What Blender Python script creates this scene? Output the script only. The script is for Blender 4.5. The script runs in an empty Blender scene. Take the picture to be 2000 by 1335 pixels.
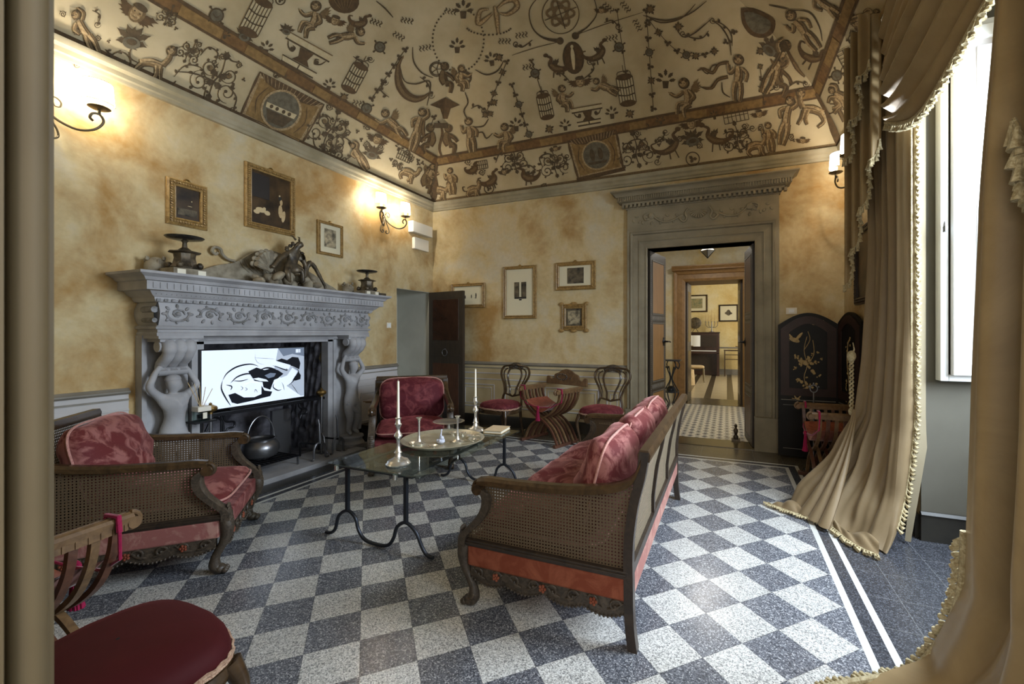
import bpy, bmesh, math, random
from mathutils import Vector, Matrix, Euler
random.seed(7)
PI = math.pi
S = bpy.context.scene
COL = S.collection
# ---------------------------------------------------------------- camera
TH = 0.391                       # yaw of the optical axis, left of the room's long axis
FPX, PX, PY = 848.33, 1070.0, 650.3
EYE = 1.5
cd = bpy.data.cameras.new('camera'); cam = bpy.data.objects.new('camera', cd); COL.objects.link(cam)
cam.location = (0, 0, EYE); cam.rotation_euler = (PI/2, 0, TH)
cd.sensor_width = 36; cd.lens = FPX/2000*36
cd.shift_x = -(PX-1000)/2000; cd.shift_y = -(667.5-PY)/2000
cd.clip_start = .02; cd.clip_end = 100
cd.dof.use_dof = True; cd.dof.focus_distance = 4.0; cd.dof.aperture_fstop = 7.0
S.camera = cam
# ---------------------------------------------------------------- world, exposure
S.view_settings.view_transform = 'Standard'; S.view_settings.look = 'None'
S.view_settings.gamma = 1; S.view_settings.use_curve_mapping = False
S.view_settings.exposure = 0.2
W = bpy.data.worlds.new('sky'); S.world = W; W.use_nodes = True
bg = W.node_tree.nodes['Background']; bg.inputs[0].default_value = (.80, .90, 1, 1); bg.inputs[1].default_value = 1.0
def area_light(name, loc, target, sx, sy, power, col, spread=PI):
    l = bpy.data.lights.new(name, 'AREA'); l.shape = 'RECTANGLE'; l.size = sx; l.size_y = sy
    l.energy = power; l.color = col; l.spread = spread
    o = bpy.data.objects.new(name, l); COL.objects.link(o); o.location = loc
    o.rotation_euler = (Vector(target)-Vector(loc)).to_track_quat('-Z', 'Y').to_euler()
    return o
def point_light(name, loc, power, col, r=.04, parent=None):
    l = bpy.data.lights.new(name, 'POINT'); l.energy = power; l.color = col; l.shadow_soft_size = r
    o = bpy.data.objects.new(name, l); COL.objects.link(o); o.location = loc; o.parent = parent
    return o
# daylight entering by the curtained window plus an added cool fill at an invented, unseen window nearer the viewer
area_light('daylight_window', (2.14, 3.02, 2.35), (-1.2, 2.9, 1.0), 1.35, 2.3, 300, (.76, .87, 1.0))
area_light('added_side_fill', (1.27, .95, 2.3), (-2, 1.5, 1.2), .9, 2.2, 26, (.78, .89, 1.0))
# added warm fill from behind the viewer's doorway, its source unseen
area_light('added_warm_fill', (.1, -1.6, 2.4), (-.8, 4, 1.4), 1.8, 2.0, 42, (1.0, .84, .64))
# ---------------------------------------------------------------- helpers
def lin(c): return tuple(((v/255)/12.92 if v/255 <= .04045 else ((v/255+.055)/1.055)**2.4) for v in c)
def rgb(r, g, b): return lin((r, g, b))+(1,)
MATS = {}
class NT:
    def __init__(s, m): s.t = m.node_tree; s.n = s.t.nodes; s.b = s.n['Principled BSDF']
    def new(s, ty, **k):
        n = s.n.new(ty)
        for a, v in k.items():
            if a.startswith('i_'):
                key = a[2:]; key = int(key) if key.isdigit() else key
                n.inputs[key].default_value = v
            else: setattr(n, a, v)
        return n
    def l(s, a, b): s.t.links.new(a, b)
    def coord(s, kind='Object'): return s.new('ShaderNodeTexCoord').outputs[kind]
    def math(s, op, a, b=None, c=None):
        n = s.new('ShaderNodeMath', operation=op)
        for i, v in enumerate((a, b, c)):
            if v is None: continue
            if isinstance(v, (int, float)): n.inputs[i].default_value = v
            else: s.l(v, n.inputs[i])
        return n.outputs[0]
    def noise(s, vec, scale, detail=3, rough=.5, dist=0):
        n = s.new('ShaderNodeTexNoise'); n.inputs['Scale'].default_value = scale; n.inputs['Detail'].default_value = detail
        n.inputs['Roughness'].default_value = rough; n.inputs['Distortion'].default_value = dist
        if vec is not None: s.l(vec, n.inputs['Vector'])
        return n.outputs['Fac']
    def ramp(s, fac, stops):
        r = s.new('ShaderNodeValToRGB'); e = r.color_ramp.elements
        while len(e) < len(stops): e.new(.5)
        for k, (p, c) in enumerate(stops): e[k].position = p; e[k].color = c
        s.l(fac, r.inputs[0]); return r.outputs[0]
    def mix(s, fac, a, b, mode='MIX'):
        n = s.new('ShaderNodeMix', data_type='RGBA', blend_type=mode)
        for i, v in ((0, fac), (6, a), (7, b)):
            if isinstance(v, (int, float, tuple)): n.inputs[i].default_value = v
            else: s.l(v, n.inputs[i])
        return n.outputs[2]
    def bump(s, h, strength=.2, dist=.01):
        n = s.new('ShaderNodeBump'); n.inputs['Strength'].default_value = strength; n.inputs['Distance'].default_value = dist
        s.l(h, n.inputs['Height']); s.l(n.outputs[0], s.b.inputs['Normal'])
def mk(name, col=(128, 128, 128), rough=.6, metal=0, spec=.5, emit=None, alpha=None):
    m = bpy.data.materials.new(name); m.use_nodes = True; t = NT(m); b = t.b
    b.inputs['Base Color'].default_value = rgb(*col); b.inputs['Roughness'].default_value = rough
    b.inputs['Metallic'].default_value = metal; b.inputs['Specular IOR Level'].default_value = spec
    if emit: b.inputs['Emission Color'].default_value = rgb(*emit[0]); b.inputs['Emission Strength'].default_value = emit[1]
    MATS[name] = m; return m, t
def mottle(name, c1, c2, scale=8, rough=.6, metal=0, bump=.0, bs=None, detail=4, lo=.35, hi=.65, spec=.5, coord='Object', dist=0):
    m, t = mk(name, c1, rough, metal, spec)
    v = t.coord(coord); f = t.noise(v, scale, detail, .55, dist)
    t.l(t.ramp(f, [(lo, rgb(*c1)), (hi, rgb(*c2))]), t.b.inputs['Base Color'])
    if bump: t.bump(t.noise(v, bs or scale*3, 3), bump, .005)
    return m
M = MATS
def T(x=0, y=0, z=0): return Matrix.Translation((x, y, z))
def R(ax, a): return Matrix.Rotation(a, 4, ax)
def SC(x, y=None, z=None): return Matrix.Diagonal((x, x if y is None else y, x if z is None else z, 1))
class MB:
    """collects shapes into one bmesh"""
    def __init__(s): s.b = bmesh.new(); s.mi = 0; s.X = Matrix.Identity(4)
    def _v(s, p): return s.b.verts.new(s.X @ Vector(p))
    def _f(s, vs):
        try:
            f = s.b.faces.new(vs); f.material_index = s.mi; return f
        except ValueError: return None
    def box(s, x0, x1, y0, y1, z0, z1, mat=None):
        X = mat or Matrix.Identity(4)
        v = [s._v(X @ Vector((x, y, z))) for z in (z0, z1) for y in (y0, y1) for x in (x0, x1)]
        for q in ((0, 2, 3, 1), (4, 5, 7, 6), (0, 1, 5, 4), (2, 6, 7, 3), (0, 4, 6, 2), (1, 3, 7, 5)): s._f([v[i] for i in q])
        return s
    def grid(s, fn, nu, nv, cu=False, cv=False):
        U = nu if cu else nu+1; V = nv if cv else nv+1
        g = [[s._v(fn(i/nu, j/nv)) for j in range(V)] for i in range(U)]
        for i in range(nu):
            for j in range(nv):
                s._f([g[i][j], g[(i+1) % U][j], g[(i+1) % U][(j+1) % V], g[i][(j+1) % V]])
        return g
    def lathe(s, prof, seg=20, mat=None, a0=0, a1=2*PI):
        X = mat or Matrix.Identity(4); full = abs(a1-a0-2*PI) < 1e-6
        n = seg if full else seg+1; rings = []
        for r, z in prof:
            if r < 1e-5: rings.append([s._v(X @ Vector((0, 0, z)))])
            else: rings.append([s._v(X @ Vector((r*math.cos(a0+(a1-a0)*k/seg), r*math.sin(a0+(a1-a0)*k/seg), z))) for k in range(n)])
        for A, B in zip(rings, rings[1:]):
            for k in range(seg):
                k2 = (k+1) % n
                if len(A) == 1 and len(B) == 1: continue
                if len(A) == 1: s._f([A[0], B[k], B[k2]])
                elif len(B) == 1: s._f([A[k], A[k2], B[0]])
                else: s._f([A[k], A[k2], B[k2], B[k]])
        return s
    def tube(s, pts, rad, seg=8, caps=True, flat=1.0, closed=False, up=None):
        pts = [Vector(p) for p in pts]; n = len(pts)
        rs = rad if isinstance(rad, (list, tuple)) else [rad]*n
        if len(rs) != n: rs = [rs[0]+(rs[-1]-rs[0])*i/(n-1) for i in range(n)] if len(rs) == 2 else [rs[min(len(rs)-1, int(i*len(rs)/n))] for i in range(n)]
        rings = []; nrm = None
        for i, p in enumerate(pts):
            if closed: t = pts[(i+1) % n]-pts[i-1]
            else: t = pts[min(i+1, n-1)]-pts[max(i-1, 0)]
            if t.length < 1e-9: t = Vector((0, 0, 1))
            t.normalize()
            if up is not None: nrm = Vector(up)-t*t.dot(Vector(up))
            elif nrm is None:
                a = Vector((0, 0, 1)) if abs(t.z) < .9 else Vector((1, 0, 0)); nrm = a-t*t.dot(a)
            else: nrm = nrm-t*t.dot(nrm)
            if nrm.length < 1e-6: nrm = t.orthogonal()
            nrm.normalize(); bn = t.cross(nrm)
            rings.append([s._v(p+nrm*rs[i]*math.cos(2*PI*k/seg)*flat+bn*rs[i]*math.sin(2*PI*k/seg)) for k in range(seg)])
        m = n if closed else n-1
        for i in range(m):
            A, B = rings[i], rings[(i+1) % n]
            for k in range(seg): s._f([A[k], A[(k+1) % seg], B[(k+1) % seg], B[k]])
        if caps and not closed: s._f(rings[0][::-1]); s._f(rings[-1])
        return s
    def sweep(s, pts, prof, up=(0, 0, 1), caps=True, closed=False):
        """2D profile (a: sideways, b: along up) carried along a polyline, mitred"""
        pts = [Vector(p) for p in pts]; n = len(pts); up = Vector(up); rings = []
        for i, p in enumerate(pts):
            if closed: d0 = (p-pts[i-1]).normalized(); d1 = (pts[(i+1) % n]-p).normalized()
            else:
                d1 = (pts[min(i+1, n-1)]-pts[min(i, n-2)]).normalized(); d0 = (pts[max(i, 1)]-pts[max(i-1, 0)]).normalized()
            t = (d0+d1).normalized(); side = t.cross(up).normalized(); k = 1/max(.3, math.cos(d0.angle(d1)/2)) if d0.length and d1.length else 1
            rings.append([s._v(p+side*a*k+up*b) for a, b in prof])
        m = n if closed else n-1; q = len(prof)
        for i in range(m):
            A, B = rings[i], rings[(i+1) % n]
            for k in range(q): s._f([A[k], A[(k+1) % q], B[(k+1) % q], B[k]])
        if caps and not closed: s._f(rings[0][::-1]); s._f(rings[-1])
        return s
    def prism(s, poly, h0, h1, mat=None):
        """polygon in xy extruded z h0..h1 (then mat)"""
        X = mat or Matrix.Identity(4)
        A = [s._v(X @ Vector((x, y, h0))) for x, y in poly]; B = [s._v(X @ Vector((x, y, h1))) for x, y in poly]
        s._f(A[::-1]); s._f(B); n = len(poly)
        for k in range(n): s._f([A[k], A[(k+1) % n], B[(k+1) % n], B[k]])
        return s
    def ball(s, c, r, seg=12, rings=8, mat=None):
        if isinstance(r, (int, float)): r = (r, r, r)
        X = (mat or Matrix.Identity(4)); X = T(*c) @ X @ SC(*r)
        return s.lathe([(math.sin(PI*i/rings), -math.cos(PI*i/rings)) for i in range(rings+1)], seg, X)
    def build(s, name, mat, parent=None, smooth=True, angle=40, loc=None, sub=0, bevel=0, tri=False):
        bmesh.ops.recalc_face_normals(s.b, faces=s.b.faces)
        me = bpy.data.meshes.new(name); s.b.to_mesh(me); s.b.free()
        for m in (mat if isinstance(mat, (list, tuple)) else [mat]): me.materials.append(MATS[m] if isinstance(m, str) else m)
        if smooth:
            me.shade_smooth() if hasattr(me, 'shade_smooth') else None
            try: me.set_sharp_from_angle(angle=math.radians(angle))
            except Exception: pass
        o = bpy.data.objects.new(name, me); COL.objects.link(o)
        if parent: o.parent = parent
        if loc: o.location = loc
        if bevel:
            md = o.modifiers.new('bevel', 'BEVEL'); md.width = bevel; md.segments = 2; md.limit_method = 'ANGLE'
        if sub:
            md = o.modifiers.new('sub', 'SUBSURF'); md.levels = sub; md.render_levels = sub
        return o
def tag(o, label, cat, group=None):
    o['label'] = label; o['category'] = cat
    if group: o['group'] = group
    return o
def thing(name, label, cat, loc=(0, 0, 0), rz=0, group=None):
    o = bpy.data.objects.new(name, None); COL.objects.link(o); o.location = loc; o.rotation_euler = (0, 0, rz)
    o.empty_display_size = .1
    return tag(o, label, cat, group)
def struct(o): o['kind'] = 'structure'; return o
def dup(root, loc=None, rz=None, label=None, scale=None):
    def cp(o, par):
        c = o.copy(); COL.objects.link(c); c.parent = par
        for ch in [x for x in bpy.data.objects if x.parent == o]: cp(ch, c)
        return c
    r = cp(root, root.parent)
    if loc is not None: r.location = loc
    if rz is not None: r.rotation_euler = (0, 0, rz)
    if label: r['label'] = label
    if scale: r.scale = (scale,)*3
    return r
def arc(cx, cy, r, a0, a1, n=12, r2=None):
    """points of an arc / spiral (degrees), radius r -> r2"""
    r2 = r if r2 is None else r2
    return [(cx+(r+(r2-r)*i/n)*math.cos(math.radians(a0+(a1-a0)*i/n)), cy+(r+(r2-r)*i/n)*math.sin(math.radians(a0+(a1-a0)*i/n))) for i in range(n+1)]
def smoothpath(P, n=6):
    """Catmull-Rom through points of any dimension"""
    out = []; P = [tuple(p) for p in P]
    for i in range(len(P)-1):
        a, b, c, d = P[max(i-1, 0)], P[i], P[i+1], P[min(i+2, len(P)-1)]
        for k in range(n):
            t = k/n
            out.append(tuple(.5*((2*b[j])+(-a[j]+c[j])*t+(2*a[j]-5*b[j]+4*c[j]-d[j])*t*t+(-a[j]+3*b[j]-3*c[j]+d[j])*t**3) for j in range(len(b))))
    out.append(P[-1]); return out
def lerp(a, b, t): return a+(b-a)*t
def interp(tab, t):
    for (t0, v0), (t1, v1) in zip(tab, tab[1:]):
        if t <= t1: return v0+(v1-v0)*max(0, (t-t0))/(t1-t0)
    return tab[-1][1]
# ================================================================ materials
def m_wall(name, cream, ochre, white, spec=.2):
    m, t = mk(name, cream, .85, 0, spec)
    v = t.coord('Object')
    a = t.noise(v, .75, 5, .6, .6); b = t.noise(v, 2.3, 6, .65, .4); c = t.noise(v, 18, 3, .6)
    f = t.math('ADD', t.math('MULTIPLY', a, .65), t.math('MULTIPLY', b, .38))
    col = t.ramp(f, [(.38, rgb(*white)), (.49, rgb(*cream)), (.63, rgb(*ochre))])
    col = t.mix(.16, col, t.ramp(c, [(.3, rgb(150, 130, 90)), (.7, rgb(255, 245, 225))]), 'MULTIPLY')
    t.l(col, t.b.inputs['Base Color']); t.bump(t.noise(v, 30, 4), .12, .004)
    return m
m_wall('plaster', (202, 184, 142), (168, 134, 82), (204, 196, 172))
m_wall('plaster_far', (222, 204, 150), (208, 182, 122), (226, 214, 176))
mottle('plaster_white', (214, 210, 198), (196, 190, 172), 1.5, .8); m_wall('hall_plaster', (214, 206, 180), (206, 184, 130), (216, 212, 200))
mottle('fresco_ground', (200, 184, 148), (168, 150, 112), 1.6, .85, bump=.08, bs=25, detail=7, lo=.3, hi=.7)
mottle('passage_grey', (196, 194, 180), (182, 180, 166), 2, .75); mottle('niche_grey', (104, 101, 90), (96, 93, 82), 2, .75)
mottle('grey_stone', (144, 134, 110), (122, 112, 90), 3, .7, bump=.15, bs=60)
mottle('mantel_stone', (172, 171, 172), (148, 147, 148), 4, .75, bump=.15, bs=80)
mottle('mantel_relief', (150, 150, 152), (108, 106, 102), 22, .8, bump=.3, bs=60)
mottle('cornice_paint', (168, 158, 132), (138, 128, 100), 2.5, .8)
mottle('dado_paint', (196, 192, 190), (180, 176, 172), 2, .7)
mottle('dado_cream', (200, 184, 146), (176, 158, 118), 2, .7)
mottle('dado_rail', (134, 128, 116), (116, 110, 98), 4, .6)
mottle('baseboard_stone', (58, 56, 50), (44, 42, 38), 5, .4)
mottle('dark_niche', (70, 66, 62), (50, 48, 46), 5, .8)
mottle('soot_stone', (132, 130, 136), (62, 60, 66), 7, .85, bump=1.0, bs=14, detail=8)
mottle('jamb_paint', (108, 92, 64), (94, 78, 52), 3, .6)
mk('black_iron', (34, 34, 37), .42, .7)
mk('wrought_iron', (62, 66, 74), .4, .8)
mk('sconce_iron', (92, 82, 62), .45, .7)
mk('grey_metal', (130, 130, 132), .35, .9)
mk('silver', (236, 234, 226), .25, .9)
mottle('silver_tray', (204, 198, 176), (178, 170, 144), 10, .35, .6)
mk('brass', (150, 122, 72), .35, .9)
mk('wax', (236, 228, 206), .45)
mk('white_paint', (232, 234, 232), .4)
mk('white_box', (226, 220, 204), .5)
mk('black_plastic', (16, 16, 18), .3)
mk('paper', (226, 220, 200), .8)
mk('gold_line', (170, 130, 60), .4, .6)
def wood(name, c1, c2, scale=6, rough=.38, stretch=(1, 1, 8), bump=.1):
    m, t = mk(name, c1, rough)
    v = t.coord('Object'); mp = t.new('ShaderNodeMapping'); mp.inputs['Scale'].default_value = stretch; t.l(v, mp.inputs[0])
    f = t.noise(mp.outputs[0], scale, 5, .6, 1.2)
    t.l(t.ramp(f, [(.3, rgb(*c1)), (.7, rgb(*c2))]), t.b.inputs['Base Color']); t.bump(f, bump, .004); return m
wood('walnut', (46, 34, 22), (80, 60, 38), 5, .27, (3, 3, 3))
wood('dark_walnut', (34, 27, 22), (58, 46, 36), 6, .36, (3, 3, 3))
wood('carved_walnut', (42, 35, 28), (84, 72, 58), 20, .45, (2, 2, 2), .5)
wood('savonarola_wood', (84, 62, 42), (124, 96, 64), 6, .35, (3, 3, 3))
wood('red_walnut', (70, 42, 30), (100, 64, 46), 6, .35, (3, 3, 3))
wood('door_wood', (58, 34, 22), (92, 58, 38), 4, .4, (8, 8, 1))
wood('door_dark', (46, 40, 34), (66, 56, 46), 4, .4, (8, 8, 1))
wood('inlay_wood', (146, 104, 56), (168, 124, 72), 3, .4, (8, 8, 1))
wood('oak_frame', (112, 82, 44), (138, 104, 60), 4, .45, (2, 8, 2))
wood('gilt_wood', (118, 90, 48), (176, 144, 88), 12, .4, (2, 2, 2), .5)
wood('piano_wood', (46, 28, 20), (66, 42, 30), 3, .25, (1, 1, 1))
mottle('lacquer', (16, 14, 12), (26, 22, 18), 3, .5, spec=.25)
mottle('lacquer_red', (56, 36, 30), (42, 28, 22), 5, .45, spec=.3)
mottle('bronze', (52, 46, 38), (104, 92, 72), 14, .42, .35, bump=.4, bs=30)
mottle('dark_marble', (26, 26, 26), (54, 52, 48), 16, .25)
mottle('stone_carving', (150, 142, 122), (112, 102, 84), 12, .8, bump=.4, bs=30)
def velvet(name, c1, c2, scale=7, sheen=.6, lo=.42, hi=.6, tint=None, bump=.15):
    m, t = mk(name, c1, .75, 0, .25)
    v = t.coord('Object'); a = t.noise(v, scale, 6, .65, 1.5); b = t.noise(v, 240, 2)
    t.l(t.ramp(a, [(lo, rgb(*c1)), (hi, rgb(*c2))]), t.b.inputs['Base Color'])
    t.b.inputs['Sheen Weight'].default_value = sheen; t.b.inputs['Sheen Roughness'].default_value = .35
    if tint: t.b.inputs['Sheen Tint'].default_value = rgb(*tint)
    t.bump(t.math('ADD', a, t.math('MULTIPLY', b, .15)), bump, .01); return m
velvet('damask', (94, 36, 36), (142, 90, 84), 6, .35, .46, .58, (255, 190, 185))
velvet('crimson', (80, 24, 32), (118, 58, 60), 7, .3, .44, .62, (230, 120, 120))
velvet('damask_pink', (138, 86, 80), (166, 124, 112), 7, .4, .46, .6, (255, 220, 210))
velvet('damask_rust', (118, 58, 38), (136, 76, 54), 7, .35, .44, .6, (255, 190, 160))
velvet('seat_velvet', (60, 6, 10), (68, 8, 13), 3, .06, .3, .7, (220, 90, 90), .05)
velvet('magenta_cord', (150, 22, 66), (130, 14, 56), 60, .3)
velvet('piping', (186, 138, 126), (160, 108, 100), 90, .3)
velvet('gimp_braid', (190, 160, 134), (142, 104, 84), 90, .2)
velvet('orange_seat', (156, 88, 66), (132, 70, 52), 12, .3)
velvet('curtain_silk', (140, 122, 94), (126, 108, 80), 2.0, .25, .3, .7, (255, 240, 210), .04)
MATS['curtain_silk'].node_tree.nodes['Principled BSDF'].inputs['Roughness'].default_value = .42
MATS['curtain_silk'].node_tree.nodes['Principled BSDF'].inputs['Anisotropic'].default_value = .4
velvet('curtain_lining', (150, 140, 116), (140, 128, 104), 2.0, .2, .3, .7, (255, 245, 225), .03)
velvet('fringe', (196, 184, 148), (150, 134, 98), 40, .2, .4, .6, (255, 245, 220), .4)
velvet('beige_cloth', (200, 176, 134), (186, 160, 116), 8, .2)
def translucent(name, f, col):      # thin cloth lets some daylight through
    m = MATS[name]; n = m.node_tree.nodes; L = m.node_tree.links; o = n['Material Output']; b = n['Principled BSDF']
    t = n.new('ShaderNodeBsdfTranslucent'); t.inputs[0].default_value = rgb(*col); mx = n.new('ShaderNodeMixShader'); mx.inputs[0].default_value = f
    L.new(b.outputs[0], mx.inputs[1]); L.new(t.outputs[0], mx.inputs[2]); L.new(mx.outputs[0], o.inputs[0])
velvet('swag_silk', (158, 136, 98), (138, 116, 80), 2.2, .3, .3, .7, (255, 236, 196), .04); MATS['swag_silk'].node_tree.nodes['Principled BSDF'].inputs['Roughness'].default_value = .40
translucent('curtain_silk', .07, (196, 172, 128)); translucent('curtain_lining', .08, (200, 180, 140))
# woven cane: see-through holes
def cane(name, c1, c2, pitch=.016, thr=.35, lay='XZ'):
    m, t = mk(name, c1, .55); v = t.coord('Object')
    sx = t.new('ShaderNodeSeparateXYZ'); t.l(v, sx.inputs[0])
    u = t.math('MULTIPLY', sx.outputs['XYZ'.index(lay[0])], 2*PI/pitch); w = t.math('MULTIPLY', sx.outputs['XYZ'.index(lay[1])], 2*PI/pitch)
    hole = t.math('MULTIPLY', t.math('COSINE', u), t.math('COSINE', w))
    diag = t.math('COSINE', t.math('MULTIPLY', t.math('ADD', u, w), 1.0))
    hole = t.math('ADD', t.math('COSINE', u), t.math('COSINE', w))
    msk = t.math('LESS_THAN', hole, 2*thr)
    t.l(msk, t.b.inputs['Alpha'])
    nz = t.noise(v, 400, 2); t.l(t.ramp(nz, [(.35, rgb(*c1)), (.65, rgb(*c2))]), t.b.inputs['Base Color'])
    t.bump(t.math('SINE', t.math('MULTIPLY', u, 3)), .3, .001)
    return m
cane('cane_side', (100, 82, 58), (72, 58, 42), .0165, .52, 'YZ'); cane('cane_back', (130, 116, 94), (104, 92, 72), .0165, .52, 'XZ')  # back cane is a lighter copy, window light put into its colour
# terrazzo floor of the salon: diagonal checker, border lines, dark border
def m_floor():
    m, t = mk('terrazzo', (150, 150, 150), .22, 0, .5); v = t.coord('Object')
    s = t.new('ShaderNodeSeparateXYZ'); t.l(v, s.inputs[0]); X, Y = s.outputs[0], s.outputs[1]
    g = .244*math.sqrt(.5)*2
    dx = t.math('SUBTRACT', X, -1.829); dy = t.math('SUBTRACT', Y, 1.095)
    i = t.math('DIVIDE', t.math('ADD', dx, dy), g); j = t.math('DIVIDE', t.math('SUBTRACT', dy, dx), g)
    fi = t.math('FLOOR', i); fj = t.math('FLOOR', j)
    par = t.math('FLOORED_MODULO', t.math('ADD', fi, fj), 2)          # 1 = light tile
    cell = t.new('ShaderNodeTexWhiteNoise', noise_dimensions='2D'); cv = t.new('ShaderNodeCombineXYZ'); t.l(fi, cv.inputs[0]); t.l(fj, cv.inputs[1]); t.l(cv.outputs[0], cell.inputs['Vector'])
    n1 = t.new('ShaderNodeTexVoronoi'); n1.inputs['Scale'].default_value = 190; t.l(v, n1.inputs['Vector'])
    sp = t.math('MULTIPLY', n1.outputs['Color'], 1.0)
    sep = t.new('ShaderNodeSeparateColor'); t.l(n1.outputs['Color'], sep.inputs[0]); sp = sep.outputs[0]
    light = t.ramp(sp, [(0, rgb(112, 112, 112)), (.3, rgb(166, 166, 162)), (.75, rgb(204, 203, 198)), (1, rgb(222, 222, 218))])
    dark = t.ramp(sp, [(0, rgb(60, 62, 68)), (.55, rgb(98, 101, 108)), (.85, rgb(128, 130, 136)), (1, rgb(184, 186, 188))])
    blk = t.ramp(sp, [(0, rgb(44, 46, 50)), (.7, rgb(64, 66, 72)), (1, rgb(104, 106, 112))])
    chk = t.mix(par, dark, light)
    vary = t.math('ADD', t.math('MULTIPLY', cell.outputs['Value'], .16), .9)
    cc = t.new('ShaderNodeCombineXYZ'); [t.l(vary, cc.inputs[k]) for k in range(3)]
    chk = t.mix(1.0, chk, cc.outputs[0], 'MULTIPLY')
    # joints
    def dist(a, f): return t.math('MINIMUM', t.math('SUBTRACT', a, f), t.math('SUBTRACT', t.math('ADD', f, 1), a))
    jt = t.math('LESS_THAN', t.math('MINIMUM', dist(i, fi), dist(j, fj)), .005)
    chk = t.mix(t.math('MULTIPLY', jt, .55), chk, rgb(60, 60, 60))
    # border measured as distance inside the nearest edge: e=0 at inner edge of the pattern field
    e = t.math('MAXIMUM', t.math('MAXIMUM', t.math('SUBTRACT', X, .598), t.math('SUBTRACT', -3.809, X)),
               t.math('MULTIPLY', t.math('SUBTRACT', Y, 5.47), .95))
    col = t.mix(t.math('GREATER_THAN', e, 0), chk, rgb(196, 196, 190))
    col = t.mix(t.math('GREATER_THAN', e, .038), col, blk)
    col = t.mix(t.math('GREATER_THAN', e, .107), col, rgb(204, 204, 198))
    # outer plain field with its own large slabs
    xx = t.math('DIVIDE', X, .30); yy = t.math('DIVIDE', Y, .30)
    fx = t.math('FRACT', xx); fy = t.math('FRACT', yy)
    ln = t.math('LESS_THAN', t.math('MINIMUM', t.math('MINIMUM', fx, fy), 1), .012)
    outer = t.mix(t.math('MULTIPLY', ln, .35), t.mix(t.math('LESS_THAN', Y, 5.2), t.mix(.5, blk, rgb(104, 92, 62)), blk), rgb(150, 150, 148))
    col = t.mix(t.math('GREATER_THAN', e, .142), col, outer)
    t.l(col, t.b.inputs['Base Color'])
    ro = t.noise(v, 3, 3); t.l(t.math('ADD', t.math('MULTIPLY', ro, .16), .16), t.b.inputs['Roughness'])
    t.bump(t.noise(v, 2.2, 2), .015, .02)
m_floor()
def m_hall():
    m, t = mk('cement_tiles', (180, 178, 170), .3); v = t.coord('Object')
    s = t.new('ShaderNodeSeparateXYZ'); t.l(v, s.inputs[0]); X, Y = s.outputs[0], s.outputs[1]
    a = t.math('SUBTRACT', t.math('FRACT', t.math('DIVIDE', X, .2)), .5); b = t.math('SUBTRACT', t.math('FRACT', t.math('DIVIDE', Y, .2)), .5)
    aa = t.math('ABSOLUTE', a); ab = t.math('ABSOLUTE', b)
    dia = t.math('LESS_THAN', t.math('ADD', aa, ab), .24)
    cor = t.math('GREATER_THAN', t.math('ADD', aa, ab), .78)
    ring = t.math('MULTIPLY', t.math('GREATER_THAN', t.math('MAXIMUM', aa, ab), .36), t.math('LESS_THAN', t.math('MINIMUM', aa, ab), .12))
    col = t.mix(dia, rgb(214, 208, 190), rgb(46, 54, 84)); col = t.mix(cor, col, rgb(52, 58, 76)); col = t.mix(ring, col, rgb(120, 128, 140))
    t.l(col, t.b.inputs['Base Color'])
m_hall()
def m_far():
    m, t = mk('far_floor_stripes', (150, 130, 96), .3); v = t.coord('Object')
    s = t.new('ShaderNodeSeparateXYZ'); t.l(v, s.inputs[0]); X, Y = s.outputs[0], s.outputs[1]
    a = t.math('LESS_THAN', t.math('FRACT', t.math('DIVIDE', X, .5)), .3)
    b = t.math('LESS_THAN', t.math('FRACT', t.math('DIVIDE', Y, .25)), .4)
    col = t.mix(b, rgb(196, 184, 156), rgb(158, 140, 104)); col = t.mix(a, col, rgb(72, 62, 46)); t.l(col, t.b.inputs['Base Color'])  # pale and brown rows crossed by dark lengthwise stripes
m_far()
def m_glass(name, tint=(225, 240, 235), rough=.0):
    m = bpy.data.materials.new(name); m.use_nodes = True; n = m.node_tree.nodes; n.clear(); L = m.node_tree.links
    o = n.new('ShaderNodeOutputMaterial'); mx = n.new('ShaderNodeMixShader'); tr = n.new('ShaderNodeBsdfTransparent'); gl = n.new('ShaderNodeBsdfGlossy')
    fr = n.new('ShaderNodeFresnel'); fr.inputs[0].default_value = 1.5
    tr.inputs[0].default_value = rgb(*tint); gl.inputs['Roughness'].default_value = rough; gl.inputs[0].default_value = (.95, 1, 1, 1)
    ge = n.new('ShaderNodeNewGeometry'); mu = n.new('ShaderNodeMath'); mu.operation = 'MULTIPLY'; iv = n.new('ShaderNodeMath'); iv.operation = 'SUBTRACT'; iv.inputs[0].default_value = 1
    L.new(ge.outputs['Backfacing'], iv.inputs[1]); L.new(fr.outputs[0], mu.inputs[0]); L.new(iv.outputs[0], mu.inputs[1]); L.new(mu.outputs[0], mx.inputs[0]); L.new(tr.outputs[0], mx.inputs[1]); L.new(gl.outputs[0], mx.inputs[2]); L.new(mx.outputs[0], o.inputs[0])
    MATS[name] = m
m_glass('table_glass', (236, 242, 238)); m_glass('pane_glass', (235, 244, 246)); m_glass('clear_glass', (225, 235, 232))
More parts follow.
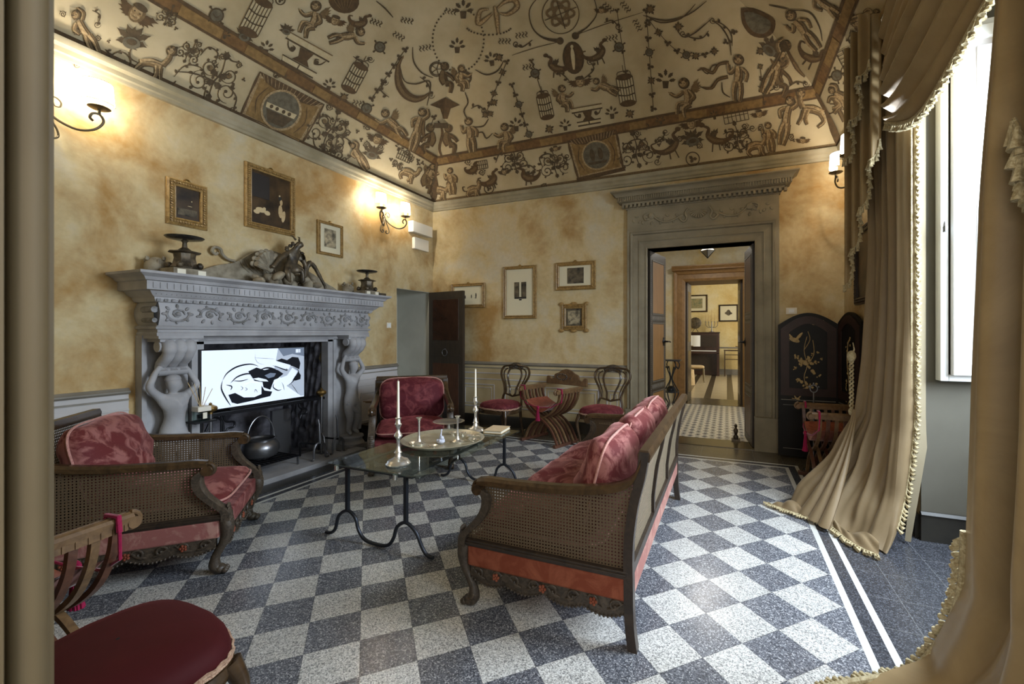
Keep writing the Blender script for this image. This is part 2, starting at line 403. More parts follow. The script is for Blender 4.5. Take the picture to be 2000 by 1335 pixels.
# ================================================================ the room
XA, YB, XC, YD = -4.723, 6.214, 1.31, .2
ZC0, ZC1 = 3.60, 3.75
def wall_y(mb, y0, y1, x0, x1, z0, z1, holes):
    """wall lying across y0..y1, from x0 to x1 with rectangular holes [(a,b,c,d)] = x a..b, z c..d"""
    xs = sorted({x0, x1, *[h[0] for h in holes], *[h[1] for h in holes]}); zs = sorted({z0, z1, *[h[2] for h in holes], *[h[3] for h in holes]})
    for a, b in zip(xs, xs[1:]):
        for c, d in zip(zs, zs[1:]):
            mx, mz = (a+b)/2, (c+d)/2
            if any(h[0] < mx < h[1] and h[2] < mz < h[3] for h in holes): continue
            mb.box(a, b, y0, y1, c, d)
def wall_x(mb, x0, x1, y0, y1, z0, z1, holes):
    ys = sorted({y0, y1, *[h[0] for h in holes], *[h[1] for h in holes]}); zs = sorted({z0, z1, *[h[2] for h in holes], *[h[3] for h in holes]})
    for a, b in zip(ys, ys[1:]):
        for c, d in zip(zs, zs[1:]):
            my, mz = (a+b)/2, (c+d)/2
            if any(h[0] < my < h[1] and h[2] < mz < h[3] for h in holes): continue
            mb.box(x0, x1, a, b, c, d)
def merged(mb): bmesh.ops.remove_doubles(mb.b, verts=mb.b.verts, dist=1e-5); return mb
mb = MB(); mb.box(XA-.6, 2.3, -2.6, 6.50, -.1, 0); struct(mb.build('floor', 'terrazzo', smooth=False))
# left wall: fireplace recess and the small doorway
mb = MB(); wall_x(mb, XA-.75, XA, -.1, 6.65, 0, 4.6, [(2.56, 4.02, 0, 1.41), (5.32, 6.13, 0, 2.2)]); struct(merged(mb).build('wall_left', 'plaster', smooth=False))
mb = MB(); mb.box(XA-.75, XA-.70, 5.30, 6.15, 0, 2.25); mb.box(XA-.73, XA-.005, 5.321, 5.326, 0, 2.199); mb.box(XA-.73, XA-.005, 6.124, 6.129, 0, 2.199); mb.box(XA-.73, XA-.005, 5.32, 6.13, 2.194, 2.199)
struct(mb.build('trim_small_doorway', 'passage_grey', smooth=False))
# back wall with the great doorway
mb = MB(); wall_y(mb, YB, YB+.32, XA-.75, XC+1.2, 0, 4.6, [(-1.035, .332, 0, 2.69)]); struct(merged(mb).build('wall_back', 'plaster', smooth=False))
# window wall with a deep niche (and an added, unseen opening for the side fill nearer the viewer)
mb = MB(); wall_x(mb, XC, XC+.95, -.1, 6.3, 0, 4.6, [(2.05, 3.98, 0, 4.05), (.4, 1.5, 1.0, 3.5)])
merged(mb); struct(mb.build('wall_right', 'plaster', smooth=False))
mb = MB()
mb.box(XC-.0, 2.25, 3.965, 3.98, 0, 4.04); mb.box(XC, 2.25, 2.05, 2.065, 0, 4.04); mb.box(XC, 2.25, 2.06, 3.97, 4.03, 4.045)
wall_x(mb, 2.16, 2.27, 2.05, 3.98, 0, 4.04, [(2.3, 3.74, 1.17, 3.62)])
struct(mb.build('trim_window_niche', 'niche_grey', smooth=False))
mb = MB(); mb.box(1.30, 2.16, 3.935, 3.965, 0, .19); mb.box(2.13, 2.16, 2.07, 3.935, 0, .19); mb.sweep([(1.30, 3.95, .19), (2.15, 3.95, .19)], [(-.022, 0), (.022, 0), (.008, .02), (-.008, .02)])
struct(mb.build('baseboard_window_niche', 'baseboard_stone', smooth=False))
# wall behind the viewer with the doorway the picture is taken from
mb = MB(); wall_y(mb, -.10, YD, XA-.7, 2.2, 0, 4.6, [(-.62, 1.05, 0, 2.9)]); struct(merged(mb).build('wall_front', 'plaster', smooth=False))
mb = MB(); mb.box(-.70, -.585, -.16, YD-.03, 0, 2.95)
mb.tube([(-.606, YD-.010, 0), (-.606, YD-.010, 2.95)], .014, 12); mb.box(-.70, -.618, YD-.03, YD+.012, 0, 2.95)
mb.box(-.589, -.582, YD-.055, YD-.045, 0, 2.95)
struct(mb.build('trim_near_jamb', 'jamb_paint'))
# ---- vaulted ceiling: one mesh with the painted decoration on it
VP = [(0, 3.74), (.05, 3.80), (.14, 4.0), (.33, 4.29), (.60, 4.58), (.93, 4.86), (1.4, 5.14), (1.9, 5.36), (2.4, 5.50), (3.02, 5.56)]
VS = smoothpath(VP, 5)
XM, YM = (XA+XC)/2, (YD+YB)/2; HX, HY = (XC-XA)/2, (YB-YD)/2
def vz(d): return interp(VS, max(0, d))
def vdist(x, y): return min(x-XA, XC-x, y-YD, YB-y)
CT, ST = math.cos(TH), math.sin(TH)
def ray(px, py):
    a = (px-PX)/FPX; b = -(py-PY)/FPX
    return Vector((a*CT-ST, a*ST+CT, b))
def vault_hit(px, py, off=.0):
    d = ray(px, py); lo, hi = .5, 16
    def inside(t):
        p = d*t; x, y, z = p.x, p.y, p.z+EYE; k = vdist(x, y)
        return k > 0 and z < vz(k)
    for _ in range(34):
        mid = (lo+hi)/2
        if inside(mid): lo = mid
        else: hi = mid
    return Vector((0, 0, EYE))+d*(lo-off)
ceil = MB()
ds = [v[0] for v in VS]
for side in range(4):
    def fn(u, v, side=side):
        d = ds[min(len(ds)-1, int(round(v*(len(ds)-1))))]; d = min(d, HX, HY); z = vz(d)
        if side == 0: return (lerp(XA+d, XC-d, u), YB-d, z)
        if side == 1: return (lerp(XA+d, XC-d, u), YD+d, z)
        if side == 2: return (XA+d, lerp(YD+d, YB-d, u), z)
        return (XC-d, lerp(YD+d, YB-d, u), z)
    ceil.grid(fn, 24, len(ds)-1)
# ---- grotesque decoration painted on the vault (thin painted shapes laid on the curved plaster, part of the ceiling mesh)
FRC = [('fresco_dark', (74, 60, 40), (92, 76, 52)), ('fresco_mid', (124, 102, 68), (104, 84, 56)), ('fresco_flesh', (182, 158, 116), (134, 108, 72)),
       ('fresco_gold', (144, 114, 68), (120, 94, 54)), ('fresco_brown', (98, 76, 48), (80, 62, 40)), ('fresco_grey', (112, 104, 84), (88, 80, 62)), ('fresco_light', (200, 184, 146), (186, 168, 128)), ('fresco_red', (124, 92, 54), (100, 74, 42))]
for n_, a_, c_ in FRC: mottle(n_, a_, c_, 46 if 'flesh' in n_ or 'mid' in n_ else 22, .85, detail=6)
CEILM = ['fresco_ground']+[f[0] for f in FRC]
DK, MD, FL, GD, BR, GY, LT_, RD_ = range(1, 9)
FS = []                                   # transform stack: (x, y, scale, rotation, flip)
def tf(p):
    x, y = p
    for (X, Y, s, r, f) in reversed(FS):
        x, y = x*s*(-1 if f else 1), y*s; c, n = math.cos(r), math.sin(r); x, y = X+x*c-y*n, Y+x*n+y*c
    return x, y
lift = [0]
def fpoly(pts, col, o=.006):
    vs = []; lift[0] = (lift[0]+1) % 40; Q = [tf(p) for p in pts]; ext = max(max(q[0] for q in Q)-min(q[0] for q in Q), max(q[1] for q in Q)-min(q[1] for q in Q))
    if ext > 34:
        R_ = []
        for a, c in zip(Q, Q[1:]+Q[:1]):
            n = max(1, int(math.hypot(c[0]-a[0], c[1]-a[1])/11)); R_ += [(lerp(a[0], c[0], k/n), lerp(a[1], c[1], k/n)) for k in range(n)]
        cx, cy = sum(q[0] for q in R_)/len(R_), sum(q[1] for q in R_)/len(R_); m = max(2, int(ext/22)); prev = None
        for j in range(m+1):
            t = 1-j/m; ring = [ceil.b.verts.new(vault_hit(lerp(cx, x, t), lerp(cy, y, t), off=o+lift[0]*.00004)) for x, y in R_] if j < m else [ceil.b.verts.new(vault_hit(cx, cy, off=o+lift[0]*.00004))]
            if prev:
                for k in range(len(R_)):
                    k2 = (k+1) % len(R_); fs = [prev[k], prev[k2], ring[k2], ring[k]] if j < m else [prev[k], prev[k2], ring[0]]
                    f = ceil.b.faces.new(fs); f.material_index = col
            prev = ring
        return
    for p in Q: vs.append(ceil.b.verts.new(vault_hit(*p, off=o+lift[0]*.00004)))
    try: f = ceil.b.faces.new(vs); f.material_index = col
    except ValueError: pass
def fline(pts, w, col, o=.008, sm=4, taper=True):
    P = [tf(p) for p in (smoothpath(pts, sm) if sm else pts)]; n = len(P); A = []; lift[0] = (lift[0]+1) % 40
    sc_ = FS[-1][2] if FS else 1; sc_ = 1
    for i, p in enumerate(P):
        q, r = P[max(i-1, 0)], P[min(i+1, n-1)]; dx, dy = r[0]-q[0], r[1]-q[1]; L = math.hypot(dx, dy) or 1
        ww = w if isinstance(w, (int, float)) else lerp(w[min(len(w)-1, int(i/(n-1)*(len(w)-1)))], w[min(len(w)-1, int(i/(n-1)*(len(w)-1))+1)], i/(n-1)*(len(w)-1) % 1)
        if isinstance(w, (int, float)) and taper: ww = w*(.35+.65*math.sin(PI*(i+.5)/n))
        ww = ww/2; A.append([ceil.b.verts.new(vault_hit(p[0]-dy/L*ww*s_, p[1]+dx/L*ww*s_, off=o+lift[0]*.00004)) for s_ in (-1, 1)])
    for a, c in zip(A, A[1:]):
        try: f = ceil.b.faces.new([a[0], a[1], c[1], c[0]]); f.material_index = col
        except ValueError: pass
def fell(x, y, rx, ry, col, rot=0, n=14, o=.006):
    c, s_ = math.cos(rot), math.sin(rot)
    fpoly([(x+rx*math.cos(a)*c-ry*math.sin(a)*s_, y+rx*math.cos(a)*s_+ry*math.sin(a)*c) for a in [2*PI*k/n for k in range(n)]], col, o)
def put(fn, x, y, s_=1, r_=0, f_=False, **k): FS.append((x, y, s_, math.radians(r_), f_)); fn(**k); FS.pop()
def leafp(x, y, l, w, a, col=DK):
    c, s_ = math.cos(a), math.sin(a); q = [(0, 0), (.3, .5), (.55, .42), (.6, .62), (.8, .2), (1, 0), (.8, -.2), (.6, -.62), (.55, -.42), (.3, -.5)]
    fpoly([(x+u*l*c-v*w*s_, y+u*l*s_+v*w*c) for u, v in q], col)
def trefoil(s=6):
    for a in (-.2, PI/2-.2+.4, PI+.4): leafp(0, 0, s, s*.7, a+.2)
    fell(0, 0, s*.2, s*.2, DK)
def burst(n=8, s=12, core=.4, col=DK):
    for k in range(n): leafp(0, 0, s*(1 if k % 2 else .75), s*.35, 2*PI*k/n+.2, col)
    fell(0, 0, s*core, s*core, MD, o=.008)
def turtle(s=11):
    for k in range(4):
        a = PI/4+k*PI/2; fline([(s*.7*math.cos(a), s*.7*math.sin(a)), (s*1.35*math.cos(a), s*1.35*math.sin(a))], s*.3, DK, sm=0); fell(s*1.35*math.cos(a), s*1.35*math.sin(a), s*.18, s*.18, DK)
    fell(0, 0, s, s, DK); fell(0, 0, s*.8, s*.8, GY, o=.009); fline([(-s*.5, -s*.2), (0, s*.3), (s*.5, -s*.1)], 1.4, BR, o=.011)
def cage(w=16, h=26):
    fpoly([(-w, -h), (w, -h), (w, h), (-w, h)], LT_, .005)
    for k in range(7): x = -w+2*w*k/6; fline([(x, -h), (x, h)], 1.6, DK, sm=0, taper=False)
    for y in (-h*.3, h*.3): fline([(-w, y), (0, y+3), (w, y)], 2.6, DK, taper=False)
    fell(0, -h, w, w*.42, BR, o=.009); fell(0, h, w, w*.42, BR, o=.009); fline([(-w*.8, -h), (-w*.7, -h*1.4), (w*.7, -h*1.4), (w*.8, -h)], 1.6, DK); fline([(0, -h*1.35), (0, -h*1.9)], 1.4, DK, sm=0)
def plant(s=1):
    for x, y, a in ((0, -6, -1.57), (-3, -4, -2.4), (3, -4, -.8), (-4, 0, -2.9), (4, 0, -.2)): leafp(x*s, y*s, 9*s, 4*s, a)
    fpoly([(-4*s, 0), (4*s, 0), (3*s, 9*s), (-3*s, 9*s)], DK)
def scroll(n=1.6, r=16, col=DK, w=2.2, leaves=True):
    P = [(r*(1-.8*t)*math.cos(2*PI*n*t), r*(1-.8*t)*math.sin(2*PI*n*t)) for t in [k/24 for k in range(25)]]; fline(P, w, col, sm=0)
    fell(P[-1][0], P[-1][1], r*.16, r*.16, col)
    if leaves:
        for k in (2, 6, 10): leafp(P[k][0], P[k][1], r*.45, r*.3, math.atan2(P[k][1], P[k][0])+.5)
def rinceau(s=1):
    fline([(0, 30*s), (-2*s, 10*s), (3*s, -8*s), (0, -30*s)], 2.6*s, DK)
    for sg in (-1, 1):
        FS.append((sg*15*s, -8*s, 1, 0, sg > 0)); scroll(1.5, 13*s, w=2.2*s); FS.pop()
        FS.append((sg*22*s, 16*s, 1, 1.2, sg < 0)); scroll(1.4, 15*s, w=2.2*s); FS.pop()
        leafp(0, 0, 16*s, 9*s, -PI/2+sg*1.1); leafp(0, 8*s, 14*s, 9*s, PI/2-sg*1.0); fell(sg*15*s, -8*s, 4*s, 4*s, MD)
    leafp(0, -26*s, 14*s, 10*s, -PI/2); leafp(0, 26*s, 12*s, 9*s, PI/2)
def squig(n=4, s=4):
    for k in range(n): fline([(k*s*1.6, -s*1.4), (k*s*1.6+s*.7, -s*.4), (k*s*1.6-s*.2, s*.5), (k*s*1.6+s*.6, s*1.6)], 2.2, DK)
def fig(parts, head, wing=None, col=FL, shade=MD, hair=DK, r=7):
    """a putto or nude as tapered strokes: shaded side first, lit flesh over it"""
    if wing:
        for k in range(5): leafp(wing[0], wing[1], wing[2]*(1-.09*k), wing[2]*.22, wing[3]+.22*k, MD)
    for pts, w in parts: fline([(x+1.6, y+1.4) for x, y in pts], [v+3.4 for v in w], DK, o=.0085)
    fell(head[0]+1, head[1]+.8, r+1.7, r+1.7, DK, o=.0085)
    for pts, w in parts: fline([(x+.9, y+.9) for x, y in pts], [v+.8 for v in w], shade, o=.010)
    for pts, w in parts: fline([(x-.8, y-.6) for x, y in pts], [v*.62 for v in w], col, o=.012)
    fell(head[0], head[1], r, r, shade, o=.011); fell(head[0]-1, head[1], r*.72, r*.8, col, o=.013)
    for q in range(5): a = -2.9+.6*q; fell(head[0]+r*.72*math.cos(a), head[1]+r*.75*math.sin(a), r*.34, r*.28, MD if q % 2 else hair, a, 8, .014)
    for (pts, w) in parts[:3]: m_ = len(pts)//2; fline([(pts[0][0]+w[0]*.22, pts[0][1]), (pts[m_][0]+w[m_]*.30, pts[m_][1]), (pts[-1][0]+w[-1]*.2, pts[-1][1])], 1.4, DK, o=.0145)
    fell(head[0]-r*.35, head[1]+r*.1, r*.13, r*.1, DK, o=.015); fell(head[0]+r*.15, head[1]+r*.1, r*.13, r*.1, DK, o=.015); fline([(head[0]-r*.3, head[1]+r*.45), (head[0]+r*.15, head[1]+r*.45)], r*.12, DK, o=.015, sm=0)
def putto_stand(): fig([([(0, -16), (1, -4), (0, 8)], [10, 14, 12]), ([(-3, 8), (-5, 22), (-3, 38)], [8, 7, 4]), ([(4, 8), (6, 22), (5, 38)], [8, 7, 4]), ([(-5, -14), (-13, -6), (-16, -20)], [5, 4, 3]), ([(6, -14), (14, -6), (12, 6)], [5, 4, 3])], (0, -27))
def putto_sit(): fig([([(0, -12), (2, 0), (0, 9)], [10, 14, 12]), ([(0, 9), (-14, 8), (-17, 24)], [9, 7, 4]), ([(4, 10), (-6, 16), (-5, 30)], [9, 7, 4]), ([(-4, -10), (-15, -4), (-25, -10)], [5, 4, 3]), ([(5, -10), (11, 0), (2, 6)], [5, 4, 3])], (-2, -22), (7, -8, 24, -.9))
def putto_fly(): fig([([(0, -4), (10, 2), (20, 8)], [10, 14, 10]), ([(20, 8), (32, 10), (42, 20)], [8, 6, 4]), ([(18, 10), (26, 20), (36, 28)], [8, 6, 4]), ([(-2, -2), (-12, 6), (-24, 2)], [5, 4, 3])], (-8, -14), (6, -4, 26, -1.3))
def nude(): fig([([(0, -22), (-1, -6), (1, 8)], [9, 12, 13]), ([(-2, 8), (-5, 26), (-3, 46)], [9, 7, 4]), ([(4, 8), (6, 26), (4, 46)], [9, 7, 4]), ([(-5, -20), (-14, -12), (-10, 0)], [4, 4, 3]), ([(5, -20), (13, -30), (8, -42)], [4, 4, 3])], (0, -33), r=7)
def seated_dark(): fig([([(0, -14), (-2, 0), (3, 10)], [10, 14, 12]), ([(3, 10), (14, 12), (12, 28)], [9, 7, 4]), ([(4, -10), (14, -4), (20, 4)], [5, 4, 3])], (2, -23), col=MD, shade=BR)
def beast():
    fig([([(-18, 2), (-4, -2), (12, 0)], [12, 14, 12]), ([(-16, 4), (-22, 14), (-14, 24)], [8, 5, 3]), ([(10, 2), (12, 14), (16, 24)], [6, 4, 3]), ([(4, 2), (6, 14), (2, 22)], [6, 4, 3]), ([(12, -2), (18, -12), (18, -18)], [8, 6, 5])], (19, -23), r=6, shade=MD, col=FL)
    fline([(-20, 4), (-32, 0), (-34, -12), (-26, -12)], 3, DK)
def dragon():
    fline([(14, -24), (6, -18), (10, -6), (0, 4), (-16, 8), (-30, 2), (-34, -8), (-26, -10)], [4, 6, 9, 15, 11, 6, 3, 2], BR); fline([(10, -6), (0, 4), (-14, 7)], [4, 6, 4], MD, o=.01); fell(16, -26, 5, 4, BR)
    for k in range(4): leafp(2, 0, 20-3*k, 6, -2.2+.3*k, DK)
    fline([(4, 8), (8, 22)], 3, DK, sm=0); fline([(-6, 8), (-6, 22)], 3, DK, sm=0)
def urn_table():
    fpoly([(-46, -6), (46, -6), (44, 5), (-44, 5)], LT_, .007); fline([(-46, 6), (46, 6)], 3, DK, sm=0, taper=False); fline([(-46, -7), (46, -7)], 2.4, MD, sm=0, taper=False)
    fpoly([(-14, 8), (14, 8), (9, 24), (18, 34), (-18, 34), (-9, 24)], BR)
    for sg in (-1, 1): fline([(sg*40, 8), (sg*34, 18), (sg*24, 22), (sg*22, 14), (sg*28, 12)], 3, DK); fell(sg*26, 18, 4, 4, DK)
    fpoly([(-36, 36), (36, 36), (32, 46), (-32, 46)], LT_, .007); fline([(-36, 36), (36, 36)], 2.6, DK, sm=0, taper=False); fline([(-34, 47), (34, 47)], 3, DK, sm=0, taper=False); fline([(0, 36), (0, 46)], 3, DK, sm=0)
def mask():
    for sg in (-1, 1):
        for k in range(5): leafp(sg*4, 0, 24-3*k, 6, (-.15 if sg > 0 else PI+.15)+sg*(.28*k), BR)
    fell(0, 0, 10, 11, MD); fell(-1, 0, 7, 9, FL, o=.009); fell(0, -8, 9, 4, DK, o=.010); fell(-4, -1, 1.2, 1, DK, o=.012); fell(3, -1, 1.2, 1, DK, o=.012); fline([(-3, 5), (3, 5)], 1.2, DK, o=.012, sm=0)
def crown():
    for a, l in ((-1.57, 18), (-2.1, 22), (-1.04, 22), (-2.7, 26), (-.44, 26), (2.9, 22), (.24, 22)): leafp(0, 0, l, 7, a)
    fell(0, 4, 12, 8, GY, o=.008); fell(0, 3, 7, 4, DK, o=.010)
def wheel(r=14):
    for rr_ in (r, r*.82): fline([(rr_*math.cos(a), rr_*math.sin(a)) for a in [2*PI*k/20 for k in range(21)]], 2, DK, sm=0, taper=False)
    for k in range(5): a = 2*PI*k/5; fline([(0, 0), (r*math.cos(a), r*math.sin(a))], 1.6, DK, sm=0, taper=False)
def crescent():
    C = [(6, -56), (-4, -38), (-6, -14), (-1, 8), (12, 25), (30, 33), (48, 29), (58, 20)]; fline(C, [1, 7, 13, 17, 17, 14, 8, 1], BR); fline([(x-1, y+1) for x, y in C], [1, 3, 5, 6, 6, 5, 3, 1], MD, o=.010)
def beads(cx, cy, rx, ry, a0, a1, n=26, r=2):
    for k in range(n+1): a = math.radians(lerp(a0, a1, k/n)); fell(cx+rx*math.cos(a), cy+ry*math.sin(a), r, r, DK, n=7)
def garland(p, q, n, sag=0, kinds=(0,), s=7):
    pts = [(lerp(p[0], q[0], k/n), lerp(p[1], q[1], k/n)+sag*math.sin(PI*k/n)) for k in range(n+1)]; fline(pts, 1.3, DK, taper=False)
    for i, c in enumerate(pts):
        t = kinds[i % len(kinds)]
        if t == 0: put(trefoil, c[0], c[1], 1, (i*40) % 60-30, s=s)
        elif t == 1: put(burst, c[0], c[1], 1, i*17, s=s*1.3)
        elif t == 2: put(turtle, c[0], c[1], 1, 20, s=s)
def horn(pts, w=5):
    fline(pts, [1.5, 2, 3, w], DK); x, y = pts[-1]; fell(x, y, w*.9, w*.9, DK)
def roundel(w, h, r):
    fpoly([(-w, -h), (w, -h), (w*.92, h), (-w*.92, h)], FL, .0045); fpoly([(-w*.9, -h*.8), (w*.9, -h*.8), (w*.84, h*.8), (-w*.84, h*.8)], GD, .006)
    for sg in (-1, 1):
        fline([(sg*w, -h), (sg*w*.98, 0), (sg*w*.93, h)], [2, 5, 2, 5, 2], BR, o=.009); fline([(sg*w*.6, -h*.6), (sg*w*.75, 0), (sg*w*.6, h*.6)], 2, BR, o=.009)
    fpoly([(-w*1.02, -h*1.02), (w*1.02, -h*1.02), (w*.7, -h*.72), (0, -h*.55), (-w*.7, -h*.72)], BR, .010)
    fpoly([(-w, h*.86), (w, h*.86), (w*1.02, h*1.05), (-w*1.02, h*1.05)], BR, .010)
    for k in range(15): x = lerp(-w*.9, w*.9, k/14); fline([(x, -h), (x*.85, -h*.72)], 1.2, FL, o=.012, sm=0)
    fell(0, 0, r*1.12, r*1.12, FL, o=.011, n=24); fell(0, 0, r, r, GY, o=.012, n=24)
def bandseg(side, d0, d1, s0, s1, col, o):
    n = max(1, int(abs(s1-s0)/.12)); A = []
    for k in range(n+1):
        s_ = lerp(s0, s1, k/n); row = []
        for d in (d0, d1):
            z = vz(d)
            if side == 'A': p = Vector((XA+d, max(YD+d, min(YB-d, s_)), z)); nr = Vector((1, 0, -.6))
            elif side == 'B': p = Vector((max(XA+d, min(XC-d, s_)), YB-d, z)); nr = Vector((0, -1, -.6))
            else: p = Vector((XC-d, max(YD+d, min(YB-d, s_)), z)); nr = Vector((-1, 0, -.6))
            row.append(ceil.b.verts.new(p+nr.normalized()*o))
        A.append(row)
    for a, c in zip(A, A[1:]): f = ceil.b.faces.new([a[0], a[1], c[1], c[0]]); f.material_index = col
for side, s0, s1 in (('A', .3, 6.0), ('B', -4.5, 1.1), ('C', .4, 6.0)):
    bandseg(side, .020, .045, s0-.3, s1+.3, BR if side == 'A' else MD, .006)  # strip paints in the dark shadow just above the cornice
    bandseg(side, .300, .385, s0, s1, RD_, .006); bandseg(side, .372, .392, s0, s1, BR, .008); bandseg(side, .298, .312, s0, s1, BR, .008); k = 0; s_ = s0
    while s_ < s1:
        L = (.34, .22, .42)[k % 3]
        if k % 2 == 0: bandseg(side, .312, .368, s_, min(s1, s_+L), GD, .010)
        s_ += L; k += 1
# seams of the vault at the two far corners
for sx in (0, 1):
    A = []
    for d in [.02, .1, .2, .33]:
        x = XA+d if sx == 0 else XC-d; w = .035+.03*(d < .15); A.append([ceil.b.verts.new(Vector((x+(w if sx == 0 else -w), YB-d, vz(d)-.004))+Vector((0, -.008, 0))), ceil.b.verts.new(Vector((x, YB-d-w, vz(d)-.004))+Vector((.008 if sx == 0 else -.008, 0, 0)))])
    for a, c in zip(A, A[1:]): f = ceil.b.faces.new([a[0], a[1], c[1], c[0]]); f.material_index = BR
# placement, read off the photograph and laid on the vault
L_, B_R, C_R = 27, -12, 58
put(roundel, 549, 215, 1, 27, w=70, h=48, r=36); put(roundel, 1165, 303, 1, -13, w=48, h=40, r=26)
FS.append((549, 215, 1, math.radians(24), False)); fpoly([(-32, -4), (32, -4), (30, 6), (-30, 6)], LT_, .014); fpoly([(-28, 8), (28, 8), (16, 30), (-16, 30)], DK, .014); [fell(x, 1, 3.5, 4, DK, o=.016) for x in (-20, -8, 6, 18)]; FS.pop()
FS.append((1165, 303, 1, math.radians(-10), False)); [fell(x, -2, 5, 12, DK, o=.014) for x in (-8, 8)]; fpoly([(-20, 12), (20, 12), (16, 17), (-16, 17)], DK, .014); FS.pop()
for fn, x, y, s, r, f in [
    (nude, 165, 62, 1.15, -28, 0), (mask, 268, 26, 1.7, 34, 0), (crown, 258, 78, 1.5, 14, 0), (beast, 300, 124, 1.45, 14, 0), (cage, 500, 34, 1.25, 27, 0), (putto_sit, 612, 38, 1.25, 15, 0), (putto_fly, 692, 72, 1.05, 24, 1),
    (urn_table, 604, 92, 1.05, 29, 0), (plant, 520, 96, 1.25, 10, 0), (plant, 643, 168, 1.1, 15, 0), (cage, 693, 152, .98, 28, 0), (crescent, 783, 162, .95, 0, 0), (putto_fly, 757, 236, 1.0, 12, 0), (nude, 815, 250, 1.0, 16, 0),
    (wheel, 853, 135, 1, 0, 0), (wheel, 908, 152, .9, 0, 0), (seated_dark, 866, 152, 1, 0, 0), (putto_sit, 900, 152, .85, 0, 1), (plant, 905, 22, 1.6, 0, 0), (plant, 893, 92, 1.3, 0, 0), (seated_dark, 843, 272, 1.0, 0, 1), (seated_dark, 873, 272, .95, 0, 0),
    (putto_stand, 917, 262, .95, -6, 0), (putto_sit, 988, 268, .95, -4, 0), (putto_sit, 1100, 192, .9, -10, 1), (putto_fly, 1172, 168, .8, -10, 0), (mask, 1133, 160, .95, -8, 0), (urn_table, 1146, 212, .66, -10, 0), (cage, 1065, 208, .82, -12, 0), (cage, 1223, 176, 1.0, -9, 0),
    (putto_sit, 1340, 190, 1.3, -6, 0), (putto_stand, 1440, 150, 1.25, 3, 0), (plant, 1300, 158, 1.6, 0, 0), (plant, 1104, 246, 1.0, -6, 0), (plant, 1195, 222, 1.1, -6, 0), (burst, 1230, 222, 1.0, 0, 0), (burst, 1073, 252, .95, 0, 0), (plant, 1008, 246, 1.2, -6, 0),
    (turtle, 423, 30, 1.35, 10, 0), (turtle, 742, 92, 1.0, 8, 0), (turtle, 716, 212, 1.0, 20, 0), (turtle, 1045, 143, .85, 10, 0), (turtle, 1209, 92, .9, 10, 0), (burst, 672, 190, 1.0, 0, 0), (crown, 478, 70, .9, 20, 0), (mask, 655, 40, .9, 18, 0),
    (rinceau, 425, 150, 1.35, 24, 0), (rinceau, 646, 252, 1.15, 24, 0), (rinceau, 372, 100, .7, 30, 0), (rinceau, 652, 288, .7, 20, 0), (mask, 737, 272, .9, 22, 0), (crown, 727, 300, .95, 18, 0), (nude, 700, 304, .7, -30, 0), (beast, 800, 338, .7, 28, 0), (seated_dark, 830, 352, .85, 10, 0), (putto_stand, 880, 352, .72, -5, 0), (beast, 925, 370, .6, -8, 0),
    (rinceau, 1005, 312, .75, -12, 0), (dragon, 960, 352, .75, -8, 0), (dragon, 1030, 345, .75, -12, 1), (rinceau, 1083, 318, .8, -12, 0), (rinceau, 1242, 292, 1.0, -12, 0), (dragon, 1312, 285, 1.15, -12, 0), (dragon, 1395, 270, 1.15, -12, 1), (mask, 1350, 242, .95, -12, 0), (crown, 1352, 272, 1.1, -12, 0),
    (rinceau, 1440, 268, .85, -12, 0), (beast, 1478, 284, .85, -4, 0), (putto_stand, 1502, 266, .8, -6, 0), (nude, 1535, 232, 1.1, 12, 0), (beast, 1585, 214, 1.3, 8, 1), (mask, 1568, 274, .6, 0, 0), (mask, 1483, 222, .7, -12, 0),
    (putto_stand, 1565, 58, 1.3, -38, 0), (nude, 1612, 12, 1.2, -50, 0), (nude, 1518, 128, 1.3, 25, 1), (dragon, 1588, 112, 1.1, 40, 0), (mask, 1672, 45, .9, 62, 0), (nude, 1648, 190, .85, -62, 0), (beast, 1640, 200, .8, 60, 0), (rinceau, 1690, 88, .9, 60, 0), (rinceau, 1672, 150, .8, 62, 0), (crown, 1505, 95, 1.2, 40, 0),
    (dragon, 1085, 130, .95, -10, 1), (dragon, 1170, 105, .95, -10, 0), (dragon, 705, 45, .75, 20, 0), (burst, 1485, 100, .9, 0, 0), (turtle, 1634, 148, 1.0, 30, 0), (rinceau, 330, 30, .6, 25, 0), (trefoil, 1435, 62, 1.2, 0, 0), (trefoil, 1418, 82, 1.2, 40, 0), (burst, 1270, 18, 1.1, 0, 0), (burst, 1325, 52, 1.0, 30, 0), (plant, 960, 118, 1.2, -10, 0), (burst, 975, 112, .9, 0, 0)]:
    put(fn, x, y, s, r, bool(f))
# rings, globe, mirror, shells and long garlands
for a in (0, 60, 120): fline([(1095+27*math.cos(t)*math.cos(math.radians(a))-11*math.sin(t)*math.sin(math.radians(a)), 26+27*math.cos(t)*math.sin(math.radians(a))+11*math.sin(t)*math.cos(math.radians(a))) for t in [2*PI*k/26 for k in range(27)]], 5, MD, sm=0, taper=False)
fline([(1095+36*math.cos(t), 28+38*math.sin(t)) for t in [2*PI*k/30 for k in range(31)]], 1.6, DK, sm=0, taper=False); fline([(1064, 40), (1126, 14)], 2, DK, sm=0); fline([(1088, 4), (1104, 56)], 2.4, DK, sm=0)
horn([(1050, -4), (1034, 20), (1040, 54), (1062, 74), (1094, 80)], 8); horn([(1160, -4), (1166, 26), (1150, 50), (1134, 62), (1124, 70)], 8)
fline([(1000, 108), (1050, 92), (1100, 80)], 1.6, DK); fline([(1120, 70), (1180, 48), (1256, 24)], 1.6, DK)
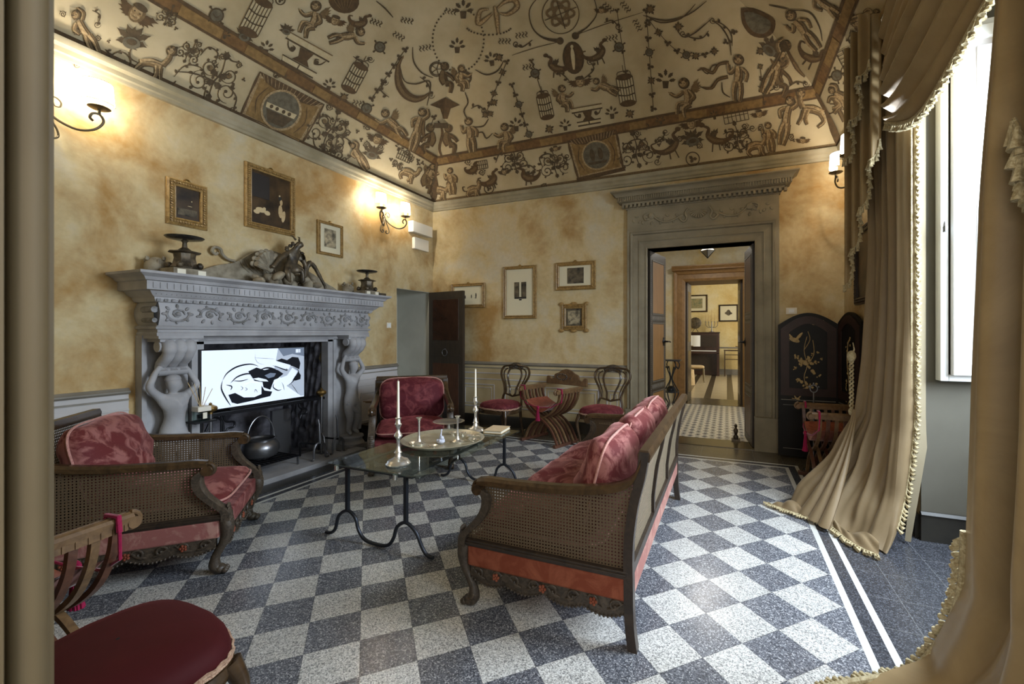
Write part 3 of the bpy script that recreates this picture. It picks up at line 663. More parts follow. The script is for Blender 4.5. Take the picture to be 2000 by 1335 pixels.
fell(1120, 113, 21, 32, DK, -.1, 20); fell(1120, 113, 17.5, 28, BR, -.1, 20, .009); fline([(1117, 94), (1119, 112), (1121, 136)], [3, 8, 7, 3], LT_, o=.012); fell(1117, 91, 3, 3.5, LT_, o=.013)
fpoly(smoothpath([(1447, 16), (1450, 46), (1466, 68), (1490, 74), (1510, 64), (1514, 40), (1496, 26), (1470, 16), (1447, 16)], 3), BR); fpoly(smoothpath([(1453, 24), (1458, 46), (1472, 62), (1490, 66), (1504, 56), (1504, 42), (1490, 32), (1470, 24), (1453, 24)], 3), GY, .009)
fell(672, 2, 30, 24, BR, .2, 18); [fline([(648+8*k, -14), (655+6*k, 4), (668+2*k, 20)], 1.6, MD, o=.009) for k in range(6)]
beads(895, 78, 50, 62, -60, 235, 40); beads(955, 50, 45, 18, 20, 160, 14)
for pts, w in [([(955, 18), (938, 22), (934, 46), (948, 38), (962, 26)], [3, 9, 12, 9, 4]), ([(972, 16), (986, 4), (1004, 0), (1010, 14), (992, 28), (976, 26)], [3, 8, 12, 12, 8, 4]), ([(966, 12), (970, 30), (972, 52), (974, 66)], [5, 11, 8, 6])]: fline(pts, w, MD); fline(pts, [v*.5 for v in w], FL, o=.010)
garland((792, 96), (727, 192), 6, 0, (0,), 8); garland((990, 120), (948, 224), 5, 0, (0, 1), 7); garland((1000, 165), (1033, 262), 5, 0, (0, 0, 2), 7); garland((1262, 20), (1276, 212), 7, 0, (0, 0, 0, 2, 0, 1), 8)
garland((1268, 40), (1395, 100), 7, 34, (0, 1, 0, 0, 2, 1), 8); garland((848, 228), (840, 250), 1); garland((1205, 20), (1222, 140), 3, 0, (0,), 6); garland((1038, 118), (1058, 180), 2, 0, (0,), 6); garland((1485, 130), (1492, 200), 3, 0, (1, 0), 6)
for x, y, r in ((725, 40, 20), (770, 65, 30), (1184, 76, -12), (1022, 132, -12), (1180, 8, 40), (1215, 5, 50), (975, 80, 0), (1008, 70, -10), (870, 20, 10), (785, 38, 10), (1240, 40, 60), (820, 95, -10), (690, 200, 10)): put(squig, x, y, 1, r)
for pts in [[(735, 2), (752, 16), (768, 34)], [(806, 92), (808, 120), (824, 142), (846, 152)], [(782, 132), (790, 158), (812, 164), (838, 158), (840, 178), (834, 206)], [(928, 136), (950, 146), (972, 138), (984, 118)], [(1262, 30), (1290, 44), (1330, 36), (1358, 8)], [(1256, 30), (1300, 40), (1345, 28), (1380, 2)], [(1388, 38), (1372, 52), (1354, 66), (1334, 72), (1318, 52)], [(1390, 40), (1408, 52), (1424, 78), (1428, 108)], [(1368, 132), (1382, 144), (1392, 128), (1412, 126)], [(1366, 168), (1384, 174), (1400, 156), (1420, 152)],
            [(908, 180), (914, 200), (906, 218), (918, 240)], [(925, 248), (944, 246), (954, 232)], [(928, 262), (942, 258), (950, 270), (962, 260)], [(1540, 20), (1580, 24), (1600, 52), (1606, 80)], [(1502, 10), (1540, 18)], [(1410, 160), (1412, 180), (1426, 190)], [(440, 100), (452, 118), (470, 122)], [(345, 140), (372, 142), (400, 150), (420, 160)], [(330, 158), (336, 166), (344, 158)], [(880, 300), (900, 304), (916, 296)]]: fline(pts, 3, DK)
fpoly([(840, 205), (870, 190), (898, 205), (880, 212), (874, 232), (866, 232), (860, 212)], BR); fline([(856, 236), (864, 258), (858, 290), (866, 312)], 5, BR); fpoly([(848, 240), (874, 240), (876, 250), (848, 250)], DK, .010)
for x, y, w, h, r in ((790, 305, 14, 9, 24), (940, 322, 12, 8, -10), (1437, 226, 24, 12, -12), (1655, 118, 22, 14, 62)):
    FS.append((x, y, 1, math.radians(r), False)); [fline([(-w, q), (w, q)], 1.4, DK, sm=0, taper=False) for q in (-h, 0, h)]; [fline([(q*w/3, -h), (q*w/3, h)], 1.4, DK, sm=0, taper=False) for q in (-3, -2, -1, 0, 1, 2, 3)]; FS.pop()
for x, y, r in ((235, 122, 21), (1353, 310, 13), (955, 368, 9), (548, 0, 9)):
    fline([(x+r*math.cos(t), y+r*math.sin(t)) for t in [2*PI*k/24 for k in range(25)]], 2.2, DK, sm=0, taper=False); put(trefoil, x, y, 1, 0, s=r*.7)
def vine(pts, w=2.6, s=9, step=4):
    fline(pts, w, DK); P = smoothpath(pts, 6)
    for i in range(2, len(P)-1, step):
        a = math.atan2(P[i+1][1]-P[i-1][1], P[i+1][0]-P[i-1][0]); leafp(P[i][0], P[i][1], s*(.7+.4*((i*7) % 5)/5), s*.55, a+(1.0 if (i//step) % 2 else -1.0))
    FS.append((pts[-1][0], pts[-1][1], 1, 0, False)); scroll(1.3, s*.8, w=w*.7, leaves=False); FS.pop()
for p in [[(340, 150), (362, 128), (392, 132), (404, 158)], [(392, 108), (408, 92), (426, 104), (420, 122)], [(446, 168), (462, 190), (456, 214)], [(404, 168), (400, 196), (424, 208), (442, 224)], [(612, 262), (616, 286), (640, 296), (662, 290)], [(660, 262), (684, 276), (690, 300), (674, 312)], [(620, 232), (636, 224), (650, 236)],
          [(968, 318), (976, 300), (996, 296), (1004, 310)], [(1012, 330), (1030, 322), (1044, 330), (1040, 346)], [(1060, 326), (1054, 308), (1070, 300), (1084, 306)], [(1090, 330), (1104, 320), (1108, 306)], [(1222, 300), (1228, 278), (1250, 272), (1260, 286)], [(1250, 306), (1276, 296), (1290, 300), (1284, 316)], [(1276, 282), (1292, 272), (1300, 258)], [(1412, 262), (1428, 256), (1444, 258), (1470, 250)], [(1430, 284), (1446, 292), (1462, 284)],
          [(1180, 44), (1196, 40), (1208, 52)], [(1040, 78), (1020, 92), (1008, 86)], [(1132, 158), (1148, 148), (1160, 134), (1152, 120)], [(1112, 158), (1100, 146), (1090, 140)], [(1384, 60), (1372, 74), (1352, 74), (1334, 66)], [(1430, 90), (1428, 66), (1412, 48), (1392, 40)],
          [(760, 190), (744, 176), (752, 160)], [(820, 150), (836, 164), (842, 186)], [(690, 110), (706, 120), (724, 116)], [(560, 140), (548, 150), (540, 146)], [(130, 96), (142, 110), (150, 126)], [(206, 96), (218, 110), (214, 128), (230, 146)], [(180, 20), (196, 30), (190, 48)], [(920, 212), (934, 206), (946, 216)], [(1660, 90), (1676, 70), (1700, 60)], [(1650, 140), (1668, 124), (1690, 128)], [(1480, 168), (1500, 178), (1516, 170)], [(1540, 170), (1556, 160), (1574, 164)]]: vine(p)
for pts, w in [([(1424, 122), (1404, 126), (1392, 142), (1374, 134), (1362, 138)], [7, 6, 7, 5, 2]), ([(1422, 150), (1402, 156), (1390, 172), (1372, 170)], [7, 7, 6, 2]), ([(1506, 116), (1520, 142), (1530, 160)], [3, 7, 3]), ([(830, 232), (826, 252), (830, 276)], [2, 9, 3]), ([(1534, 92), (1556, 132), (1572, 150)], [4, 9, 4]), ([(1628, 196), (1642, 222), (1648, 238)], [4, 10, 6]), ([(846, 330), (852, 362), (850, 388)], [5, 9, 5])]: fline(pts, w, BR); fline(pts, [v*.4 for v in w], MD, o=.011)
for fn, x, y, s, r, f in [(seated_dark, 1520, 150, 1.3, 12, 0), (beast, 860, 372, .7, 10, 0), (putto_sit, 840, 340, .7, 12, 1), (mask, 985, 335, .55, -10, 0), (mask, 1085, 290, .5, -12, 0), (burst, 965, 200, .8, 0, 0), (burst, 958, 222, .7, 0, 0), (plant, 1290, 236, .8, -8, 0), (plant, 1395, 226, .8, -10, 0), (nude, 1690, 30, .7, 70, 0), (plant, 780, 288, .8, 20, 0), (plant, 440, 68, .9, 20, 0), (crown, 560, 60, .7, 20, 0), (plant, 1466, 208, .8, -8, 0), (dragon, 925, 330, .5, -8, 0), (mask, 1175, 20, .6, 0, 0)]: put(fn, x, y, s, r, bool(f))
rq = random.Random(4)
for x0, y0, x1, y1, n in ((330, 60, 480, 160, 10), (640, 225, 840, 340, 26), (900, 330, 1100, 350, 10), (1225, 265, 1560, 262, 22), (1650, 40, 1690, 200, 12), (120, 20, 240, 110, 8)):
    for k in range(n):
        t = (k+.5)/n; x, y = lerp(x0, x1, t)+rq.uniform(-12, 12), lerp(y0, y1, t)+rq.uniform(-22, 22); put(trefoil if k % 2 else scroll, x, y, .8 if k % 2 else .42, rq.uniform(0, 360))
# ---- cornice, dado, baseboards
CPROF = [(0, 0), (.035, 0), (.04, .025), (.055, .035), (.06, .07), (.085, .09), (.095, .12), (.095, .135), (.06, .15), (0, .15)]
def along(mb, P, prof, z=0):
    mb.sweep([(x, y, z) for x, y in P], prof)
mb = MB(); along(mb, [(XA, YD), (XA, YB), (XC, YB), (XC, YD)], CPROF, ZC0); struct(mb.build('trim_cornice', 'cornice_paint', angle=30))
def dado(name, P, pm):
    mb = MB(); 
    along(mb, P, [(0, .985), (.012, .985), (.03, 1.0), (.03, 1.012), (.018, 1.02), (.008, 1.035), (0, 1.035)])
    along(mb, P, [(0, .90), (.010, .90), (.016, .91), (.010, .92), (0, .92)])
    return struct(mb.build(name+'_rail', 'dado_rail')), None
def panel_frame(mb, f, a0, a1, z0, z1, w=.018, dpt=.012):
    """moulding rectangle on a wall; f(a, z, out) -> point"""
    for (p, q) in (((a0, z0), (a1, z0)), ((a0, z1), (a1, z1)), ((a0, z0), (a0, z1)), ((a1, z0), (a1, z1))):
        mb.tube([f(p[0], p[1], .004), f(q[0], q[1], .004)], w*.6, 6)
segA = [(YD, 2.06), (4.52, 5.32)]
fA = lambda a, z, o: (XA+o, a, z); fB = lambda a, z, o: (a, YB-o, z)
mb = MB(); mp = MB(); rl = MB()
for a, b in segA:
    mb.box(XA-.01, XA+.012, a, b, 0, 1.0)
    rl.sweep([(XA, a, 0), (XA, b, 0)], [(0, .985), (.03, .985), (.045, 1.0), (.045, 1.012), (.03, 1.02), (.018, 1.035), (0, 1.035)])
    rl.sweep([(XA+.011, a, 0), (XA+.011, b, 0)], [(0, .93), (.012, .93), (.012, .945), (0, .945)])
    mp.sweep([(XA+.01, a, 0), (XA+.01, b, 0)], [(0, .84), (.008, .84), (.012, .85), (.008, .86), (0, .86)])
    mp.sweep([(XA+.01, a, 0), (XA+.01, b, 0)], [(0, .76), (.006, .76), (.008, .765), (.006, .77), (0, .77)])
for a, b in ((.5, 1.1), (1.25, 1.95), (4.6, 5.2)): panel_frame(mp, lambda a, z, o: (XA+.012+o, a, z), a, b, .27, .66)
struct(mb.build('trim_dado_left', 'dado_paint', smooth=False)); struct(rl.build('trim_dado_rail_left', 'dado_rail')); struct(mp.build('trim_dado_moulding_left', 'dado_paint'))
mb = MB(); mp = MB(); rl = MB()
for a, b in ((XA, -1.32), (.60, XC)):
    mb.box(a, b, YB-.012, YB+.01, 0, 1.0)
    rl.sweep([(a, YB, 0), (b, YB, 0)], [(0, .985), (.03, .985), (.045, 1.0), (.045, 1.012), (.03, 1.02), (.018, 1.035), (0, 1.035)])
    rl.sweep([(a, YB-.011, 0), (b, YB-.011, 0)], [(0, .93), (.012, .93), (.012, .945), (0, .945)])
    for z in (.84, .74): mp.sweep([(a, YB-.01, 0), (b, YB-.01, 0)], [(0, z), (.008, z), (.012, z+.01), (.008, z+.02), (0, z+.02)])
for a, b in ((-4.1, -3.5), (-3.3, -2.75), (-2.60, -1.75), (-1.62, -1.42), (.7, 1.2)):
    panel_frame(mp, lambda a, z, o: (a, YB-.012-o, z), a, b, .30, .66); panel_frame(mp, lambda a, z, o: (a, YB-.012-o, z), a+.05, b-.05, .35, .61, .01)
struct(mb.build('trim_dado_back', 'dado_cream', smooth=False)); struct(rl.build('trim_dado_rail_back', 'dado_rail')); struct(mp.build('trim_dado_moulding_back', 'dado_paint'))
def baseb(name, P):
    mb = MB(); mb.sweep([(x, y, 0) for x, y in P], [(0, 0), (.028, 0), (.028, .15), (.016, .17), (0, .17)]); struct(mb.build(name, 'baseboard_stone'))
baseb('baseboard_left', [(XA+.01, YD), (XA+.01, 2.1)]); baseb('baseboard_left', [(XA+.01, 4.52), (XA+.01, 5.32)])
baseb('baseboard_back', [(XA, YB-.01), (-1.32, YB-.01)]); baseb('baseboard_back', [(.6, YB-.01), (XC, YB-.01)]); baseb('baseboard_right', [(XC, YB), (XC, 3.99)])
# ---- stone surround of the great doorway
def reveal_frame(mb, x0, x1, zt, y, prof):
    """profile (outwards from opening edge a, projection b) mitred round three sides"""
    def pt(side, a, b):
        return {0: (x0-a, y-b, 0), 1: (x0-a, y-b, zt+a), 2: (x1+a, y-b, zt+a), 3: (x1+a, y-b, 0)}[side]
    for k in range(3):
        for (a, b), (c, d) in zip(prof, prof[1:]):
            mb._f([mb._v(pt(k, a, b)), mb._v(pt(k+1, a, b)), mb._v(pt(k+1, c, d)), mb._v(pt(k, c, d))])
mb = MB()
reveal_frame(mb, -1.035, .332, 2.69, YB, [(0, -.30), (0, .045), (.02, .055), (.02, .04), (.10, .05), (.10, .065), (.115, .065), (.115, .05), (.19, .06), (.20, .085), (.225, .095), (.235, .07), (.275, .075), (.275, 0)])
mb.box(-1.31, .607, YB-.07, YB, 2.955, 3.26)                                  # frieze
mb.box(-1.33, -1.03, YB-.10, YB, 0, .42); mb.box(.327, .615, YB-.10, YB, 0, .42)  # plinth blocks
mb.box(-1.335, -1.028, YB-.106, YB, .40, .43); mb.box(.325, .62, YB-.106, YB, .40, .43)
P = [(-1.31, YB), (-1.31, YB-.07), (.607, YB-.07), (.607, YB)]
P = [(.607, YB), (.607, YB-.07), (-1.31, YB-.07), (-1.31, YB)]
prof = [(0, 3.25), (-.015, 3.25), (-.02, 3.265), (-.02, 3.30), (-.055, 3.305), (-.065, 3.33), (-.10, 3.335), (-.12, 3.345), (-.12, 3.395), (-.135, 3.40), (-.15, 3.43), (-.185, 3.455), (-.20, 3.46), (-.20, 3.475), (0, 3.475)]
mb.sweep([(x, y, 0) for x, y in P], prof)
for x0 in [(-1.375+.058*k) for k in range(36)]: mb.box(x0, x0+.032, YB-.150, YB-.085, 3.262, 3.304)
for x0 in [(-1.41+.030*k) for k in range(72)]: mb.box(x0, x0+.015, YB-.204, YB-.185, 3.345, 3.396)
# relief on the frieze: shell between scrolls and sprays
FX = lambda x, z, o: (x, YB-.07-o, z)
cx0, cz0 = -.35, 3.10
for k in range(9):
    a = math.radians(200+17.5*k); mb.tube([FX(cx0+.02*math.cos(a), cz0+.05+.02*math.sin(a), .01), FX(cx0+.12*math.cos(a), cz0+.05+.11*math.sin(a), .014)], [.008, .017], 6)
for sg in (-1, 1):
    mb.tube([FX(cx0+sg*x, z, .012) for x, z in smoothpath([(.13, 3.18), (.17, 3.12), (.15, 3.05), (.19, 3.01), (.24, 3.06), (.20, 3.10)], 5)], .016, 6)
    mb.tube([FX(cx0+sg*x, z, .010) for x, z in smoothpath([(.22, 3.10), (.34, 3.04), (.46, 3.03), (.56, 3.09), (.64, 3.17), (.72, 3.14), (.70, 3.08), (.65, 3.10)], 5)], .014, 6)
    for k in range(16):
        x = .24+.042*k; z = 3.06+.05*math.sin(k*1.9)+.03*(k/15); mb.ball(FX(cx0+sg*x, z, .004), (.028, .012, .016), 8, 5, R('Y', k*.9))
    mb.ball(FX(cx0+sg*.62, 3.13, .01), (.045, .02, .045), 10, 6)
o = struct(mb.build('trim_stone_doorcase', 'grey_stone', angle=30))
# ---- leaves of the great door
def leaf(name, x, y, ang, w, h, flip=False):
    o = bpy.data.objects.new(name, None); COL.objects.link(o); o.location = (x, y, .012); o.rotation_euler = (0, 0, ang); struct(o)
    b = MB(); b.box(0, w, -.02, .02, 0, h); b.build('leaf_frame', 'door_dark', o, smooth=False)
    panels = [(.10, .62), (.80, 1.62), (1.78, 2.52)]
    for z0, z1 in panels:
        for sg in (-1, 1):
            b = MB(); b.box(.10, w-.10, sg*.0215-.002, sg*.0215+.002, z0, z1); p = b.build('inlay_panel', 'inlay_wood' if not flip else 'door_wood', o, smooth=False)
    b = MB()
    for sg in (-1, 1):
        for z0, z1 in panels:
            n = 4
            for q in ((.085, .095), (w-.095, w-.085)): b.box(q[0], q[1], sg*.024-.003, sg*.024+.003, z0-.02, z1+.02)
            for q in ((z0-.02, z0-.01), (z1+.01, z1+.02)): b.box(.085, w-.085, sg*.024-.003, sg*.024+.003, q[0], q[1])
        for k in range(int(h/.03)):
            for xx in (.035, w-.035):
                b.ball((xx, sg*.021, .02+k*.03), (.010, .004, .010), 6, 4)
        for z in (.71, 1.70):
            for k in range(9): b.ball((.1+(w-.2)*k/8, sg*.022, z), (.022, .006, .04), 8, 5)
    b.build('carved_beading', 'dado_rail', o)
    b = MB()
    for sg in (-1, 1):
        b.lathe([(0, 0), (.06, .002), (.06, .01), (.03, .014), (.014, .03), (.012, .07), (0, .075)], 12, T(w-.09, 0, 1.36) @ R('X', -sg*PI/2) @ T(0, 0, .02))
        b.tube([(w-.09, sg*.085, 1.36), (w-.02, sg*.09, 1.36), (w+.02, sg*.088, 1.35)], .010, 8)
        for k in range(6): b.ball((w-.09+.06*math.cos(k*PI/3), sg*.022, 1.36+.06*math.sin(k*PI/3)), (.018, .006, .018), 8, 5)
    b.build('door_handle', 'black_iron', o); return o
leaf('door_1', -1.028, YB+.06, math.radians(78.5), .66, 2.66)
leaf('door_2', .325, YB+.06, math.radians(96), .66, 2.66, True)
# ---- small dark door standing open from the left wall doorway
def small_door():
    o = bpy.data.objects.new('door_3', None); COL.objects.link(o); o.location = (XA+.03, 6.10, .02); o.rotation_euler = (0, 0, math.radians(-8.5)); struct(o)
    w, h = .76, 2.17
    b = MB(); b.box(0, w, -.025, .025, 0, h); b.build('leaf', 'door_dark', o, smooth=False)
    for z0, z1, nm in ((.12, .98, 'door_wood'), (1.36, 2.04, 'piano_wood')):
        b = MB(); b.box(.09, w-.09, -.031, -.02, z0, z1); b.box(.09, w-.09, .02, .031, z0, z1); b.build('door_panel', nm, o, bevel=.006, smooth=False)
    b = MB()
    for z in (1.10, 1.30): b.box(.05, w-.05, -.03, -.022, z, z+.02)
    b.build('moulding', 'door_dark', o, smooth=False)
    b = MB(); b.tube([(.38+.055*math.cos(a), -.045, 1.16+.055*math.sin(a)) for a in [2*PI*k/20 for k in range(20)]], .006, 8, closed=True); b.ball((.38, -.035, 1.215), .016, 8, 6)
    b.build('ring_handle', 'grey_metal', o)
small_door()
# ---- white casement opened into the niche, and the window frame itself
def casement():
    o = bpy.data.objects.new('window_1', None); COL.objects.link(o); o.location = (0, 0, 0); struct(o)
    def frame(b, x0, x1, y0, y1, z0, z1, w):
        b.box(x0, x0+w, y0, y1, z0, z1); b.box(x1-w, x1, y0, y1, z0, z1); b.box(x0+w, x1-w, y0, y1, z0, z0+w); b.box(x0+w, x1-w, y0, y1, z1-w, z1)
    b = MB(); frame(b, 1.44, 2.10, 3.82, 3.87, 1.21, 3.58, .085); b.build('open_sash', 'white_paint', o, smooth=False, bevel=.004)
    b = MB(); frame(b, 1.385, 2.14, 3.865, 3.95, 1.165, 3.64, .045); b.build('window_frame', 'white_paint', o, smooth=False, bevel=.004)
    b = MB(); b.box(1.575, 1.965, 3.83, 3.86, 1.345, 3.445); b.build('white_glare_panel', 'white_paint', o, smooth=False)  # opaque white in place of glass, its glare put into the colour
    b = MB(); b.box(1.52, 2.02, 3.848, 3.852, 1.29, 3.50); b.build('recess', 'dado_paint', o, smooth=False)
    b = MB()
    for (a, c) in ((2.28, 2.98), (3.04, 3.74)):
        b.box(2.10, 2.16, a, a+.07, 1.17, 3.62); b.box(2.10, 2.16, c-.07, c, 1.17, 3.62); b.box(2.10, 2.16, a, c, 1.17, 1.25); b.box(2.10, 2.16, a, c, 3.54, 3.62)
    b.build('outer_frame', 'white_paint', o, smooth=False)
    b = MB(); b.ball((1.40, 3.84, 2.25), (.01, .01, .03), 8, 6); b.box(1.388, 1.40, 3.80, 3.84, 2.2, 2.24); b.build('catch', 'grey_metal', o)
casement()
# ================================================================ skin figures
def skin(name, pts, edges, mat, parent=None, sub=1, X=None):
    """pts: {key: (x,y,z,r)}; edges: list of key strings 'a b c' walked as chains"""
    b = bmesh.new(); lay = b.verts.layers.skin.verify(); V = {}
    for i, (k, p) in enumerate(pts.items()):
        co = Vector(p[:3]); co = X @ co if X else co
        V[k] = b.verts.new(co); r = p[3]; V[k][lay].radius = (r, r) if not isinstance(r, tuple) else r
        V[k][lay].use_root = (i == 0)
    for ch in edges:
        ks = ch.split()
        for a, c in zip(ks, ks[1:]):
            if b.edges.get((V[a], V[c])) is None: b.edges.new((V[a], V[c]))
    me = bpy.data.meshes.new(name); b.to_mesh(me); b.free(); me.materials.append(MATS[mat])
    o = bpy.data.objects.new(name, me); COL.objects.link(o); o.parent = parent
    s = o.modifiers.new('skin', 'SKIN'); s.use_smooth_shade = True
    s.branch_smoothing = .6
    u = o.modifiers.new('sub', 'SUBSURF'); u.levels = sub+1; u.render_levels = sub+1
    return o
# ================================================================ fireplace
FP = thing('fireplace', 'great carved grey stone fireplace with two caryatid statues and a deep moulded mantelshelf', 'fireplace', (XA, 3.28, 0))
def fpb():
    b = MB(); b.X = T(-XA, -3.28, 0); return b
b = fpb(); Pm = [(XA, 4.44), (-4.43, 4.44), (-4.43, 2.13), (XA, 2.13)]
prof = [(.0, 1.76), (-.03, 1.765), (-.045, 1.79), (-.045, 1.80), (-.075, 1.82), (-.10, 1.85), (-.14, 1.855), (-.14, 1.925), (-.155, 1.93), (-.17, 1.955), (-.205, 1.975), (-.215, 1.98), (-.215, 2.0), (0, 2.0)]
b.sweep([(x, y, 0) for x, y in Pm], prof); b.box(XA, -4.4, 2.1, 4.46, 1.95, 1.999)
for k in range(52): b.box(-4.288, -4.283, 2.03+.048*k, 2.03+.048*k+.026, 1.868, 1.915)
b.build('mantelshelf', 'mantel_stone', FP, angle=28)
b = fpb()
def fy(u, v):   # swelling frieze
    z = lerp(1.56, 1.77, v); return (-4.43+.03*math.sin(PI*v), lerp(2.13, 4.44, u), z)
b.grid(fy, 30, 8); b.box(XA, -4.432, 2.132, 4.438, 1.49, 1.78)
for y0, sg in ((2.13, 1), (4.44, -1)):
    b.grid(lambda u, v: (lerp(XA, -4.43, u), y0-sg*.03*math.sin(PI*v), lerp(1.56, 1.77, v)), 6, 8)
b.sweep([(x, y, 0) for x, y in Pm], [(0, 1.475), (-.01, 1.475), (-.015, 1.50), (-.006, 1.51), (-.006, 1.53), (-.022, 1.535), (-.028, 1.55), (-.01, 1.565), (0, 1.565)])
b.build('frieze', 'mantel_stone', FP, angle=28)
b = fpb(); rr = random.Random(3)
def fx(y, z, o=0): return (-4.43+.03*math.sin(PI*(z-1.56)/.21)+o, y, z)
for i in range(9):                                   # running scrolls and leaves
    yc = 2.26+i*.256; sg = 1 if i % 2 else -1
    b.tube([fx(yc+.085*math.cos(a), 1.665+sg*.06*math.sin(a), .004) for a in [math.radians(-20+28*k) for k in range(9)]], .011, 6)
    b.tube([fx(yc+(.055-.005*k)*math.cos(k*.8), 1.665+(.045-.004*k)*math.sin(k*.8), .006) for k in range(9)], .009, 6)
    for k in range(8):
        a = k*PI/4+i; b.ball(fx(yc+.10*math.cos(a), 1.665+.065*math.sin(a), .002), (.010, .024, .013), 7, 4, R('X', a))
    b.ball(fx(yc, 1.665, .006), (.016, .022, .022), 8, 5)
for k in range(66): b.ball((-4.355, 2.08+k*.0365, 1.835), (.010, .011, .014), 6, 4)
for k in range(44): b.box(-4.392, -4.380, 2.10+k*.0535, 2.10+k*.0535+.026, 1.768, 1.792)
for yy in (2.128, 4.442):
    sg = -1 if yy < 3 else 1
    for z0, r in ((1.70, .055), (1.61, .04)): b.tube([(-4.47+a*.2+.0, yy+sg*(.02+.0), z0) for a in (-.6, .2)], r*.5, 8)
b.build('frieze_relief', 'mantel_relief', FP)
b = fpb()
b.box(XA-.02, -4.63, 2.50, 4.08, 1.395, 1.50); b.box(XA-.02, -4.60, 2.47, 4.11, 1.43, 1.49)
for y0, y1 in ((2.50, 2.59), (3.99, 4.08)):
    b.box(XA-.02, -4.63, y0, y1, 0, 1.42)
b.box(XA-.02, -4.615, 2.48, 2.52, 0, 1.42); b.box(XA-.02, -4.615, 4.06, 4.10, 0, 1.42)
for y0, y1 in ((2.13, 2.47), (4.11, 4.45)): b.box(XA-.01, -4.655, y0, y1, 0, 1.48)
b.box(XA-.01, -4.625, 2.11, 2.145, 0, 1.48); b.box(XA-.01, -4.625, 4.435, 4.47, 0, 1.48)
b.build('surround', 'mantel_stone', FP, smooth=False)
for yc in (2.29, 4.27):
    b = fpb(); b.box(-4.66, -4.40, yc-.17, yc+.17, 1.452, 1.476); b.box(-4.66, -4.43, yc-.145, yc+.145, 1.425, 1.452)
    for dy in (-.075, 0, .075):
        b.tube([(x, yc+dy, z) for x, z in smoothpath([(-4.50, 1.43), (-4.435, 1.385), (-4.455, 1.31), (-4.53, 1.25), (-4.57, 1.20), (-4.53, 1.155)], 6)], [.052]*10+[.045]*11+[.04]*10, 10)
    b.tube([(-4.49, yc-.14, 1.385), (-4.49, yc+.14, 1.385)], .048, 12); b.tube([(-4.55, yc-.11, 1.165), (-4.55, yc+.11, 1.165)], .038, 12)
    for k in range(9): b.ball((-4.405-.0, yc, 1.40-.0), .0, 4, 3) if 0 else None
    b.build('scroll_bracket', 'mantel_stone', FP)
    b = fpb(); X0 = T(-4.53, yc, 0)
    b.box(-4.655, -4.40, yc-.15, yc+.15, 0, .06); b.lathe([(.15, .06), (.155, .075), (.14, .10), (.125, .11), (.13, .14), (.145, .155), (.14, .175), (0, .178)], 24, X0)
    b.build('plinth', 'mantel_stone', FP)
    s = 1 if yc < 3 else -1; kk = 1.12 if yc < 3 else 1.0
    J = dict(pel=(-.01, 0, .46, .098*kk), wa=(.0, .012*s, .56, .074*kk), rib=(.012, .015*s, .65, .086*kk), ch=(.015, .012*s, .73, .088*kk), nk=(.015, .0, .81, .032),
             hd=(.035, -.01*s, .885, .064), tp=(.025, -.01*s, .945, .056),
             sL=(.005, .10, .775, .040), eL=(.02, .185, .86, .031), wL=(.0, .125, .99, .023), hL=(-.005, .085, 1.04, .026),
             sR=(.005, -.10, .775, .040), eR=(.03, -.19, .875, .031), wR=(.01, -.13, 1.0, .023), hR=(.0, -.085, 1.05, .026),
             bL=(.088, .047, .735, .036), bR=(.088, -.044, .735, .036),
             qL=(.01, .068, .40, .082), kL=(.05, .055, .24, .048), aL=(.0, .045, .07, .030), fL=(.07, .055, .03, .022),
             qR=(.01, -.068, .40, .082), kR=(.035, -.05, .24, .048), aR=(-.01, -.045, .07, .030), fR=(.06, -.055, .03, .022))
    skin('caryatid', J, ['pel wa rib ch nk hd tp', 'ch sL eL wL hL', 'ch sR eR wR hR', 'ch bL', 'ch bR', 'pel qL kL aL fL', 'pel qR kR aR fR'], 'mantel_stone', FP, X=T(-XA, -3.28, 0) @ T(-4.535, yc, .165))
    b = fpb()                                              # hair and drapery of the statue
    b.ball((-4.515, yc-.01*s, 1.095), (.055, .060, .045), 12, 8)
    b.build('carved_hair', 'mantel_stone', FP); b = MB(); b.X = T(-XA, -3.28, 0)
    for k in range(0): b.tube([(-4.54, yc-.05+.016*k, 1.09), (-4.56, yc-.055+.018*k, 1.0), (-4.575, yc-.06+.02*k, .93)], .012, 6)
    b.tube([(-4.50, yc+.1*s, .60), (-4.46, yc+.03*s, .52), (-4.47, yc-.06*s, .46), (-4.49, yc-.09*s, .36), (-4.50, yc-.10*s, .24)], [.02, .028, .03, .03, .02], 8)
    b.build('carved_drapery', 'mantel_stone', FP)
# crest behind the things on the shelf
b = fpb()
crest = smoothpath([(2.46, 2.03), (2.56, 2.09), (2.72, 2.17), (2.88, 2.22), (3.0, 2.30), (3.12, 2.38), (3.28, 2.41), (3.44, 2.38), (3.6, 2.31), (3.72, 2.25), (3.86, 2.19), (4.0, 2.12), (4.1, 2.08), (4.16, 2.04)], 4)
b.prism([(y, z) for y, z in [(2.46, 1.99)]+crest+[(4.16, 1.99)]], 0, .05, Matrix(((0, 0, 1, -4.70), (1, 0, 0, 0), (0, 1, 0, 0), (0, 0, 0, 1))))
b.tube([(-4.67, y, z) for y, z in smoothpath([(2.90, 2.24), (2.83, 2.25), (2.78, 2.29), (2.76, 2.34), (2.71, 2.35), (2.685, 2.31), (2.715, 2.28), (2.735, 2.30)], 6)], .014, 8)
for k in range(7): b.tube([(-4.645, 2.93+.05*k, 2.25+.016*k), (-4.64, 2.97+.05*k, 2.19+.012*k), (-4.645, 3.03+.05*k, 2.14)], [.004, .010, .004], 6)
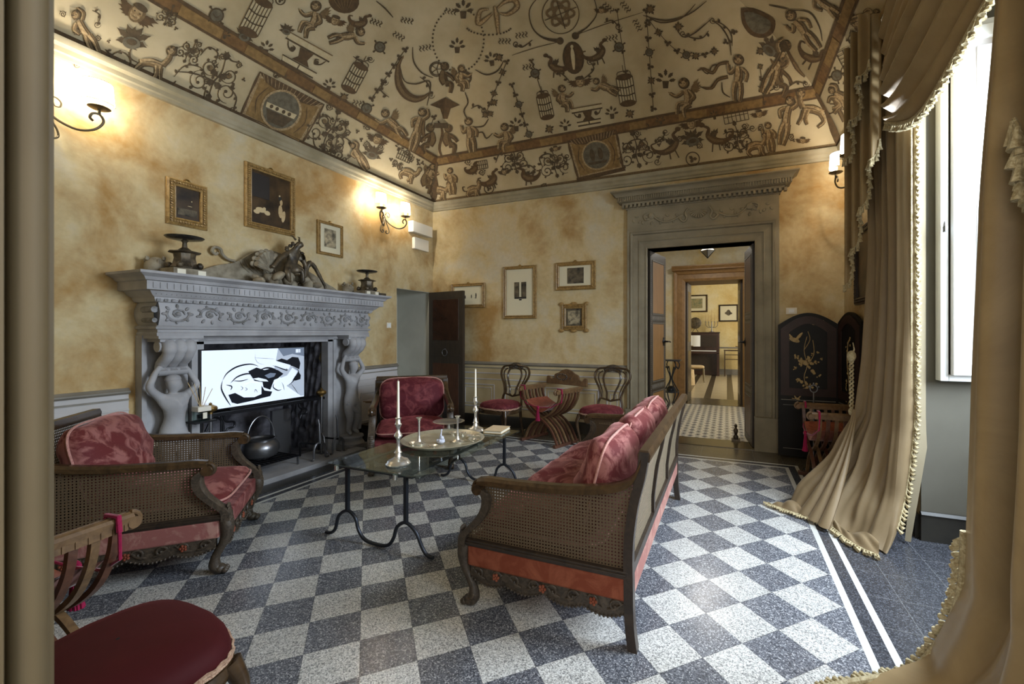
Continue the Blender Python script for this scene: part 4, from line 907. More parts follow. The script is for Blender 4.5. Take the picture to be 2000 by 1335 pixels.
for yc, r in ((2.20, .085), (4.27, .075)):
    b.lathe([(r*.98*math.cos(a), r*1.1*math.sin(a)) for a in [k*PI/16 for k in range(9)]], 18, T(-4.60, yc, 2.0) @ T(0, 0, .07)); b.lathe([(r*.95, 0), (r*.98, .07)], 18, T(-4.60, yc, 2.0))
    for k in range(14): b.ball((-4.60+r*.8*math.cos(k*2.4), yc+r*.8*math.sin(k*2.4), 2.09+.06*math.sin(k)), (.016, .016, .022), 6, 4)
    b.box(-4.70, -4.50, yc-.12, yc+.12, 2.0, 2.02)
b.build('crest', 'stone_carving', FP)
# soot-dark firebox
b = MB(); n = random.Random(5)
def fb(mb, f):
    mb.grid(f, 26, 22)
jit = lambda a, b_: .018*math.sin(a*37+b_*11)+.016*math.sin(a*13-b_*29)+.010*math.sin(a*71+b_*53)
x0, x1 = XA-.74, XA-.0
fb(b, lambda u, v: (x0+jit(u, v), lerp(2.52, 4.06, u), lerp(0, 1.45, v)))
fb(b, lambda u, v: (lerp(x0, x1-.03, u), 4.018-.02-abs(jit(u, v)), lerp(0, 1.45, v)))
fb(b, lambda u, v: (lerp(x0, x1-.03, u), 2.565+.02+abs(jit(u, v)), lerp(0, 1.45, v)))
b.box(x0, XA-.01, 2.53, 4.05, 1.40, 1.45); b.box(x0, XA, 2.53, 4.05, 0, .03); b.box(XA, -4.39, 2.60, 3.98, 0, .03)
struct(b.build('trim_firebox', 'soot_stone', angle=60))
b = MB(); b.box(XA+.002, -4.385, 2.62, 3.96, .031, .05); b.box(-4.387, -4.215, 2.06, 4.20, 0, .05)
o = b.build('hearth', 'mantel_stone', smooth=False); tag(o, 'low grey stone hearth slab in front of the fireplace', 'hearth')
b = MB(); b.box(-4.18, -4.02, 1.7, 4.3, 0, .004); struct(b.build('trim_hearth_band', 'baseboard_stone', smooth=False))
# ---- television in the fireplace
TV = thing('television', 'flat television showing a black and white ink drawing, inside the fireplace', 'television', (-4.66, 3.09, .745))
def tvb():
    b = MB(); b.X = T(.066, .0, 0); return b
TW, TH_ = 1.10, .60
b = tvb(); b.box(-.05, -.004, -TW/2, TW/2, 0, TH_); b.build('housing', 'black_plastic', TV, smooth=False, bevel=.004)
mk('screen_white', (222, 230, 240), .3, emit=((214, 226, 244), .55)); mk('screen_black', (14, 18, 26), .3, emit=((20, 26, 36), .3)); mk('screen_grey', (110, 122, 140), .3, emit=((110, 122, 140), .4)); mk('screen_mid', (176, 186, 200), .3, emit=((176, 186, 200), .4))
b = tvb(); b.box(-.004, -.002, -TW/2+.012, TW/2-.012, .014, TH_-.012)
def sc(pts, mi, d=.0):   # drawing in screen coordinates (0..1, 0..1 from bottom left)
    b.mi = mi; vs = [b._v((d, -TW/2+.012+u*(TW-.024), .014+v*(TH_-.026))) for u, v in pts]
    f = b._f(vs)
def sline(pts, w, mi=1, d=.0012):
    b.mi = mi; P = smoothpath(pts, 5)
    L = [Vector((0, -TW/2+.012+u*(TW-.024), .014+v*(TH_-.026))) for u, v in P]
    n_ = len(L)
    for i in range(n_-1):
        t = (L[i+1]-L[i]).normalized(); s_ = Vector((0, -t.z, t.y)); w0 = w*math.sin(PI*(i+.3)/(n_+.0)); w1 = w*math.sin(PI*(i+1.3)/(n_+.0))
        o_ = Vector((d, 0, 0)); b._f([b._v(L[i]-s_*w0+o_), b._v(L[i+1]-s_*w1+o_), b._v(L[i+1]+s_*w1+o_), b._v(L[i]+s_*w0+o_)])
sc([(.70, .98), (1, .98), (1, .02), (.96, .02), (.8, .25), (.66, .6)], 3, .0002)
sc([(.70, 1), (1, 1), (1, .82), (.86, .88), (.76, .84)], 2, .0005)
# hair mass, outline of head, dark cushions
sc([(.40, .60), (.48, .66), (.56, .60), (.62, .62), (.70, .58), (.76, .50), (.70, .42), (.66, .40), (.62, .22), (.55, .28), (.54, .38), (.46, .42)], 1, .0007)
sc([(.68, .76), (.74, .80), (.80, .76), (.86, .82), (.93, .80), (.955, .68), (.94, .56), (.88, .62), (.80, .68), (.72, .70)], 1, .0007)
sc([(.22, .22), (.28, .24), (.36, .14), (.46, .12), (.53, .16), (.53, .32), (.56, .22), (.64, .18), (.62, .10), (.52, .08), (.44, .06), (.30, .04), (.25, .08)], 1, .0006)
sc([(.83, .36), (.90, .44), (.93, .52), (.96, .44), (.955, .36), (.90, .34)], 1, .0007)
sc([(.36, .36), (.42, .40), (.50, .38), (.53, .30), (.52, .18), (.44, .13), (.36, .17), (.33, .24)], 0, .0009)
sc([(.66, .34), (.72, .42), (.80, .46), (.86, .60), (.92, .52), (.88, .40), (.84, .30), (.74, .22), (.68, .26)], 0, .0009)
sc([(.44, .46), (.50, .47), (.58, .42), (.60, .38), (.52, .40)], 0, .0009)
sc([(.56, .50), (.62, .54), (.68, .52), (.66, .46), (.60, .44)], 2, .0009)
sc([(.64, .70), (.68, .76), (.84, .66), (.82, .58), (.76, .60)], 0, .0009)
for pts, w in [([(.17, .48), (.21, .60), (.30, .70), (.42, .73), (.50, .68)], .008), ([(.17, .48), (.16, .34), (.20, .16), (.24, .03)], .007), ([(.24, .42), (.30, .52), (.40, .56), (.50, .50)], .008),
               ([(.20, .40), (.25, .36), (.24, .30)], .006), ([(.26, .46), (.33, .44), (.40, .46)], .005), ([(.33, .35), (.35, .31), (.33, .27)], .003), ([(.37, .32), (.39, .28), (.37, .26)], .003),
               ([(.64, .68), (.72, .62), (.80, .56), (.79, .60)], .006), ([(.86, .62), (.93, .54), (.92, .42), (.86, .32), (.82, .26)], .006), ([(.66, .34), (.65, .26), (.70, .19), (.74, .20)], .006),
               ([(.84, .30), (.89, .18), (.93, .06)], .003), ([(.46, .20), (.47, .26), (.49, .20)], .003), ([(.74, .34), (.76, .26), (.77, .18)], .003), ([(.46, .84), (.56, .82), (.66, .80)], .0015),
               ([(.47, .92), (.47, .82), (.50, .74), (.56, .70)], .0012), ([(.50, .60), (.58, .64), (.66, .60), (.72, .52)], .01), ([(.88, .80), (.85, .72), (.80, .70)], .004)]: sline(pts, w)
for q in [(.90, .90, .935, .97), (.94, .90, .955, .97)]: sc([(q[0], q[1]), (q[2], q[1]), (q[2], q[3]), (q[0], q[3])], 0, .0009)
b.build('screen', ['screen_white', 'screen_black', 'screen_grey', 'screen_mid'], TV, smooth=False)
b = tvb(); b.box(-.09, .03, -.30, .30, -.012, 0); b.box(-.045, -.02, -.1, .1, 0, .03); b.build('stand_foot', 'black_plastic', TV, smooth=False)
# ---- long iron rack the television stands on
SH = thing('fire_rack', 'long dark iron rack with scrolled brackets and globe finials spanning the fireplace under the television', 'rack', (-4.62, 3.19, 0))
b = MB(); b.box(-.11, .10, -.66, .66, .70, .731); b.build('shelf', 'black_iron', SH, smooth=False)
for yy in (-.60, .62):
    b = MB(); b.tube([(.09, yy, .05), (.09, yy, .74)], .016, 10); b.box(.04, .14, yy-.04, yy+.04, .05, .065); b.tube([(.09, yy, .3), (.13, yy, .25), (.15, yy, .12), (.19, yy, .055)], .012, 8); b.build('post', 'grey_metal', SH)
    b = MB(); b.lathe([(0, .73), (.02, .735), (.02, .75), (.05, .765), (.058, .785), (.05, .805), (.02, .82), (.012, .825), (.014, .835), (0, .845)], 18, T(.09, yy, 0)); b.build('globe_finial', 'brass', SH)
for yy in (-.42, .40):
    b = MB(); b.tube([(-.02, yy+y, z) for y, z in smoothpath([(0, .70), (.02, .62), (.10, .60), (.10, .55), (.04, .54), (.02, .50)], 5)], .010, 8); b.tube([(-.02, yy-.02, .70), (-.02, yy-.02, .52)], .010, 8); b.build('scroll_bracket', 'black_iron', SH)
b = MB(); b.tube([(-.02, y, z) for y, z in smoothpath([(-.58, .55), (-.52, .66), (-.44, .64), (-.42, .5), (-.44, .2), (-.43, .05)], 6)], .012, 8); b.tube([(-.04, y, z) for y, z in smoothpath([(-.6, .42), (-.56, .5), (-.50, .46), (-.53, .4)], 6)], .009, 8); b.build('hook_bar', 'black_iron', SH)
# ---- cauldron with a hoop handle, standing on a grate
GR = thing('fire_grate', 'flat barred iron grate on short legs on the hearth under the round pot', 'grate', (-4.60, 3.12, .05))
b = MB()
for k in range(12): b.box(-.18, .22, -.26+k*.046, -.247+k*.046, .10, .112)
b.box(-.18, -.165, -.27, .28, .09, .105); b.box(.205, .22, -.27, .28, .09, .105); b.build('bars', 'black_iron', GR, smooth=False)
for x, y in ((-.17, -.26), (-.17, .27), (.21, -.26), (.21, .27)):
    b = MB(); b.box(x-.008, x+.008, y-.008, y+.008, 0, .10); b.build('leg', 'grey_metal', GR, smooth=False)
PT = thing('cauldron', 'round bellied dark metal pot with a tall hoop handle, on the iron grate', 'pot', (-4.60, 3.12, .163))
b = MB(); b.lathe([(0, 0), (.08, .004), (.15, .04), (.175, .10), (.168, .15), (.14, .19), (.13, .20), (.145, .215), (.148, .22), (.13, .218), (.12, .20), (.15, .15), (.15, .10), (0, .02)], 28); b.build('bowl', 'grey_metal', PT)
b = MB(); b.tube([(0, .145*math.cos(a), .21+.21*math.sin(a)*1.15) for a in [PI*k/20 for k in range(21)]], .007, 8); b.build('hoop_handle', 'grey_metal', PT)
# ---- andirons
def andiron(name, label, x, y):
    A = thing(name, label, 'andiron', (x, y, .05), 0, None)
    b = MB(); b.tube([(0, yy, z) for yy, z in smoothpath([(-.11, .01), (-.08, .02), (-.075, .12), (-.04, .185), (.04, .185), (.075, .12), (.08, .02), (.12, .01)], 6)], .012, 8); b.build('arched_feet', 'grey_metal', A)
    b = MB(); b.tube([(0, 0, .185), (-.01, .0, .40), (-.015, -.01, .46)], [.015, .012, .008], 8); b.build('upright', 'grey_metal', A)
    b = MB(); b.tube([(0, 0, .17), (-.30, 0, .16), (-.32, 0, .16), (-.32, 0, .002)], .011, 8); b.build('log_bar', 'black_iron', A)
andiron('andiron', 'iron andiron with an arched foot standing at the front right edge of the hearth', -4.33, 3.62)
andiron('andiron', 'iron andiron half hidden beside the right caryatid', -4.36, 3.90)
b = MB(); b.box(-4.9, -4.86, 3.43, 3.66, .05, .60); o = b.build('fire_plate', 'grey_metal', smooth=False); tag(o, 'upright plain grey metal plate leaning at the back right of the firebox', 'metal plate')
# ---- reed diffuser
RD = thing('reed_diffuser', 'glass box reed diffuser with thin pale sticks on a little shelf beside the left caryatid', 'diffuser', (-4.45, 2.47, .702))
b = MB(); b.box(-.045, .045, -.05, .05, .0, .085); b.build('glass_jar', 'clear_glass', RD, smooth=False, bevel=.006)
b = MB(); b.box(-.05, .05, -.055, .055, .085, .13); b.build('collar', 'white_box', RD, smooth=False, bevel=.004)
b = MB(); b.box(.046, .048, -.015, .02, .02, .075); b.build('paper_label', 'paper', RD, smooth=False)
b = MB(); [b.tube([(0, 0, .10), (.02*math.cos(k), .055*(k-2.2), .36-.02*k)], .0028, 5) for k in range(5)]; b.build('reeds', 'beige_cloth', RD)
SD = thing('candle_shelf', 'small iron bracket table holding the reed diffuser by the left caryatid', 'stand', (-4.45, 2.47, .0))
b = MB(); b.box(-.07, .07, -.09, .09, .685, .70); b.build('top', 'black_iron', SD, smooth=False)
b = MB(); b.tube([(0, 0, .05), (0, 0, .69)], .012, 8); b.lathe([(.08, .05), (.08, .06), (.02, .09)], 16); b.build('post', 'black_iron', SD)
# ---- things on the mantelshelf
def tazza(y, s, label):
    A = thing('tazza', label, 'ornament', (-4.40, y, 2.001))
    b = MB(); b.box(-.10*s, .10*s, -.13*s, .13*s, 0, .055*s); b.build('marble_base', 'stone_carving', A, smooth=False, bevel=.004)
    for yy in (-.105, .045): b = MB(); b.box(.1005*s, .103*s, yy*s, (yy+.06)*s, .008*s, .045*s); b.build('white_square', 'paper', A, smooth=False)
    b = MB(); b.lathe([(.10*s, .055*s), (.105*s, .07*s), (.085*s, .10*s), (.075*s, .15*s), (.08*s, .185*s), (.115*s, .195*s), (.11*s, .203*s), (.05*s, .215*s), (.02*s, .24*s), (.016*s, .28*s), (.03*s, .30*s), (0, .30*s)], 8); b.build('body', 'bronze', A, angle=25)
    for k in range(4):
        a = PI/4+k*PI/2; b = MB(); b.ball((.105*s*math.cos(a), .105*s*math.sin(a), .085*s), (.026*s, .026*s, .03*s), 8, 6); b.build('foot_knob', 'bronze', A)
    b = MB(); b.lathe([(0, .295*s), (.06*s, .298*s), (.12*s, .312*s), (.135*s, .325*s), (.13*s, .33*s), (.06*s, .31*s), (0, .305*s)], 28); b.build('dish', 'dark_marble', A)
tazza(2.31, 1.04, 'larger dark bronze footed dish on a square base at the left end of the mantelshelf')
tazza(4.40, .98, 'dark bronze footed dish on a square base at the right end of the mantelshelf')
b = MB(); b.box(-4.34, -4.26, 4.50, 4.60, 2.001, 2.035); o = b.build('small_box', 'bronze', smooth=False, bevel=.004); tag(o, 'tiny dark box at the right end of the mantelshelf beside the footed dish', 'box')
G = thing('sculpture_group', 'dark carving of a crouching horned creature at the middle of the mantelshelf', 'sculpture', (-4.47, 3.36, 2.001))
b = MB(); rr = random.Random(11)
for k in range(26):
    y = rr.uniform(-.40, .36); h = .17*(1-abs(y)/.5); b.ball((rr.uniform(-.06, .07), y, rr.uniform(.01, max(.02, h))), (rr.uniform(.03, .07), rr.uniform(.04, .09), rr.uniform(.03, .06)), 8, 6, R('X', rr.uniform(0, 3)))
b.build('rock_base', 'stone_carving', G)
J = dict(pel=(0, -.02, .20, .06), wa=(.01, .01, .28, .055), ch=(.02, .03, .37, .07), nk=(.03, .05, .44, .035), hd=(.05, .07, .50, .05), sn=(.07, .115, .49, .028),
         sL=(.02, -.045, .38, .035), eL=(.03, -.14, .30, .026), wL=(.04, -.20, .22, .022), hL=(.04, -.24, .19, .022),
         sR=(.03, .10, .38, .035), eR=(.05, .15, .27, .027), wR=(.06, .13, .17, .022), hR=(.06, .13, .12, .024),
         qL=(.05, -.08, .20, .045), kL=(.09, -.10, .13, .035), aL=(.07, -.06, .04, .025), qR=(.05, .05, .18, .045), kR=(.09, .08, .20, .035), aR=(.08, .09, .06, .024))
skin('crouching_figure', J, ['pel wa ch nk hd sn', 'ch sL eL wL hL', 'ch sR eR wR hR', 'pel qL kL aL', 'pel qR kR aR'], 'bronze', G)
b = MB()
for sg in (-1, 1): b.tube([(.05, .05+sg*.02, .53), (.04, .04+sg*.04, .57), (.03, .02+sg*.045, .575)], [.012, .009, .003], 7)
for k in range(9): b.ball((.0+.02*math.sin(k), .035+.012*k*(-1)**k, .50-.012*k), (.02, .025, .02), 6, 4)
b.build('horns_and_mane', 'bronze', G)
b = MB(); b.tube([(.02, y, z) for y, z in smoothpath([(.16, .10), (.20, .26), (.235, .31), (.29, .27), (.36, .17), (.42, .08), (.44, .03)], 6)], [.02, .03, .026, .022, .018, .015], 10); b.build('curved_horn', 'bronze', G)
b = MB()
for k in range(7):
    a = math.radians(60+18*k); b.tube([(-.03, -.20, .16), (-.03+.01*k, -.24+.16*math.cos(a), .17+.19*math.sin(a))], [.018, .028], 8)
    b.ball((-.02, -.24+.16*math.cos(a), .17+.19*math.sin(a)), (.02, .03, .03), 8, 5)
b.build('shell', 'stone_carving', G)
# ---- occasional table right of the fireplace, small console on its left
PTB = thing('pedestal_table', 'small pale wooden pedestal table with a square top between the right caryatid and the armchair', 'table', (-4.22, 4.41, 0), .3)
b = MB(); b.box(-.13, .13, -.15, .15, .62, .635); b.box(-.11, .11, -.13, .13, .605, .62); b.build('tabletop', 'oak_frame', PTB, smooth=False, bevel=.004)
b = MB(); b.tube([(0, 0, .05), (0, 0, .61)], [.022, .016], 10); b.lathe([(.03, .30), (.035, .34), (.02, .38)], 12); b.build('column', 'walnut', PTB)
for k in range(3):
    a = k*2*PI/3; b = MB(); b.tube([(0, 0, .10), (.08*math.cos(a), .08*math.sin(a), .07), (.16*math.cos(a), .16*math.sin(a), .015)], [.016, .013, .013], 8); b.build('leg', 'walnut', PTB)
PF = thing('photo_frame', 'small pale tilted photo frame leaning low behind the pedestal table', 'picture frame', (-4.35, 4.62, .25), math.radians(-70))
b = MB(); b.sweep([(-.09, 0, 0), (.09, 0, 0), (.09, 0, .11), (-.09, 0, .11)], [(-.008, -.008), (.008, -.008), (.008, .008), (-.008, .008)], up=(0, 1, 0), closed=True); b.build('frame', 'beige_cloth', PF)
b = MB(); b.box(-.08, .08, -.001, .002, .01, .10); b.build('picture', 'dark_niche', PF, smooth=False)
LT = thing('low_table', 'low dark wooden table standing behind the red armchair and the pedestal table', 'table', (-4.50, 4.80, 0))
b = MB(); b.box(-.2, .2, -.26, .26, .20, .24); b.build('tabletop', 'dark_walnut', LT, smooth=False)
for x in (-.17, .17):
    for y in (-.23, .23): b = MB(); b.box(x-.02, x+.02, y-.02, y+.02, 0, .20); b.build('leg', 'dark_walnut', LT, smooth=False)
CT_ = thing('side_table', 'pale round glass topped side table between the left armchair and the fireplace', 'table', (-4.42, 1.90, 0))
b = MB(); b.lathe([(0, .58), (.20, .58), (.205, .59), (.20, .60), (0, .60)], 30); b.build('tabletop', 'paper', CT_)
b = MB(); b.tube([(0, 0, .03), (0, 0, .58)], .02, 10); b.lathe([(.11, 0), (.11, .015), (.03, .04)], 20); b.build('pedestal', 'black_iron', CT_)
GC = thing('glass_dish', 'clear round glass dish standing on the pale side table behind the left armchair', 'dish', (-4.45, 1.95, .601))
b = MB(); b.lathe([(0, 0), (.05, .002), (.06, .01), (.075, .10), (.07, .16), (.045, .19)], 22); b.build('bowl', 'clear_glass', GC)
b = MB(); b.tube([(.0, .04, .02), (.01, .05, .11)], .008, 6); b.ball((.01, .05, .12), .012, 8, 6); b.build('dark_stopper', 'black_plastic', GC)
IB = thing('iron_basket', 'low round iron basket of curled bars beside the left end of the hearth', 'basket', (-4.35, 2.66, .0505))
b = MB()
for k in range(10):
    a = 2*PI*k/10; b.tube([(.05*math.cos(a), .05*math.sin(a), .0), (.12*math.cos(a), .12*math.sin(a), .10), (.13*math.cos(a), .13*math.sin(a), .2), (.10*math.cos(a+.3), .10*math.sin(a+.3), .235)], .006, 6)
for z, r in ((.005, .05), (.12, .125), (.2, .13)): b.tube([(r*math.cos(a), r*math.sin(a), z) for a in [2*PI*k/20 for k in range(20)]], .005, 6, closed=True)
b.build('bars', 'black_iron', IB)
# ================================================================ seating
def cushion(b, c, s, e=.38, X=None, wob=.012, nu=36, nv=18, seed=0, crown=0):
    """puffed superellipsoid"""
    X = X or Matrix.Identity(4)
    def sp(v, p): return math.copysign(abs(v)**p, v)
    def fn(u, v):
        th = 2*PI*u; ph = PI*(v-.5)
        x = sp(math.cos(ph), .55)*sp(math.cos(th), e); y = sp(math.cos(ph), .55)*sp(math.sin(th), e); z = sp(math.sin(ph), .8)
        w = wob*(math.sin(x*5+seed+z*3)*math.sin(y*6+seed*2)+.5*math.sin(x*11+y*9+seed))
        z2 = z*(s[2]+crown*(1-x*x)*(1-y*y))+w*(abs(math.sin(ph)))
        return X @ Vector((c[0]+x*(s[0]+w*.6), c[1]+y*(s[1]+w*.6), c[2]+z2))
    b.grid(fn, nu, nv, cu=True)
def piping(b, c, s, X=None, e=.38, z=0, r=.007):
    X = X or Matrix.Identity(4)
    def sp(v, p): return math.copysign(abs(v)**p, v)
    b.tube([X @ Vector((c[0]+sp(math.cos(t), e)*(s[0]+.004), c[1]+sp(math.sin(t), e)*(s[1]+.004), c[2]+z)) for t in [2*PI*k/48 for k in range(48)]], r, 6, closed=True)
BACKP = [(.45, 0), (.435, .12), (.43, .30), (.43, .50), (.452, .68), (.485, .82), (.505, .945)]
def backy(z): return interp([(z_, y_) for y_, z_ in BACKP], z)
ARMP = smoothpath([(-.395, .69), (-.33, .70), (-.20, .702), (.08, .715), (.29, .742), (.40, .775), (.455, .82), (.49, .90)], 5)
SUPP = smoothpath([(-.385, .655), (-.345, .62), (-.345, .56), (-.375, .50), (-.43, .44), (-.485, .385), (-.49, .33)], 5)
def army(z):    # front boundary of the side panel
    return interp(sorted([(z_, y_) for y_, z_ in SUPP]), z)
def armz(y): return interp(ARMP, y)
def cane_seat(name, label, cat, W, n, loc, rz, red, rust, group=None, cush=True):
    A = thing(name, label, cat, loc, rz, group); h = W/2
    for sg in (-1, 1):
        x = sg*h
        b = MB(); b.sweep([(x, y, z) for y, z in smoothpath(BACKP, 4)], [(-.025, -.022), (.025, -.022), (.025, .022), (-.025, .022)], up=(0, 1, 0)); b.build('back_leg', 'dark_walnut', A)
        b = MB(); b.tube([(x, y, z) for y, z in smoothpath([(-.485, .345), (-.495, .27), (-.475, .19), (-.435, .11), (-.43, .05), (-.455, .028), (-.475, .04)], 5)], [.036, .036, .037, .038, .038, .036, .034, .032, .030, .028, .026, .025, .024, .024, .024, .024, .026, .028, .030, .032, .032, .032, .032, .032, .032, .03, .03, .028, .026, .024, .022], 10)
        b.ball((x, -.455, .030), (.036, .036, .030), 10, 6)
        for k in range(3): b.ball((x+(k-1)*.022, -.485, .022), (.012, .02, .018), 8, 5)
        b.build('front_leg', 'carved_walnut', A)
        b = MB(); b.sweep([(x, y, z) for y, z in ARMP], [(-.036, -.018), (-.034, .006), (-.018, .02), (.018, .02), (.034, .006), (.036, -.018)], up=(0, 0, 1))
        sp_ = [(-.395+p, .652+q) for p, q in [(.040*math.cos(a)*(1-k/26), .040*math.sin(a)*(1-k/26)) for k, a in enumerate([PI/2+.36*k for k in range(20)])]]
        b.tube([(x, y, z) for y, z in sp_], .013, 8); b.tube([(x-.036, -.395, .652), (x+.036, -.395, .652)], .030, 14); b.build('armrest', 'walnut', A)
        b = MB(); b.sweep([(x, y, z) for y, z in SUPP], [(-.034, -.022), (-.02, -.03), (.02, -.03), (.034, -.022), (.034, .022), (-.034, .022)], up=(0, 1, .001))
        for k in range(6): b.ball((x, -.50-.004*k, .42-.02*k), (.026, .012, .016), 8, 5)
        b.build('arm_support', 'carved_walnut', A)
        b = MB(); b.box(x-.026, x+.026, -.47, .43, .335, .372); b.box(x-.031, x+.031, -.47, .42, .345, .36); b.build('side_rail', 'dark_walnut', A, bevel=.004, smooth=False)
        b = MB()
        def pf(u, v):
            z0 = .37; yb = lerp(0, 1, u)
            z_top_b = armz(.43)
            y = lerp(army(min(.64, lerp(z0, .69, v))), backy(lerp(z0, .80, v))-.01, u); zt = armz(y)-.012
            return (x, y, lerp(z0, zt, v))
        b.grid(pf, 30, 12); b.build('cane_panel', 'cane_side', A)
        b = MB(); b.box(x-.022, x+.022, -.46, .42, .225, .338); b.build('side_band', rust, A, bevel=.012, smooth=False)
        b = MB(); apron(b, -.44, .42, lambda t, z, o: (x+sg*(.014+o), t, z), lambda t, z, o: (x-sg*(.010+o), t, z)); apron_flowers(b.build('carved_apron', 'carved_walnut', A), -.44, .42, lambda t, z, o: (x+sg*(.014+o), t, z))
    # front band and apron
    b = MB(); b.box(-h+.03, h-.03, -.485, -.43, .235, .345); b.build('front_band', red, A, bevel=.012, smooth=False)
    b = MB(); apron(b, -h+.03, h-.03, lambda t, z, o: (t, -.475-o, z), lambda t, z, o: (t, -.455+o, z)); apron_flowers(b.build('carved_apron', 'carved_walnut', A), -h+.03, h-.03, lambda t, z, o: (t, -.475-o, z))
    b = MB(); b.box(-h+.02, h-.02, -.44, .42, .29, .35); b.build('seat_deck', red, A, smooth=False)
    # back frame
    b = MB(); zt = .93
    b.sweep([(-h-.02, backy(zt), zt), (h+.02, backy(zt), zt)], [(-.026, -.03), (.026, -.03), (.03, 0), (.02, .024), (-.02, .024), (-.03, 0)]); b.build('top_rail', 'walnut', A)
    b = MB(); b.box(-h, h, backy(.38)-.02, backy(.38)+.02, .35, .40)
    b.build('lower_rail', 'dark_walnut', A, smooth=False)
    for k in range(1, n):
        x = -h+W*k/n; b = MB(); b.sweep([(x, backy(z), z) for z in (.38, .5, .6, .7, .8, .92)], [(-.02, -.018), (.02, -.018), (.02, .018), (-.02, .018)], up=(0, 1, 0)); b.build('back_stile', 'dark_walnut', A)
    b = MB(); b.grid(lambda u, v: (lerp(-h+.02, h-.02, u), backy(lerp(.39, .915, v)), lerp(.39, .915, v)), 6, 14); b.build('back_cane', 'cane_back', A)
    b = MB(); b.box(-h+.03, h-.03, .40, .448, .235, .35); b.build('back_band', 'damask_pink', A, bevel=.01, smooth=False)
    # cushions
    cw = (W-.07)/n
    for k in range(n):
        cx = -h+.035+cw*(k+.5)
        b = MB(); cushion(b, (cx, -.10, .425), (cw/2-.002, .375, .062), .3, seed=k+W, crown=.035); o = b.build('seat_cushion', red, A)
        b = MB(); piping(b, (cx, -.10, .40), (cw/2-.002, .375, .06), e=.3, z=.03); b.build('piping', 'piping', o)
        b = MB(); Xc = T(cx, .235, .70) @ R('X', math.radians(90-14)) 
        cushion(b, (0, 0, 0), (cw/2-.004, .255, .10), .42, Xc, .016, seed=k*2+W, crown=.045); o = b.build('back_cushion', red, A)
        b = MB(); piping(b, (0, 0, 0), (cw/2-.004, .255, .10), Xc, .42); b.build('piping', 'piping', o)
    return A
def apron_flowers(A, t0, t1, f):
    for i in range(3):
        tc = lerp(t0, t1, (i+.6)/3.2); b = MB()
        for k in range(5): b.ball(f(tc+.014*math.cos(k*1.257), .198+.014*math.sin(k*1.257), .011), .0085, 6, 4)
        b.ball(f(tc, .198, .013), .007, 6, 4); b.build('painted_flower', 'damask_rust', A)
def apron(b, t0, t1, f, g):
    """scalloped pierced apron between t0..t1 with front face f and back face g"""
    n = 48; L = t1-t0; rep = max(1, round(L/.45))
    def low(t):
        s = (t-t0)/L*rep % 1
        return .165-.028*abs(math.sin(s*PI*2))-.012*math.cos(s*PI*2)*0-.018*(.5-abs(s-.5))
    def hi(t):
        s = (t-t0)/L*rep; return .228+.020*abs(math.sin(s*PI*2))
    for k in range(n):
        a, c = t0+L*k/n, t0+L*(k+1)/n
        q = [f(a, low(a), 0), f(c, low(c), 0), f(c, hi(c), 0), f(a, hi(a), 0)]; r = [g(a, low(a), 0), g(c, low(c), 0), g(c, hi(c), 0), g(a, hi(a), 0)]
        A_ = [b._v(p) for p in q]; B_ = [b._v(p) for p in r]
        b._f(A_); b._f(B_[::-1]); b._f([A_[0], A_[1], B_[1], B_[0]]); b._f([A_[3], A_[2], B_[2], B_[3]])
    for i in range(rep*4):
        tc = t0+L*(i+.5)/(rep*4); s = 1 if i % 2 else -1; r0 = .034
        b.tube([f(tc+s*(r0-.0028*k)*math.cos(.62*k+.4), .195+(r0-.0028*k)*math.sin(.62*k+.4), .006) for k in range(11)], .006, 6)
        b.tube([f(tc-.04*s+.08*s*q, .172+.045*q*q, .005) for q in (0, .3, .6, 1)], [.004, .009, .008, .003], 6)
        b.ball(f(tc, .195, .006), .008, 6, 4)
    for k in range(int(L/.02)): b.ball(f(t0+.01+k*.02, low(t0+.01+k*.02)+.004, .004), .007, 6, 4)
sofa = cane_seat('cane_sofa', 'long cane sided sofa with carved walnut frame and rusty red cushions', 'sofa', 2.02, 3, (-.86, 3.07, 0), -PI/2, 'damask', 'damask_rust')
a1 = math.atan2(.707, .707)
cane_seat('cane_armchair', 'cane sided armchair with pinkish red cushions at the left, turned towards the table', 'armchair', .84, 1, (-3.225+.707*-.465, 2.035+.707*-.465, 0), a1+PI/2, 'damask', 'damask_pink', 'cane armchairs of the sofa set')
a2 = math.atan2(-.77, .635)
cane_seat('cane_armchair', 'cane sided armchair with crimson cushions facing forward beside the small dark door', 'armchair', .82, 1, (-3.135-.635*.46, 3.77+.77*.46, 0), a2+PI/2, 'crimson', 'crimson', 'cane armchairs of the sofa set')
